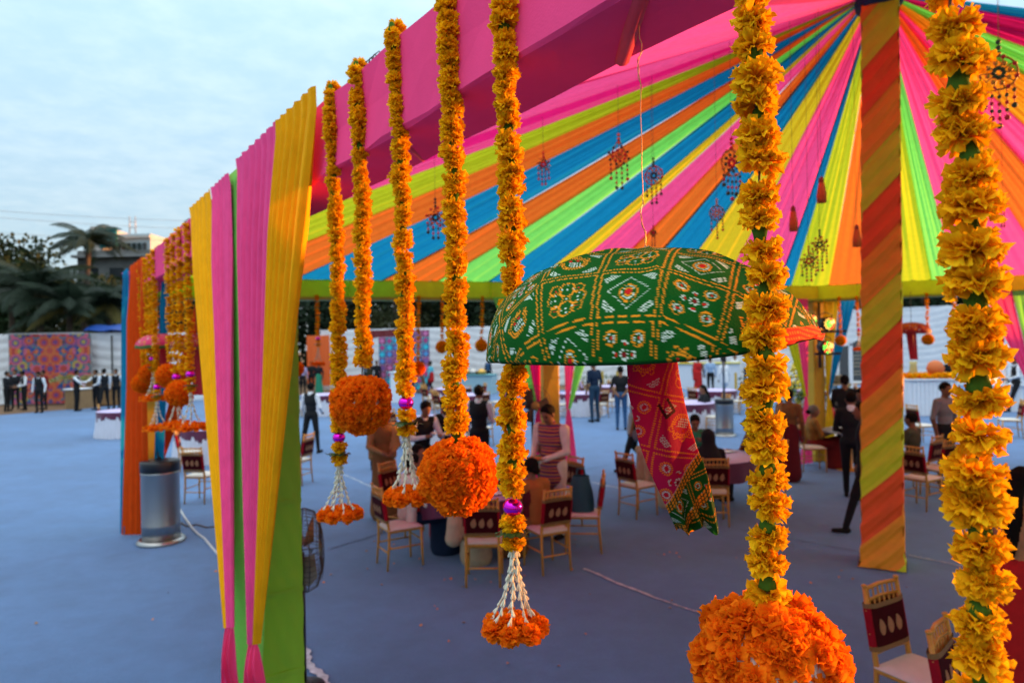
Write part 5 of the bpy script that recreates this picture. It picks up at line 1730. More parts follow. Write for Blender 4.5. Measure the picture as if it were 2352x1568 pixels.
far_person('person in a dark suit beside the stage canopy post', 866, 900, W(top='suit', legs='black', arm='suit'), face(.5, -1))
far_person('person in a lilac shirt sitting at the table beside the pink curtain', 1322, 930, W(top='lilac', legs='black', arm='lilac'), face(.2, -1), 'sit', TABLE)
far_person('person in a mustard dress by the yellow buffet', 1572, 892, W(top='mustard', legs='mustard', skirt='orange', arm='mustard'), face(.5, 1))
far_person('woman in a red saree at the yellow buffet', 1604, 905, W(top='saree_red2', legs='saree_red', skirt='saree_red2', arm='skin2', pallu='saree_red2', extra=['pallu']), face(.4, 1))
far_person('man in a pale blue shirt with his back turned at the buffet', 1632, 905, W(top='bluew', legs='black', arm='bluew', hip='black'), face(.1, 1))
far_person('man in a long white tunic at the buffet', 1664, 920, W(top='white', legs='white', arm='white', extra=['coat'], coat='white'), face(-.3, 1))
far_person('person in a white shirt behind the heater pole', 1688, 892, W(top='white', legs='black', arm='white'), face(.3, -1))
far_person('person in a white shirt at the right end of the buffet', 1716, 890, W(top='white', legs='navy', arm='white'), face(-.3, -1))
far_person('waiter with a plate right of the dark menu board', 2003, 925, waiter, face(-.3, 1), arms=FRONT)
far_person('chef in a white coat behind the flower counter at the far right', 2300, 905, W(top='white', legs='black', arm='white', extra=['coat'], coat='white'), face(-.2, -1))
far_person('chef in a white coat and hat beside the lit display box', 2322, 912, W(top='white', legs='black', arm='white', extra=['coat'], coat='white'), face(-.4, -1))
far_person('person in black standing behind the flower counter', 2182, 925, W(top='black', legs='black', arm='black'), face(.2, -1))
# ---------------------------------------------------------------- gold banquet chairs
m_gold = mat('chair_gold', (.56, .25, .03), rough=.35, var=.12, vscale=20, bump=.05)
m_seat = mat('seat_white', (.62, .58, .52), rough=.7, var=.06, vscale=12, bump=.1)
m_cover = mat('chair_maroon', (.045, .003, .005), rough=.6, var=.15, vscale=25, bump=.15, spec=.05)
m_cover2 = mat('chair_red', (.30, .008, .018), spec=.05, rough=.8, var=.1, vscale=25, bump=.1)
m_border = mat('chair_border', (.20, .10, .02), rough=.5, var=.3, vscale=120)
m_pais = mat('paisley_gold', (.34, .15, .06), rough=.6, var=.35, vscale=160)
CHG = 'gold banquet chairs with maroon back covers'
def make_chair(label, seat=m_seat):
    """front is +Y; seat height .45, back height .92"""
    t = thing('banquet_chair', label, 'chair', (0, 0, 0), 0, CHG)
    lean = lambda z: -.20 - max(0, z - .43) * .16
    for s in (-1, 1):
        mb = MB(); mb.tube([(s * .185, .19, 0), (s * .18, .185, .2), (s * .175, .18, .43)], [.012, .015, .017], 8); mb.build('leg', m_gold, t)
        mb = MB(); mb.tube([(s * .175, -.23, 0), (s * .172, -.205, .3), (s * .170, lean(.45), .45), (s * .168, lean(.7), .70), (s * .166, lean(.915), .915)], [.012, .015, .017, .015, .014], 8); mb.ball((s * .166, lean(.92), .925), (.019, .019, .012), 8, 6)
        for z in (.5, .64, .78):
            mb.ball((s * .169, lean(z), z), (.019, .019, .008), 8, 6)
        mb.build('leg', m_gold, t)
        mb = MB(); mb.tube([(s * .182, .188, .24), (s * .172, -.208, .24)], .009, 6); mb.build('stretcher', m_gold, t)
    mb = MB(); mb.tube([(-.182, .187, .29), (.182, .187, .29)], .009, 6); mb.build('stretcher', m_gold, t)
    mb = MB(); mb.tube([(-.174, -.21, .19), (.174, -.21, .19)], .009, 6); mb.build('stretcher', m_gold, t)
    mb = MB(); mb.box((0, -.005, .425), (.37, .40, .035), 0, .012); mb.build('seat_frame', m_gold, t)
    mb = MB()
    def cu(u, v):
        a = (u - .5) * 2; b = (v - .5) * 2
        return (a * .192, -.005 + b * .205, .447 + .028 * (1 - a ** 4) ** .5 * (1 - b ** 4) ** .5)
    mb.grid(cu, 12, 12); mb.box((0, -.005, .444), (.384, .41, .012), 0, .005); mb.build('seat_cushion', seat, t)
    for z, r in ((.905, .013), (.835, .009), (.52, .010)):
        mb = MB(); mb.tube([(-.167, lean(z), z), (0, lean(z) - .012, z + (.006 if z > .8 else 0)), (.167, lean(z), z)], r, 8); mb.build('back_rail', m_gold, t)
    for i in range(6):
        x = -.125 + .05 * i
        mb = MB(); mb.tube([(x, lean(.52) - .009, .52), (x, lean(.7) - .009, .70), (x, lean(.9) - .009, .90)], [.006, .0085, .006], 6); mb.build('spindle', m_gold, t)
    cov = None
    mb = MB()
    def co(u, v):
        q = u * 2 * PI; z = .535 + .285 * v
        x = .186 * math.copysign(abs(math.cos(q)) ** .35, math.cos(q)); y = .030 * math.copysign(abs(math.sin(q)) ** .5, math.sin(q))
        return (x, lean(z) + y - .004, z + .004 * math.sin(q * 3))
    mb.grid(co, 40, 10, wrap=True)
    me = mb.mesh('back_cover', [m_cover, m_border, m_cover2])
    mi = []
    for p in me.polygons:
        v = (p.center.z - .535) / .285
        mi.append(1 if v < .12 or v > .88 else (2 if abs(p.center.x) > .166 else 0))
    me.polygons.foreach_set('material_index', mi)
    cov = mesh_obj('back_cover', me, t)
    for sd in (1, -1):
        for i in (-1, 0, 1):
            pts = []
            for k in range(16):
                a = 2 * PI * k / 16
                r = .034 * (1 + .25 * math.sin(a))
                pts.append((i * .085 + .030 * math.cos(a) * (1 - .35 * max(0, math.sin(a))) + .012 * max(0, math.sin(a)) ** 2, .672 + .050 * math.sin(a)))
            mb = MB()
            yy = lean(.672) + (-.0385 if sd > 0 else .0275)
            vs = [(x, lean(z) - lean(.672) + yy, z) for x, z in pts] + [(i * .085, yy - .002 * sd, .672)]
            mb.add(vs, [[k, (k + 1) % 16, 16] for k in range(16)], True)
            mb.build('paisley', m_pais, cov)
    return t
chair0 = make_chair('gold chair with its back to us at the near table, left of the long tassel')
first_chair = [True]
def chair(label, p, rz):
    p = Vector((p[0], p[1], 0))
    if first_chair[0]:
        first_chair[0] = False
        chair0.location = p; chair0.rotation_euler = (0, 0, rz); chair0['label'] = label
        return chair0
    return dup(chair0, p, rz, label)
chair('gold chair with its back to us at the near table, left of the long tassel', (-.34, 7.25), face(.02, 1))
chair('gold chair at the left of the near table under the second bud tassel', (-1.32, 7.85), face(.85, .5))
chair('gold chair just right of the long bud tassel at the near table', (.34, 7.62), face(-.45, .9))
chair('gold chair with a teal bag on its seat beside the striped waiter', (.80, 8.25), face(-.95, .1))
chair('empty gold chair left of the red sash at the middle table', (1.78, 9.85), face(.75, .55))
chair('gold chair under the woman in the black headscarf', (2.70, 9.35), face(.1, 1))
chair('gold chair under the person in the green shirt', (2.98, 11.45), face(-.1, -1))
chair('gold chair of the guest in the red saree at the near table', (-1.5, 9.15), face(.8, -.5))
chair('gold chair of the guest in the green kurta at the near table', (.62, 9.3), face(-.8, -.5))
chair('gold chair under the man with bowed head', (3.95, 10.72), face(-1, -.1))
chair('gold chair of the grey haired woman in maroon and mustard', tuple(gnd(1866, 1080))[:2], face(1, -.1))
chair('gold chair of the grey haired woman in red', tuple(gnd(1916, 1045))[:2], face(1, .2))
chair('empty gold chair with a pale seat just right of the wrapped pole', tuple(gnd(2118, 1165))[:2], face(.9, .55))
chair('gold chair under the guest in camouflage print', tuple(gnd(2112, 1128))[:2], face(-.6, .9))
chair('gold chair with a red cover left of the closest garland, behind the pale seat', tuple(gnd(2158, 1140))[:2], face(-.2, 1))
chair('empty far gold chair between the pole and the closest garland', tuple(gnd(2118, 1020))[:2], face(1, .2))
chair('far gold chair just right of the closest garland', tuple(gnd(2318, 1005))[:2], face(-1, .4))
chair('closest empty gold chair, turned away with its white seat showing', (2.48, 4.16), face(.48, -.87))
chair('closest gold chair at the right, seen side on behind the closest garland', (2.50, 3.55), face(.70, -.71))
chair('gold chair with its back to us left of the yellow curtain', tuple(gnd(466, 1150))[:2], face(.15, 1))
chair('gold chair facing us across the small table left of the yellow curtain', tuple(gnd(440, 1085))[:2], face(.9, .3))
chair('gold chair seen side on right of the near green post', tuple(gnd(681, 1110))[:2], face(-.95, .25))
chair('lone far gold chair left of the orange curtain', tuple(gnd(252, 998))[:2], face(1, .5))

# ---------------------------------------------------------------- round tables with pleated skirts
m_skirt2 = mat('skirt_brown', (.07, .045, .03), rough=.8, var=.5, vscale=9, bump=.3, bscale=30)
m_skirt = mat('skirt_white', (.66, .66, .74), rough=.8, trans=.12, var=.05)
m_top = mat('table_lilac', (.50, .42, .66), rough=.6, var=.05)
m_over = mat('overlay_maroon', (.10, .006, .04), rough=.55, var=.15, vscale=8, sheen=.2)
TBG = 'round tables with white skirts and maroon overlays'
def make_table(label):
    t = thing('round_table', label, 'table', (0, 0, 0), 0, TBG)
    r = .76
    mb = MB(); mb.lathe([(.05, 0), (.05, .7)], 10); mb.build('pedestal', m_gold, t)
    mb = MB()
    def sk(u, v):
        a = 2 * PI * u; rr = r * (1 + .10 * (1 - v)) + .016 * math.sin(u * 2 * PI * 44) * (1.15 - v)
        return (rr * math.cos(a), rr * math.sin(a), .01 + .73 * v)
    mb.grid(sk, 220, 6, wrap=True); mb.build('skirt', m_skirt, t)
    mb = MB()
    def ov(u, v):
        a = 2 * PI * u; drop = .24 + .05 * math.sin(a * 4)
        rr = r + .022 + .012 * math.sin(a * 16) * v
        return (rr * math.cos(a), rr * math.sin(a), .752 - drop * v)
    mb.grid(ov, 120, 5, wrap=True); mb.build('overlay', m_over, t)
    mb = MB(); mb.lathe([(r + .022, .748), (r + .018, .760), (r * .5, .762), (0.001, .762)], 48); mb.build('tabletop', m_top, t)
    return t
tab0 = None
def table(label, p, rz=0.0):
    global tab0
    if tab0 is None:
        tab0 = make_table(label); tab0.location = (p[0], p[1], 0); return tab0
    return dup(tab0, (p[0], p[1], 0), rz, label)
def darken(t):
    for ch in list(t.children):
        if ch.name.startswith('skirt'):
            bpy.data.objects.remove(ch, do_unlink=True)
    return t
T1 = (-.42, 8.35); T2 = (2.85, 10.35)
tabN = table('near round table with seated guests behind the big orange balls', T1)
tabM = table('middle round table behind the red sash', T2)
tabs = [('round table behind the waiter walking on the carpet', 742, 952), ('round table behind the waiters, pale top showing', 1008, 1030), ('round table where a lilac shirted guest sits beside the pink curtain', 1335, 952), ('round table behind the man in the cap', 1412, 930), ('round table left of the steel heater where the woman in black sits', 1578, 985),
        ('round table right of the red sash in front of the yellow fence', 1640, 945), ('round table in front of the flowers left of the menu board', 1888, 948), ('round table at the left edge of the orange curtain', 292, 1000), ('small far round table behind the fourth garland', 1040, 935), ('far round table left of the tall garland', 1075, 955)]
darken(tabM); darken(tabN) if tabN is not tab0 else None
SHORT = {'round table behind the waiter walking on the carpet': 'table beyond the walking waiter', 'round table behind the waiters, pale top showing': 'pale topped table beyond the waiters', 'round table where a lilac shirted guest sits beside the pink curtain': "lilac shirted guest's table", 'round table behind the man in the cap': 'table beyond the man in the cap', 'round table left of the steel heater where the woman in black sits': 'table of the woman in black', 'round table right of the red sash in front of the yellow fence': 'table before the yellow posts', 'round table in front of the flowers left of the menu board': 'table left of the menu board', 'small far round table behind the fourth garland': 'small table behind the fourth garland', 'far round table left of the tall garland': 'far table left of the tall garland'}
for lb, x, y in tabs:
    p = gnd(x, y); table(lb, p, random.random())
    if x == 292:
        continue
    for k, a in enumerate((.4, 1.5, 2.7, 3.9, 5.2)):
        if (x + k) % 5 == 1:
            continue
        cpos = (p.x + 1.12 * math.cos(a), p.y + 1.12 * math.sin(a))
        side = ('right end', 'back', 'left end', 'near left side', 'near right side')[k]
        chair('gold chair at the %s of the %s' % (side, SHORT[lb]), cpos, face(-math.cos(a), -math.sin(a)))
p = gnd(452, 1062)
table('small round table between two chairs left of the yellow curtain', (p.x + .2, p.y + .35))
p = gnd(1952, 1078)
t = thing('standing_table', 'small grey topped table where the standing waiters gather by the wrapped pole', 'table', (p.x, p.y, 0))
mb = MB(); mb.lathe([(.48, .715), (.49, .735), (.48, .75), (.001, .752)], 36); mb.build('tabletop', mat('top_grey', (.25, .26, .28), rough=.4), t)
mb = MB(); mb.lathe([(.26, 0), (.26, .02), (.05, .05), (.04, .70), (.2, .715)], 20); mb.build('pedestal', m_gold, t)
# plates and glasses on the occupied tables
def plate(label, p, r=.11):
    mb = MB(); mb.lathe([(.001, .004), (r * .6, .004), (r, .016), (r * 1.02, .018), (r * .6, .0), (.001, 0)], 24)
    o = mb.build('plate', mat('china', (.7, .68, .64), rough=.25), None); o.location = p; tag(o, label, 'plate', 'plates on the occupied tables'); return o
def glass(label, p):
    mb = MB(); mb.lathe([(.026, 0), (.034, .11), (.032, .11), (.024, .006), (.001, .006)], 16)
    g = bpy.data.materials.get('glass_clear') or bpy.data.materials.new('glass_clear')
    g.use_nodes = True; bs = g.node_tree.nodes['Principled BSDF']; bs.inputs['Transmission Weight'].default_value = 1; bs.inputs['Roughness'].default_value = .02
    o = mb.build('glass', g, None); o.location = p; tag(o, label, 'glass', 'glasses on the occupied tables'); return o
for i, (T, nm, zt) in enumerate(((T1, 'near occupied table', .762), (T2, 'middle table', .762), ((p.x, p.y), 'grey topped table', .752))):
    for k in range(4):
        a = k * PI / 2 + .4
        plate('white plate at the %s of the %s' % (('right side', 'far side', 'left side', 'near side')[k], nm), (T[0] + (.48 if i != 2 else .30) * math.cos(a), T[1] + (.48 if i != 2 else .30) * math.sin(a), zt))
        if i != 2:
            glass('clear glass at the %s of the %s' % (('far right', 'far left', 'near left', 'near right')[k], nm), (T[0] + .30 * math.cos(a + .5), T[1] + .30 * math.sin(a + .5), zt))
# the plate carried by the striped waiter
mb = MB(); mb.lathe([(.001, 0), (.10, .0), (.145, .018), (.147, .022), (.10, .008), (.001, .008)], 28)
o = mb.build('serving_plate', mat('wood_plate', (.42, .22, .08), rough=.5), None)
o.location = (.50 - .62 * .40, 8.78 - .78 * .40, 1.055); tag(o, 'round wooden serving plate held by the striped waiter', 'plate')
mb = MB()
for i in range(6):
    mb.ball((.06 * math.cos(i * 1.05), .06 * math.sin(i * 1.05), .018), (.026, .022, .016), 10, 6)
o2 = mb.build('snack', mat('snack', (.50, .22, .06), rough=.7, bump=.3), None); o2.location = o.location + Vector((0, 0, .006)); tag(o2, 'small fried snacks on the wooden serving plate', 'food'); o2['kind'] = 'stuff'
# teal bag on the chair
mb = MB()
def bag(u, v):
    a = 2 * PI * u; r = (1 - .35 * v ** 2) * (1 + .05 * math.sin(a * 5 + v * 6))
    return (.15 * r * math.cos(a), .10 * r * math.sin(a) + .02 * v, .42 * v)
mb.grid(bag, 32, 14, wrap=True); mb.tube([(-.05, .02, .42), (-.04, .03, .50), (.04, .03, .50), (.05, .02, .42)], .012, 8)
o = mb.build('cloth_bag', mat('bag_teal', (.012, .075, .095), rough=.75, bump=.4, bscale=18), None)
o.location = (.80, 8.22, .476); tag(o, 'dark teal cloth bag slumped on the chair beside the striped waiter', 'bag')
# white papers on the lap, napkin in a waiter's hand
mb = MB(); mb.grid(lambda u, v: ((u - .5) * .22, (v - .5) * .30, .02 * math.sin(u * 4 + v * 3)), 8, 8)
p = gnd(1868, 1075)
o = mb.build('napkin', mat('paper_white', (.68, .68, .68), rough=.8, trans=.2), None); o.location = (p.x + .52, p.y - .14, .60); o.rotation_euler = (.9, .2, .6); tag(o, 'white paper folder slipping off the lap of the seated woman in maroon', 'paper')

# ---------------------------------------------------------------- steel patio heaters
m_steel = mat('steel_brushed', (.36, .35, .34), rough=.32, metal=.95, var=.10, vscale=4, stretch=(1, 1, .1))
m_dark = mat('dark_metal', (.03, .03, .032), rough=.4, metal=.4)
def heater(label, p, s=1.0):
    t = thing('patio_heater', label, 'heater', (p[0], p[1], 0), 0, 'steel patio heaters')
    t.scale = (.98, .98, s)
    mb = MB(); mb.lathe([(.001, .0), (.30, .0), (.305, .02), (.27, .05), (.26, .05)], 36); mb.build('base_ring', m_steel, t)
    mb = MB(); mb.lathe([(.235, .04), (.235, .20), (.238, .21), (.235, .22), (.235, .80), (.239, .81), (.235, .83)], 40); mb.build('gas_housing', m_steel, t)
    mb = MB(); mb.lathe([(.243, .83), (.243, .93), (.238, .95), (.15, .96), (.001, .97)], 40); mb.build('housing_lid', m_dark, t)
    mb = MB(); mb.lathe([(.034, .95), (.030, 1.9), (.028, 2.0)], 16); mb.build('heater_pole', m_steel, t)
    mb = MB(); mb.lathe([(.06, 1.93), (.075, 1.98), (.075, 2.14), (.02, 2.16)], 20); mb.build('burner', m_dark, t)
    mb = MB(); mb.lathe([(.20, 2.15), (.18, 2.18), (.08, 2.21), (.001, 2.22)], 36); mb.lathe([(.195, 2.148), (.001, 2.20)], 36); mb.build('reflector', m_steel, t)
    return t
p = gnd(371, 1243)
heater('steel patio heater in front of the orange corner curtain', p, 1.12)
p = gnd(1664, 1000)
heater('steel patio heater beyond the middle table, beside the woman in black', p)

# ---------------------------------------------------------------- pedestal fans
def fan(label, p, rz, hz, r, tilt=0.0):
    t = thing('pedestal_fan', label, 'fan', (p[0], p[1], 0), rz, 'pedestal fans')
    wire = mat('fan_wire', (.06, .045, .035), rough=.45, metal=.6)
    mb = MB(); mb.lathe([(.001, 0), (.15, 0), (.15, .025), (.05, .05), (.03, .06)], 28); mb.build('base', m_dark, t)
    mb = MB(); mb.lathe([(.022, .05), (.022, hz - .02)], 12); mb.build('stand_pole', m_dark, t)
    mb = MB(); mb.tube([(0, .06, hz), (0, .10, hz), (0, .30, hz), (0, .34, hz)], [.05, .085, .08, .03], 18); mb.build('motor', m_dark, t)
    cg = MB()
    for k in range(44):
        a = 2 * PI * k / 44; ca, sa = math.cos(a), math.sin(a)
        cg.tube([(.07 * ca, -.13, hz + .07 * sa), (r * .55 * ca, -.14, hz + r * .55 * sa), (r * .9 * ca, -.10, hz + r * .9 * sa), (r * ca, -.03, hz + r * sa), (r * .9 * ca, .06, hz + r * .9 * sa), (.10 * ca, .10, hz + .10 * sa)], .0022, 4, caps=False)
    for rr, y in ((r, -.03), (r * .75, -.13), (r * .5, -.145), (r * .25, -.14), (r * .8, .075), (r * .5, .09)):
        cg.tube([(rr * math.cos(2 * PI * i / 40), y, hz + rr * math.sin(2 * PI * i / 40)) for i in range(40)], .0035 if rr == r else .0022, 4, closed=True)
    cg.build('wire_guard', wire, t)
    mb = MB(); mb.ball((0, -.135, hz), (.07, .012, .07), 16, 8); mb.build('guard_badge', mat('badge_brass', (.35, .2, .06), rough=.4, metal=.6), t)
    for k in range(3):
        a0 = 2 * PI * k / 3
        mb = MB()
        mb.grid(lambda u, v, a0=a0: ((.05 + (r * .85 - .05) * v) * math.cos(a0 + (u - .5) * .9), -.05 + (u - .5) * .08, hz + (.05 + (r * .85 - .05) * v) * math.sin(a0 + (u - .5) * .9)), 6, 8)
        mb.build('blade', mat('blade_brown', (.10, .06, .03), rough=.5), t)
    return t
c_ = at(692, 1262, 5.0)
fan('wire pedestal fan showing behind the near green post', (c_.x, c_.y), R(112), c_.z, .30)
c_ = at(1222, 930, 10.9)
fan('dark pedestal fan beside the yellow post behind the striped waiter', (c_.x, c_.y), R(20), c_.z, .32)

# ---------------------------------------------------------------- stage lights on a stand
lp = C2 + Vector((-.05, -.45, 0))
t = thing('light_bracket', 'dark bracket clamped on the far corner post carrying the stage lights', 'bracket', (lp.x, lp.y, 2.2))
mb = MB(); mb.tube([(0, .2, -.3), (0, .2, 1.0)], .03, 8); mb.box((.12, .12, .42), (.75, .05, .05)); mb.box((.12, .12, -.02), (.5, .05, .05)); mb.build('bracket_bar', m_dark, t)
led = [mat('led_red', (1.0, .10, .03), emit=0.7), mat('led_green', (.2, 1.0, .1), emit=0.7), mat('led_amber', (1.0, .55, .1), emit=0.7)]
for k, (x, y, lb) in enumerate(((1859, 736, 'lit stage light with green edge, half behind the umbrella brim'), (1900, 743, 'lit stage light with red and amber lamps, upper right'), (1897, 797, 'lit stage light with green and red lamps below the others'))):
    d = lp.y - .05
    c = at(x, y, d)
    t = thing('stage_light', lb, 'stage light', c, 0, 'stage lights on the white stand')
    t.scale = (.68,) * 3; t.rotation_euler = (0, 0, .28)
    mb = MB(); mb.tube([(0, .30, .05), (0, .22, .03), (0, .05, 0), (0, -.06, -.01)], [.09, .16, .19, .20], 24); mb.build('lamp_can', m_dark, t)
    mb = MB()
    mb.tube([(-.22, .08, .0), (-.23, .08, .25), (0, .08, .33), (.23, .08, .25), (.22, .08, .0)], .014, 6); mb.build('yoke', m_dark, t)
    j = 0
    for ring, cnt in ((0, 1), (.075, 6), (.145, 11)):
        for i in range(cnt):
            a = 2 * PI * i / max(cnt, 1)
            mb = MB(); mb.ball((ring * math.cos(a), -.07, ring * math.sin(a) - .01), (.026, .012, .026), 10, 6)
            ang = (math.sin(a + k) + (ring > .1) * .3)
            ci = (1 if ring < .1 else (0 if math.cos(a) > .2 else 2)) if k == 1 else ((1 if math.cos(a + .8) > .2 else (2 if i % 2 else 0)) if k == 0 else (0 if (i + k) % 3 == 0 else (1 if math.cos(a) < .3 else 2)))
            mb.build('led_lens', led[ci], t); j += 1

# ---------------------------------------------------------------- power cable and taped joints by the heater
mb = MB()
pts = [gnd(x, y) + Vector((0, 0, .012)) for x, y in ((412, 1168), (425, 1190), (440, 1212), (455, 1228), (470, 1238), (490, 1262), (510, 1285))]
mb.tube(pts, .016, 6)
o = mb.build('power_cable', mat('cable_white', (.55, .56, .58), rough=.5), None); tag(o, 'white power cable lying on the carpet right of the steel heater', 'cable')
mb = MB()
pts = [gnd(x, y) + Vector((0, 0, .010)) for x, y in ((406, 1195), (430, 1210), (452, 1205), (475, 1212), (505, 1208))]
mb.tube(pts, .010, 6)
o = mb.build('power_cable', mat('cable_brown', (.10, .075, .06), rough=.6), None); tag(o, 'dark cable looped on the carpet between the heater and the yellow curtain', 'cable')

darken(tabN)
# ---------------------------------------------------------------- printed backdrop at the far left
def printed_backdrop():
    a, b = at(22, 768, 32.6), at(208, 768, 33.2)
    wd = b.x - a.x; z1 = at(22, 770, 32.6).z - .02
    t = thing('printed_backdrop', 'tall backdrop printed with mirrored blue and red mandalas', 'backdrop', (a.x, a.y - .06, 0))
    NU, NV = 260, 220
    u = np.linspace(0, 1, NU + 1); v = np.linspace(0, 1, NV + 1); U, V_ = np.meshgrid(u, v)
    x = np.abs(U - .5) * wd; y = V_ * z1
    col = np.tile(np.array((.10, .05, .14)), (U.size, 1)).reshape(*U.shape, 3)
    col[...] = np.array((.035, .07, .17))
    warm = np.sin(x * 5.1) * np.sin(y * 4.3 + 1) > .35; col[warm] = (.13, .03, .08)
    def mand(cx, cy, r, cols, pet=12):
        rr = np.hypot(x - cx, y - cy); th = np.arctan2(y - cy, x - cx)
        q = rr / r * (1 + .07 * np.cos(th * pet))
        for i, c in enumerate(cols):
            lo, hi = 1 - (i + 1) / len(cols), 1 - i / len(cols)
            m = (q < hi) & (q >= lo); col[m] = c
            m2 = m & (np.cos(th * pet * (1 + i % 2)) > .55); col[m2] = np.array(c) * .35 + np.array((.35, .10, .05)) * (1 if i % 2 else .6)
    Bl, Pu, Or, Rd, Tl, Yl, Pk = (.015, .05, .22), (.12, .03, .20), (.50, .11, .03), (.38, .02, .03), (.02, .14, .20), (.35, .30, .04), (.45, .08, .18)
    for cy in (z1 * .76, z1 * .22):
        mand(wd * .36, cy, .62, [Tl, Or, Rd, Or, Yl], 14); mand(wd * .16, cy, .70, [Bl, Pk, Or, Bl, Tl], 16); mand(.0, cy, .80, [Rd, Or, Bl, Rd, Or, Rd], 10)
    for cy in (z1 * .98, z1 * .5, z1 * .04):
        mand(wd * .165, cy, .72, [Bl, Pu, Or, Pk, Rd], 12); mand(wd * .44, cy, .55, [Bl, Rd, Tl, Pk], 10); mand(wd * .34, cy + .15, .34, [Tl, Yl, Pu], 8); mand(0, cy, .38, [Pu, Rd, Bl], 8); mand(wd * .29, cy - .30, .33, [Bl, Pu, Pk], 8)
    for cy in (z1 * .64, z1 * .88, z1 * .36, z1 * .12):
        mand(wd * .165, cy, .28, [Tl, Bl, (.01, .03, .06)], 8); mand(wd * .42, cy, .26, [Pk, Bl, Yl], 8); mand(wd * .25, cy + .1, .2, [Rd, Or, Bl], 8); mand(wd * .07, cy, .30, [Or, Rd, Pu], 8)
    V = np.stack([U * wd, .015 * np.sin(U * 20) + (b.y - a.y) * U, y + .05], -1).reshape(-1, 3)
    mesh_obj('printed_cloth', np_mesh('printed_cloth', V, grid_quads(NU, NV), mat('printed_backdrop_cloth', (.2, .1, .2), rough=.7, attr=True, bump=.1), col.reshape(-1, 3)), t)
    mb = MB(); mb.box((wd / 2, .06, z1 + .08), (wd + .1, .06, .06)); mb.box((0, .06, z1 / 2), (.06, .06, z1)); mb.box((wd, .06 + b.y - a.y, z1 / 2), (.06, .06, z1)); mb.build('backdrop_frame', mat('steel_dull', (.35, .36, .38)), t)
printed_backdrop()
# wooden counters in front of it
m_wood = mat('counter_wood', (.33, .19, .08), rough=.6, var=.2, vscale=5, stretch=(6, 6, .6))
def counter(label, x0, x1, ytop, ybase, depth, topm, slat=True, cat='counter', body=None, name='counter'):
    a, b = gnd(x0, ybase), gnd(x1, ybase)
    h = at(x0, ytop, a.y).z
    t = thing(name, label, cat, (a.x, a.y, 0), math.atan2(b.y - a.y, b.x - a.x))
    w_ = (b - a).length
    mb = MB(); mb.box((w_ / 2, depth / 2, h / 2 - .02), (w_, depth, h - .04)); mb.build('counter_body', body or m_wood, t)
    mb = MB(); mb.box((w_ / 2, depth / 2 - .03, h), (w_ + .08, depth + .1, .05), 0, .01); mb.build('counter_top', topm, t)
    if slat:
        n = int(w_ / .11)
        for i in range(n):
            mb = MB(); mb.box((w_ * (i + .5) / n, -.012, h / 2 - .02), (.07, .03, h - .06), 0, .006); mb.build('slat', body or m_wood, t)
    return t, w_, h
m_white = mat('paint_white', (.74, .76, .80), rough=.5, var=.04)
counter('short slatted wooden bar with a white top by the printed backdrop', 150, 178, 894, 940, .9, m_white)
counter('long slatted wooden bar behind the waiters at the left', 196, 300, 862, 930, .9, m_wood)
p = gnd(150, 934)
t = thing('flower_arrangement', 'low mound of pale green leaves and white flowers on the slatted bar', 'flowers', (p.x, p.y + .3, 1.0))
mb = MB()
for i in range(220):
    a = random.random() * 6.28; r = random.random() ** .5; x, y = 1.1 * r * math.cos(a), .35 * r * math.sin(a); z = .25 * (1 - r * r) + random.uniform(0, .12)
    d = Vector((random.uniform(-1, 1), random.uniform(-1, 1), random.uniform(.2, 1))).normalized() * .22; e = d.cross(Vector((0, 0, 1))).normalized() * .03
    q = Vector((x, y, z)); mb.add([q, q + d * .5 + e, q + d, q + d * .5 - e], [[0, 1, 2, 3]])
o = mb.build('leaves', mat('leaf_pale', (.28, .30, .10), rough=.6, trans=.2, var=.3, vscale=5), t); o['kind'] = 'stuff'
# orange panel on the wall
a, b = at(688, 770, 38), at(742, 768, 38)
mb = MB(); mb.grid(lambda u, v: ((b.x - a.x) * u, .03 * math.sin(u * 14), .3 + (a.z - .3) * v), 24, 8)
o = mb.build('orange_panel', mat('panel_orange_cloth', (.80, .13, .02), rough=.7, trans=.15, bump=.15), None); o.location = (a.x, 39.3, 0); tag(o, 'plain orange cloth panel hung on the far white wall', 'cloth panel')
# patchwork panel and red stage canopy
def patchwork():
    a, b = at(868, 762, 37.5), at(985, 757, 37.5)
    wd = b.x - a.x; t = thing('patchwork_panel', 'tall blue and plum patchwork panel beside the red stage canopy', 'backdrop', (a.x, 37.6, 0))
    n, m_ = 7, 9; h = a.z + .05
    cs = [(.05, .18, .38), (.25, .03, .12), (.14, .06, .20), (.02, .30, .38), (.35, .10, .22)]
    for i in range(n):
        for j in range(m_):
            mb = MB(); mb.box((wd * (i + .5) / n, .01 * ((i + j) % 2), h * (j + .5) / m_), (wd / n - .01, .04, h / m_ - .01), 0, .005)
            k = (i * 2 + j * 3) % 5; mb.build('patch', mat('patch_%d' % k, cs[k], rough=.7, var=.3, vscale=3), t)
            mb = MB(); s = .16; x, z = wd * (i + .5) / n, h * (j + .5) / m_
            mb.prism([(x - s, z), (x, z - s), (x + s, z), (x, z + s)], -.045, -.03, 'y'); mb.build('diamond', mat('patch_d%d' % ((k + 2) % 5), tuple(min(1, c * 1.8) for c in cs[(k + 3) % 5]), rough=.7), t)
patchwork()
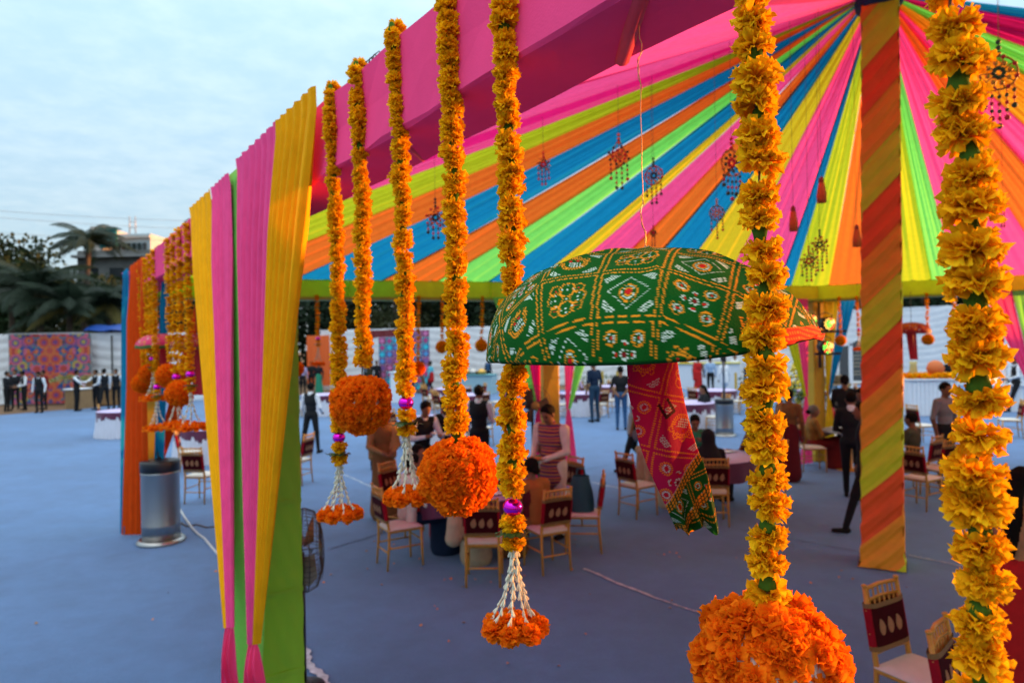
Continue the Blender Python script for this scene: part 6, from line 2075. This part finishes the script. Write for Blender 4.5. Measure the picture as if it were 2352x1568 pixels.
def red_canopy():
    p = at(885, 780, 33.5)
    t = thing('stage_canopy', 'small stage canopy with a sagging dark red valance and drapes', 'canopy', (p.x, 33.5, 0))
    rd = mat('velvet_red', (.16, .006, .010), rough=.8, sheen=.4, bump=.2); z0 = 2.75; wd = 2.3
    mb = MB(); mb.grid(lambda u, v: ((u - .5) * wd, .04 * math.sin(u * 30) - .02, z0 + .55 * (1 - v) + .22 * (1 - (2 * u - 1) ** 2) * (v - .3) + .12 * (u)), 40, 8); mb.build('valance', rd, t)
    mb = MB(); mb.box((0, .9, z0 + .45), (wd, 1.8, .06)); mb.build('canopy_top', rd, t)
    for s, c in ((-1, 'drape_dark'), (1, 'drape_dark')):
        for y in (.05, 1.75):
            mb = MB(); mb.tube([(s * wd * .46, y, 0), (s * wd * .46, y, z0 + .4)], .05, 8); mb.build('canopy_post', mat('post_black', (.02, .018, .014), rough=.6), t)
        mb = MB(); mb.grid(lambda u, v, s=s: (s * (wd * .30 + .28 * u), .05 + .05 * math.sin(u * 18), .1 + (z0 + .2) * v), 14, 6); mb.build('side_drape', mat('velvet_bright', (.35, .008, .012), rough=.8, sheen=.3) if s > 0 else mat('drape_olive', (.05, .04, .012), rough=.8), t)
red_canopy()
# white lectern-like plinth with marigolds, near the stage
counter('white plinth with orange flowers beside the patchwork panel', 897, 921, 855, 925, .6, m_white, False, 'plinth', m_white)
counter('long white buffet counter with steel dishes behind the fourth garland', 1020, 1130, 862, 905, 1.0, mat('teal_cloth', (.10, .30, .34), rough=.7), False, 'buffet', mat('buffet_pale', (.30, .45, .50), rough=.7))
for k, x in enumerate((1034, 1052, 1070, 1086, 1106)):
    c = gnd(x, 905); z = at(x, 862, c.y).z
    mb = MB(); mb.lathe([(.22, 0), (.24, .10), (.235, .16), (.15, .26), (.02, .30), (.001, .33)], 20)
    o = mb.build('chafing_dish', m_steel if k % 2 else mat('brass', (.5, .3, .08), rough=.3, metal=.9), None); o.location = (c.x, c.y + .45, z + .03); tag(o, '%s domed serving dish on the buffet counter behind the fourth garland' % ('leftmost', 'second', 'middle', 'fourth', 'rightmost')[k], 'serving dish', 'domed dishes on the buffet counter')
# fence with yellow posts and hedge, and yellow buffet, middle distance
def flower_fence(label, x0, x1, yb, h=1.0):
    a, b = gnd(x0, yb), gnd(x1, yb)
    t = thing('garden_fence', label, 'fence', (a.x, a.y, 0), math.atan2(b.y - a.y, b.x - a.x)); ln = (b - a).length
    n = max(2, int(ln / .62))
    for i in range(n + 1):
        mb = MB(); mb.box((ln * i / n, 0, h * .55), (.10, .08, h * 1.1), 0, .01); mb.build('fence_post', mat('fence_yellow', (.55, .33, .02), rough=.6, var=.15), t)
    mb = MB()
    for i in range(int(ln * 130)):
        q = Vector((random.uniform(0, ln), random.uniform(.08, .35), random.uniform(.02, h * .85))); d = Vector((random.uniform(-1, 1), random.uniform(-1, 1), random.uniform(-.3, 1))).normalized() * .16; e = d.cross(Vector((.2, .3, 1))).normalized() * .04
        mb.add([q, q + d * .5 + e, q + d, q + d * .5 - e], [[0, 1, 2, 3]])
    o = mb.build('hedge_leaves', mat('hedge_green', (.07, .13, .03), rough=.6, trans=.15, var=.4, vscale=3), t); o['kind'] = 'stuff'
flower_fence('low green hedge with yellow posts between the pink curtain and the man in the cap', 1318, 1452, 905)
flower_fence('low green hedge with yellow posts between the red sash and the close garland', 1690, 1835, 915)
counter('yellow clothed buffet counter right of the red sash', 1556, 1700, 835, 893, 1.0, mat('buffet_yellow', (.55, .46, .04), rough=.7), False, 'buffet', mat('buffet_white', (.66, .68, .72), rough=.7))
counter('pale counter behind the hedge left of the man in navy', 1316, 1440, 828, 880, 1.0, m_white, False, 'counter', m_white)
# white flower counter at the right
t, w_, h = counter('long white counter topped with marigolds right of the wrapped pole', 2085, 2200, 872, 955, 1.0, m_white, True, 'counter', m_white)
mb = MB()
V, Q, K = [], [], []; off = 0; rng = np.random.default_rng(5)
for i in range(260):
    v, q, k = (LOW if i % 3 else LOWO)[i % 3 if i % 3 < 3 else 0]
    P_ = np.array((rng.uniform(.05, w_ - .05), rng.uniform(.0, .7), h + .03 + rng.uniform(0, .13)))
    V.append(v * 1.9 + P_); Q.append(q + off); K.append(k); off += len(v)
o = mesh_obj('flower_heap', np_mesh('flower_heap', np.concatenate(V), np.concatenate(Q), m_yel, np.concatenate(K)), None); o.location = t.location; o.rotation_euler = t.rotation_euler; o['kind'] = 'stuff'; tag(o, 'heap of orange and yellow marigold heads along the white counter', 'flowers')
c = gnd(2165, 955)
mb = MB(); mb.lathe([(.05, 0), (.20, .08), (.26, .26), (.20, .44), (.07, .52), (.001, .53)], 20); o = mb.build('paper_lantern', mat('lantern_orange', (.75, .20, .05), rough=.6, trans=.3), None); o.location = (c.x + .1, c.y + .5, h + .06); tag(o, 'round orange lantern on the white flower counter', 'lantern')
mb = MB(); mb.lathe([(.11, 0), (.13, .05), (.10, .4), (.12, .5), (.001, .5)], 16); o = mb.build('jar', mat('jar_gold', (.55, .42, .15), rough=.4), None); o.location = (c.x - .6, c.y + .5, h + .06); tag(o, 'tall pale gold jar on the white flower counter', 'jar')
t, w2, h2 = counter('white counter with a lit display box at the far right', 2262, 2351, 885, 945, 1.0, m_white, False, 'counter', m_white)
c = gnd(2282, 945)
t = thing('display_box', 'small lit display box on the far right counter', 'display box', (c.x + .2, c.y + .4, h2 + .03))
mb = MB()
for x in (-.35, .35):
    for y in (-.2, .2):
        mb.box((x, y, .28), (.06, .06, .56))
mb.box((0, 0, .57), (.82, .5, .05)); mb.box((0, 0, .02), (.82, .5, .05)); mb.build('box_frame', m_white, t)
mb = MB(); mb.box((0, .1, .28), (.55, .03, .40)); mb.build('lit_panel', mat('lit_warm', (1.0, .52, .25), emit=0.45), t)
for k, x in enumerate((2300, 2322)):
    c = gnd(x, 905 if k == 0 else 912)
    mb = MB(); mb.lathe([(.11, 0), (.12, .16), (.17, .24), (.17, .32), (.09, .38), (.001, .39)], 20)
    o = mb.build('chef_hat', mat('hat_white', (.8, .82, .85), rough=.8, trans=.2), None); o.location = (c.x, c.y, 1.68); tag(o, 'tall white chef hat worn by the %s' % ('chef behind the flower counter' if k == 0 else 'chef beside the lit display box'), 'hat')
# menu board on an easel
c = gnd(1970, 935)
t = thing('menu_board', 'dark grey menu board with pale lettering on an easel', 'board', (c.x, c.y, 0))
mb = MB(); mb.prism([(-.62, .95), (.62, .95), (.62, 2.15), (.25, 2.22), (0, 2.38), (-.25, 2.22), (-.62, 2.15)], -.03, .03, 'y'); mb.build('board_panel', mat('slate', (.055, .06, .065), rough=.6), t)
mb = MB()
for s in (-1, 1):
    mb.tube([(s * .1, .02, 2.2), (s * .62, .05, .0)], .025, 6)
mb.tube([(0, .1, 2.2), (0, .8, 0)], .025, 6); mb.build('easel', m_wood, t)
for j, (z, w_) in enumerate(((1.98, .12), (1.84, .44), (1.72, .62), (1.58, .5), (1.46, .34), (1.28, .6), (1.17, .5))):
    mb = MB(); n = max(2, int(w_ / .07))
    for i in range(n):
        mb.box(((i + .5) / n * w_ - w_ / 2, -.034, z), (w_ / n * .62, .006, .045))
    mb.build('lettering', mat('letter_gold', (.40, .33, .22), rough=.5), t)
# white door-like frame stand with flowers behind the blue curtain
c0, c1 = gnd(1905, 955), gnd(1960, 955)
t = thing('flower_stand', 'white open frame stand with green and yellow flowers left of the menu board', 'stand', (c0.x, c0.y, 0)); w_ = c1.x - c0.x
mb = MB(); mb.box((0, 0, 1.15), (.09, .09, 2.3)); mb.box((w_, 0, 1.15), (.09, .09, 2.3)); mb.box((w_ / 2, 0, 2.28), (w_ + .1, .09, .09)); mb.build('stand_frame', m_white, t)
mb = MB(); mb.box((w_ / 2, .2, 1.0), (w_, .5, .05)); mb.build('shelf', m_wood, t)
mb = MB()
for i in range(5):
    mb.box((w_ * (i + .5) / 5, .2, 1.14 + .04 * (i % 2)), (.2, .3, .22), 0, .02)
mb.build('basket', mat('basket', (.14, .08, .03), rough=.8), t)
mb = MB()
for i in range(500):
    q = Vector((random.uniform(-1.6, w_), random.uniform(.0, .6), random.uniform(.05, .9))); d = Vector((random.uniform(-1, 1), random.uniform(-1, 1), random.uniform(-.2, 1))).normalized() * .2; e = d.cross(Vector((.2, .3, 1))).normalized() * .06
    mb.cur = random.choice((0, 0, 0, 1)); mb.add([q, q + d * .5 + e, q + d, q + d * .5 - e], [[0, 1, 2, 3]])
o = mb.build('stand_leaves', [mat('hedge_green', (.07, .13, .03)), mat('bloom_yellow', (.65, .48, .03), rough=.6)], t); o['kind'] = 'stuff'
c = gnd(1852, 950)
t = thing('flower_cone', 'tall cone of yellow and white flowers behind the blue curtain', 'flowers', (c.x + .3, c.y + 1.2, 0))
mb = MB(); mb.lathe([(.25, 0), (.2, .5), (.3, .55), (.3, .6)], 14); mb.build('pot', m_white, t)
mb = MB()
for i in range(320):
    z = random.random(); a = random.random() * 6.28; r = .5 * (1 - z) + .05
    mb.cur = random.choice((0, 1, 1)); mb.ball((r * math.cos(a), r * math.sin(a), .6 + 1.4 * z), .06, 6, 4)
o = mb.build('bloom_heads', [mat('bloom_white', (.7, .7, .6)), mat('bloom_yellow', (.65, .48, .03))], t); o['kind'] = 'stuff'

# ---------------------------------------------------------------- trees
m_bark = mat('bark', (.07, .05, .035), rough=.9, bump=.6, bscale=12)
def leaf_mat(name, c):
    return mat(name, c, rough=.6, trans=.25, var=.35, vscale=.5, spec=.2)
TREE_M = {}
def tree_mesh(kind, seed, h, w, n, lm):
    rnd = np.random.default_rng(seed)
    k = 22
    cen = np.stack([rnd.normal(0, .42, k) * w, rnd.normal(0, .42, k) * w, h * (.35 + .55 * rnd.random(k))], -1)
    rad = w * rnd.uniform(.22, .42, k)
    V = []; Q = []
    ci = rnd.integers(0, k, n)
    d = rnd.normal(size=(n, 3)); d /= np.linalg.norm(d, axis=1)[:, None]
    pos = cen[ci] + d * (rad[ci] * rnd.uniform(.35, 1.05, n))[:, None] * np.array((1, 1, .8))
    pos[:, 2] = np.maximum(pos[:, 2], h * .12)
    s = rnd.uniform(.16, .34, n) * (h / 9)
    a = rnd.normal(size=(n, 3)); a /= np.linalg.norm(a, axis=1)[:, None]
    a = a * .8 + d * .5; a /= np.linalg.norm(a, axis=1)[:, None]
    b = np.cross(a, rnd.normal(size=(n, 3))); b /= np.linalg.norm(b, axis=1)[:, None]
    V = np.stack([pos, pos + (a * .5 + b * .42) * s[:, None], pos + a * 1.1 * s[:, None], pos + (a * .5 - b * .42) * s[:, None]], 1).reshape(-1, 3)
    Q = np.arange(n * 4).reshape(-1, 4)
    me = np_mesh('crown', V, Q, lm, None, False)
    mb = MB(); mb.tube([(0, 0, 0), (.05, 0, h * .25), (-.05, .05, h * .5), (.1, 0, h * .75)], [.03 * h, .024 * h, .016 * h, .006 * h], 9)
    for i in range(7):
        e = cen[i]; z = h * (.2 + .04 * i); mb.tube([(0, 0, z), tuple((np.array((0, 0, z)) + e) / 2 + np.array((0, 0, .2))), tuple(e)], [.013 * h, .009 * h, .004 * h], 6)
    return me, mb.mesh('trunk', m_bark)
LM = [leaf_mat('leaves_dark', (.014, .030, .014)), leaf_mat('leaves_mid', (.022, .045, .018)), leaf_mat('leaves_olive', (.034, .042, .016))]
VAR = [tree_mesh('a', 1, 9, 3.6, 5200, LM[0]), tree_mesh('b', 2, 8, 3.4, 4800, LM[1]), tree_mesh('c', 3, 10, 3.0, 4600, LM[0]), tree_mesh('d', 4, 7.5, 3.8, 4800, LM[2])]
trees = []
def tree(label, x, y, v, s, rz=0.0):
    t = thing('broadleaf_tree', label, 'tree', (x, y, -.05), rz, 'trees beyond the cloth walls'); t.scale = (s, s, s)
    c, k = VAR[v]; mesh_obj('crown', c, t); mesh_obj('trunk', k, t)
PL = ['dark dense tree beyond the white cloth wall', 'mid green tree beyond the white cloth wall', 'tall dark tree beyond the white cloth wall', 'olive toned tree beyond the white cloth wall']
WHERE = [(-36, 46, 0, 1.3), (-32.5, 46, 1, 1.15), (-42, 43, 2, 1.15), (-26.5, 45, 0, .84), (-27, 43, 3, .8), (-23, 48, 1, .85), (-18, 45, 0, .8), (-13, 49, 2, .85), (-8, 47, 3, 1.0), (-3, 50, 0, 1.0), (2, 48, 1, 1.0), (7, 51, 2, .9), (12, 48, 3, .95), (17, 47, 0, .95), (21, 44, 1, .9), (25, 41, 2, .85), (29, 38, 0, .9), (33, 36, 3, .85), (37, 35, 1, .95), (41, 33, 0, 1.0), (-46, 50, 2, 1.1), (-37, 52, 2, 1.0), (-20, 53, 2, .95), (-5, 55, 2, .9), (5, 56, 2, .9), (15, 54, 0, .9)]
SPOT = ['at the far left edge of the view', 'second from the left edge', 'in front of the left edge trees', 'left of the crouching palm', 'behind the blue roof', 'below the white building', 'behind the orange curtain', 'between the garland bunches', 'behind the yellow curtain', 'above the stage canopy', 'above the long buffet', 'behind the green umbrella', 'behind the red sash', 'behind the stage lights', 'left of the wrapped pole', 'right of the wrapped pole', 'behind the closest garland', 'at the right edge of the view', 'past the right edge', 'at the far right corner', 'farthest left, tallest', 'behind the tall palm', 'far behind the garland bunches', 'far behind the stage canopy', 'far behind the buffet', 'far behind the menu board']
for i, (x, y, v, s) in enumerate(WHERE):
    tree(PL[v] + ', ' + SPOT[i], x, y, v, s, i * 1.3)
def palm(label, x, y, h, s, seed, lean=0.0):
    rnd = random.Random(seed)
    t = thing('palm_tree', label, 'palm', (x, y, -.05), rnd.random() * 6, 'coconut palms at the left')
    mb = MB(); mb.tube([(0, 0, 0), (lean * .3, 0, h * .4), (lean, 0, h)], [.22, .16, .12], 10); mb.build('trunk', m_bark, t)
    lm = leaf_mat('palm_leaf', (.018, .034, .020)); lm2 = leaf_mat('palm_leaf_dry', (.10, .085, .02))
    for f in range(24):
        a = 2 * PI * f / 24 + rnd.uniform(-.2, .2); el = rnd.uniform(-.25, 1.2); ln = s * rnd.uniform(.8, 1.1)
        mb = MB(); pts = []
        p = Vector((lean, 0, h)); e = el
        for i in range(11):
            pts.append(p.copy()); p = p + Vector((math.cos(a) * math.cos(e), math.sin(a) * math.cos(e), math.sin(e))) * ln / 10; e -= (.13 + .05 * rnd.random()) * (1.0 if el > .2 else .6)
        mb.tube(pts, [.03 * (1 - i / 11) + .006 for i in range(11)], 4)
        side = Vector((-math.sin(a), math.cos(a), 0))
        for i in range(1, 10):
            for kk in range(3):
                q = pts[i].lerp(pts[i + 1], kk / 3); d = (pts[i + 1] - pts[i]).normalized()
                L_ = s * .26 * math.sin(PI * min(.97, (i + kk / 3) / 10 * .82 + .18))
                for sg in (-1, 1):
                    tip = q + (side * sg * .75 + d * .55 + Vector((0, 0, -.55))).normalized() * L_ * rnd.uniform(.85, 1.1)
                    w_ = d * .035 * s / 3
                    mb.add([q - w_, q + w_, q.lerp(tip, .6) + w_ * .9, tip, q.lerp(tip, .6) - w_ * .9], [[0, 1, 2, 4], [2, 3, 4]], False)
        mb.build('frond', lm2 if el < -.1 and rnd.random() < .4 else lm, t)
    mb = MB()
    for i in range(7):
        aa = i * .9; mb.ball((lean + .2 * math.cos(aa), .2 * math.sin(aa), h - .25), (.12, .12, .15), 8, 6)
    mb.build('coconut', mat('coconut', (.08, .08, .03), rough=.6), t)
def pal(label, x, ytop, y, s, seed, lean=0.0):
    c = at(x, ytop, y); palm(label, c.x, c.y, c.z - s * .42, s, seed, lean)
pal('tall coconut palm rising in front of the white building', 184, 505, 38, 2.6, 1, .4)
pal('broad low palm with drooping fronds at the left', 90, 590, 36, 4.0, 2)
pal('palm half hidden by the trees at the left edge', 25, 615, 39, 3.3, 3)
pal('short palm with drooping fronds below the white building', 158, 640, 35, 3.2, 4)
pal('small dark palm beside the blue corner curtain', 250, 640, 36, 2.9, 5)

# far-off wood closing the view under the tent beams: reads as one dark mass
rnd = np.random.default_rng(77)
n = 62000
px = rnd.uniform(-62, 56, n); py = 50 + rnd.uniform(-2.5, 3, n)
top_ = 6.9 + 2.6 * np.clip((-px - 32) / 5, 0, 1) + .6 * np.sin(px * .35) + .4 * np.sin(px * .83 + 1) + .3 * np.sin(px * 2.1)
pz = top_ * rnd.random(n) ** .8
py = np.where(px > 22, py - (px - 22) * .42, py)
pos = np.stack([px, py, pz], -1)
a_ = rnd.normal(size=(n, 3)); a_ /= np.linalg.norm(a_, axis=1)[:, None]
b_ = np.cross(a_, rnd.normal(size=(n, 3))); b_ /= np.linalg.norm(b_, axis=1)[:, None]
s_ = rnd.uniform(.25, .55, n)[:, None]
V = np.stack([pos, pos + (a_ * .5 + b_ * .42) * s_, pos + a_ * 1.1 * s_, pos + (a_ * .5 - b_ * .42) * s_], 1).reshape(-1, 3)
o = mesh_obj('treeline', np_mesh('treeline', V, np.arange(n * 4).reshape(-1, 4), LM[0], None, False), None); o['kind'] = 'stuff'; tag(o, 'dark band of distant woodland behind all the cloth walls', 'trees')
# ---------------------------------------------------------------- buildings
def shade_block(label, x, y0, y1, h, seed):  # added out of view to keep the low sun off ground and far left
    rnd = random.Random(seed)
    t = thing('apartment_block', label, 'building', (x, y0, 0)); ln = y1 - y0
    wl = mat('render_sand', (.34, .28, .22), rough=.9, var=.15, vscale=.4); wd_ = mat('window_dark', (.02, .025, .03), rough=.2)
    mb = MB(); mb.box((6, ln / 2, h / 2), (12, ln, h)); mb.build('wall', wl, t)
    mb = MB(); mb.box((6, ln / 2, h + .1), (12.4, ln + .4, .35)); mb.build('roof', mat('render_grey2', (.2, .2, .2), rough=.9, var=.3), t)
    for fl in range(int(h / 3)):
        for i in range(int(ln / 3)):
            mb = MB(); mb.box((-.02, 1.5 + 3 * i, 1.7 + 3 * fl), (.12, 1.3, 1.4)); mb.build('window', wd_, t)
        mb = MB(); mb.box((-.3, ln / 2, .3 + 3 * fl + 2.6), (.6, ln, .15)); mb.build('sunshade', wl, t)
shade_block('long low sand coloured block past the right side of the court', 55, -6, 31, 7.6, 1)
shade_block('taller sand coloured block past the far right corner of the court', 56, 32, 70, 16.0, 2)
def building():
    c0, c1 = at(208, 520, 88), at(392, 530, 96)
    t = thing('apartment_block', 'tall white apartment block with a teal sheet on its roof', 'building', (c0.x, 88, 0))
    wd = c1.x - c0.x; h = c0.z
    wm = mat('render_white', (.42, .40, .38), rough=.85, var=.18, vscale=.3); wg = mat('window_dark', (.02, .025, .03), rough=.2); gr = mat('render_grey', (.10, .10, .10), rough=.9, var=.5, vscale=.4)
    mb = MB(); mb.box((wd * .12, 5, h / 2), (wd * .26, 10, h)); mb.build('wall', wm, t)
    mb = MB(); mb.box((wd * .60, 8, h * .485), (wd * .72, 10, h * .97)); mb.build('wall', mat('render_blue', (.36, .44, .48), rough=.85, var=.1, vscale=.5), t)
    mb = MB(); mb.box((wd * .40, 1.5, h * .36), (wd * .50, 6, h * .72 + 2)); mb.build('wall', gr, t)
    mb = MB(); mb.box((wd * .36, 0, h - 1.5), (wd * .34, .3, 2.6)); mb.build('roof_sheet', mat('sheet_teal', (.01, .22, .24), rough=.7, var=.2), t)
    for fl in range(6):
        z = h - 2.6 - fl * 3.1
        mb = MB(); mb.box((wd * .6, 2.9, z + 1.6), (wd * .74, .5, .3)); mb.build('floor_slab', wm, t)
        for i in range(6):
            mb = MB(); mb.box((wd * (.30 + .11 * i), 2.9, z), (wd * .07, .3, 1.6)); mb.build('window', wg, t)
        if fl > 0:
            for i in range(3):
                mb = MB(); mb.box((wd * (.22 + .16 * i), -1.55, z - 1.0), (wd * .08, .2, 1.3)); mb.build('window', wg, t)
            mb = MB(); mb.box((wd * .42, -2.2, z - 2.2), (wd * .46, 1.2, .25)); mb.build('balcony', wm, t)
    for i, (cx, cl) in enumerate(((.22, 'saree_red2'), (.27, 'white'), (.33, 'navy'), (.38, 'pinkcloth'))):
        mb = MB(); mb.box((wd * cx, -2.9, h - 7.2), (wd * .045, .08, 1.4)); mb.build('washing', pmat(cl), t)
    mb = MB()
    for x in (-.4, .4):
        mb.tube([(wd * .33 + x, 6, h), (wd * .33 + x, 6, h + 2.4)], .08, 5); mb.tube([(wd * .33 - .4, 6, h + 1.2 + x), (wd * .33 + .6, 6, h + 1.2 + x)], .06, 5)
    mb.build('roof_mast', mat('steel_dull', (.35, .36, .38)), t)
building()
def low_building():
    c = at(300, 690, 52)
    t = thing('old_building', 'low stained grey building among the trees at the left', 'building', (c.x, 52, 0)); st = mat('stained_wall', (.13, .13, .125), rough=.9, var=.5, vscale=.5)
    mb = MB(); mb.box((0, 3, 5.1), (8, 6, 10.2)); mb.build('wall', st, t)
    for fl in range(3):
        for i in range(4):
            mb = MB(); mb.box((-2.9 + 1.9 * i, -.05, 2.4 + 2.9 * fl), (1.0, .12, 1.3)); mb.build('window', mat('window_dark', (.02, .025, .03)), t)
        mb = MB(); mb.box((0, -.3, 3.9 + 2.9 * fl), (8.2, .7, .2)); mb.build('sunshade', mat('render_grey2', (.2, .2, .2), rough=.9, var=.3), t)
low_building()
c0, c1 = at(205, 757, 33.5), at(302, 757, 33.5)
t = thing('tarpaulin_shelter', 'bright blue tarpaulin shelter roof above the white wall', 'shelter', (c0.x, 33.5, 0)); w_ = c1.x - c0.x
mb = MB(); mb.grid(lambda u, v: (-.3 + (w_ + 1.6) * u, 2.4 * v, c0.z - .30 + .55 * math.sin(PI * min(1, v + .15)) + .03 * math.sin(u * 20)), 24, 10); mb.build('tarpaulin', mat('tarp_blue', (.008, .06, .30), rough=.5, var=.1), t)
mb = MB()
for x in (-.2, w_ / 2, w_ + 1):
    for y in (.1, 2.3):
        mb = MB(); mb.tube([(x, y, 0), (x, y, c0.z - .3)], .04, 6); mb.build('shelter_pole', m_dark, t)
# power lines crossing the sky at the left
for k, (y0, y1) in enumerate(((492, 520), (530, 543), (568, 574), (478, 500))):
    a = at(-150, y0 - 6, 48); b = at(700, y1 + 8, 60)
    mb = MB(); pts = []
    for i in range(20):
        v = i / 19; p = a.lerp(b, v); p.z -= 1.0 * 4 * v * (1 - v) * .4; pts.append(p)
    mb.tube(pts, .014, 4)
    o = mb.build('power_line', mat('line_grey', (.20, .22, .25), rough=.6), None); tag(o, 'thin power line crossing the sky at the left, %s' % ('second from the top', 'third from the top', 'lowest of the four', 'topmost of the four')[k], 'power line', 'power lines at the left')

# fallen petals and scraps on the carpet
rnd = random.Random(3)
mb = MB()
for cx, cy, n, sp in ((1320, 1262, 6, .12), (1040, 1345, 10, .5), (1552, 1273, 5, .06), (1765, 1600, 8, .4), (1190, 1500, 9, .4), (800, 1260, 8, .5), (880, 1330, 8, .6), (1500, 1420, 12, 1.2), (560, 1350, 8, 1.0), (2060, 1330, 6, .4)):
    g = gnd(cx, cy)
    for i in range(n):
        q = g + Vector((rnd.gauss(0, sp), rnd.gauss(0, sp), .010)); a_ = rnd.random() * 6; r_ = rnd.uniform(.010, .022)
        pts = [q + Vector((r_ * math.cos(a_ + k * 1.25) * (1 if k % 2 else .6), r_ * math.sin(a_ + k * 1.25), .003 + .006 * (k % 3))) for k in range(5)]
        mb.cur = rnd.choice((0, 0, 1)); mb.add(pts, [[0, 1, 2, 3, 4]])
o = mb.build('fallen_petals', [mat('petal_fallen', (.62, .20, .02), rough=.8), mat('petal_fallen_dry', (.30, .16, .04), rough=.8)], None); o['kind'] = 'stuff'; tag(o, 'loose orange petals and scraps scattered on the blue carpet', 'petals')
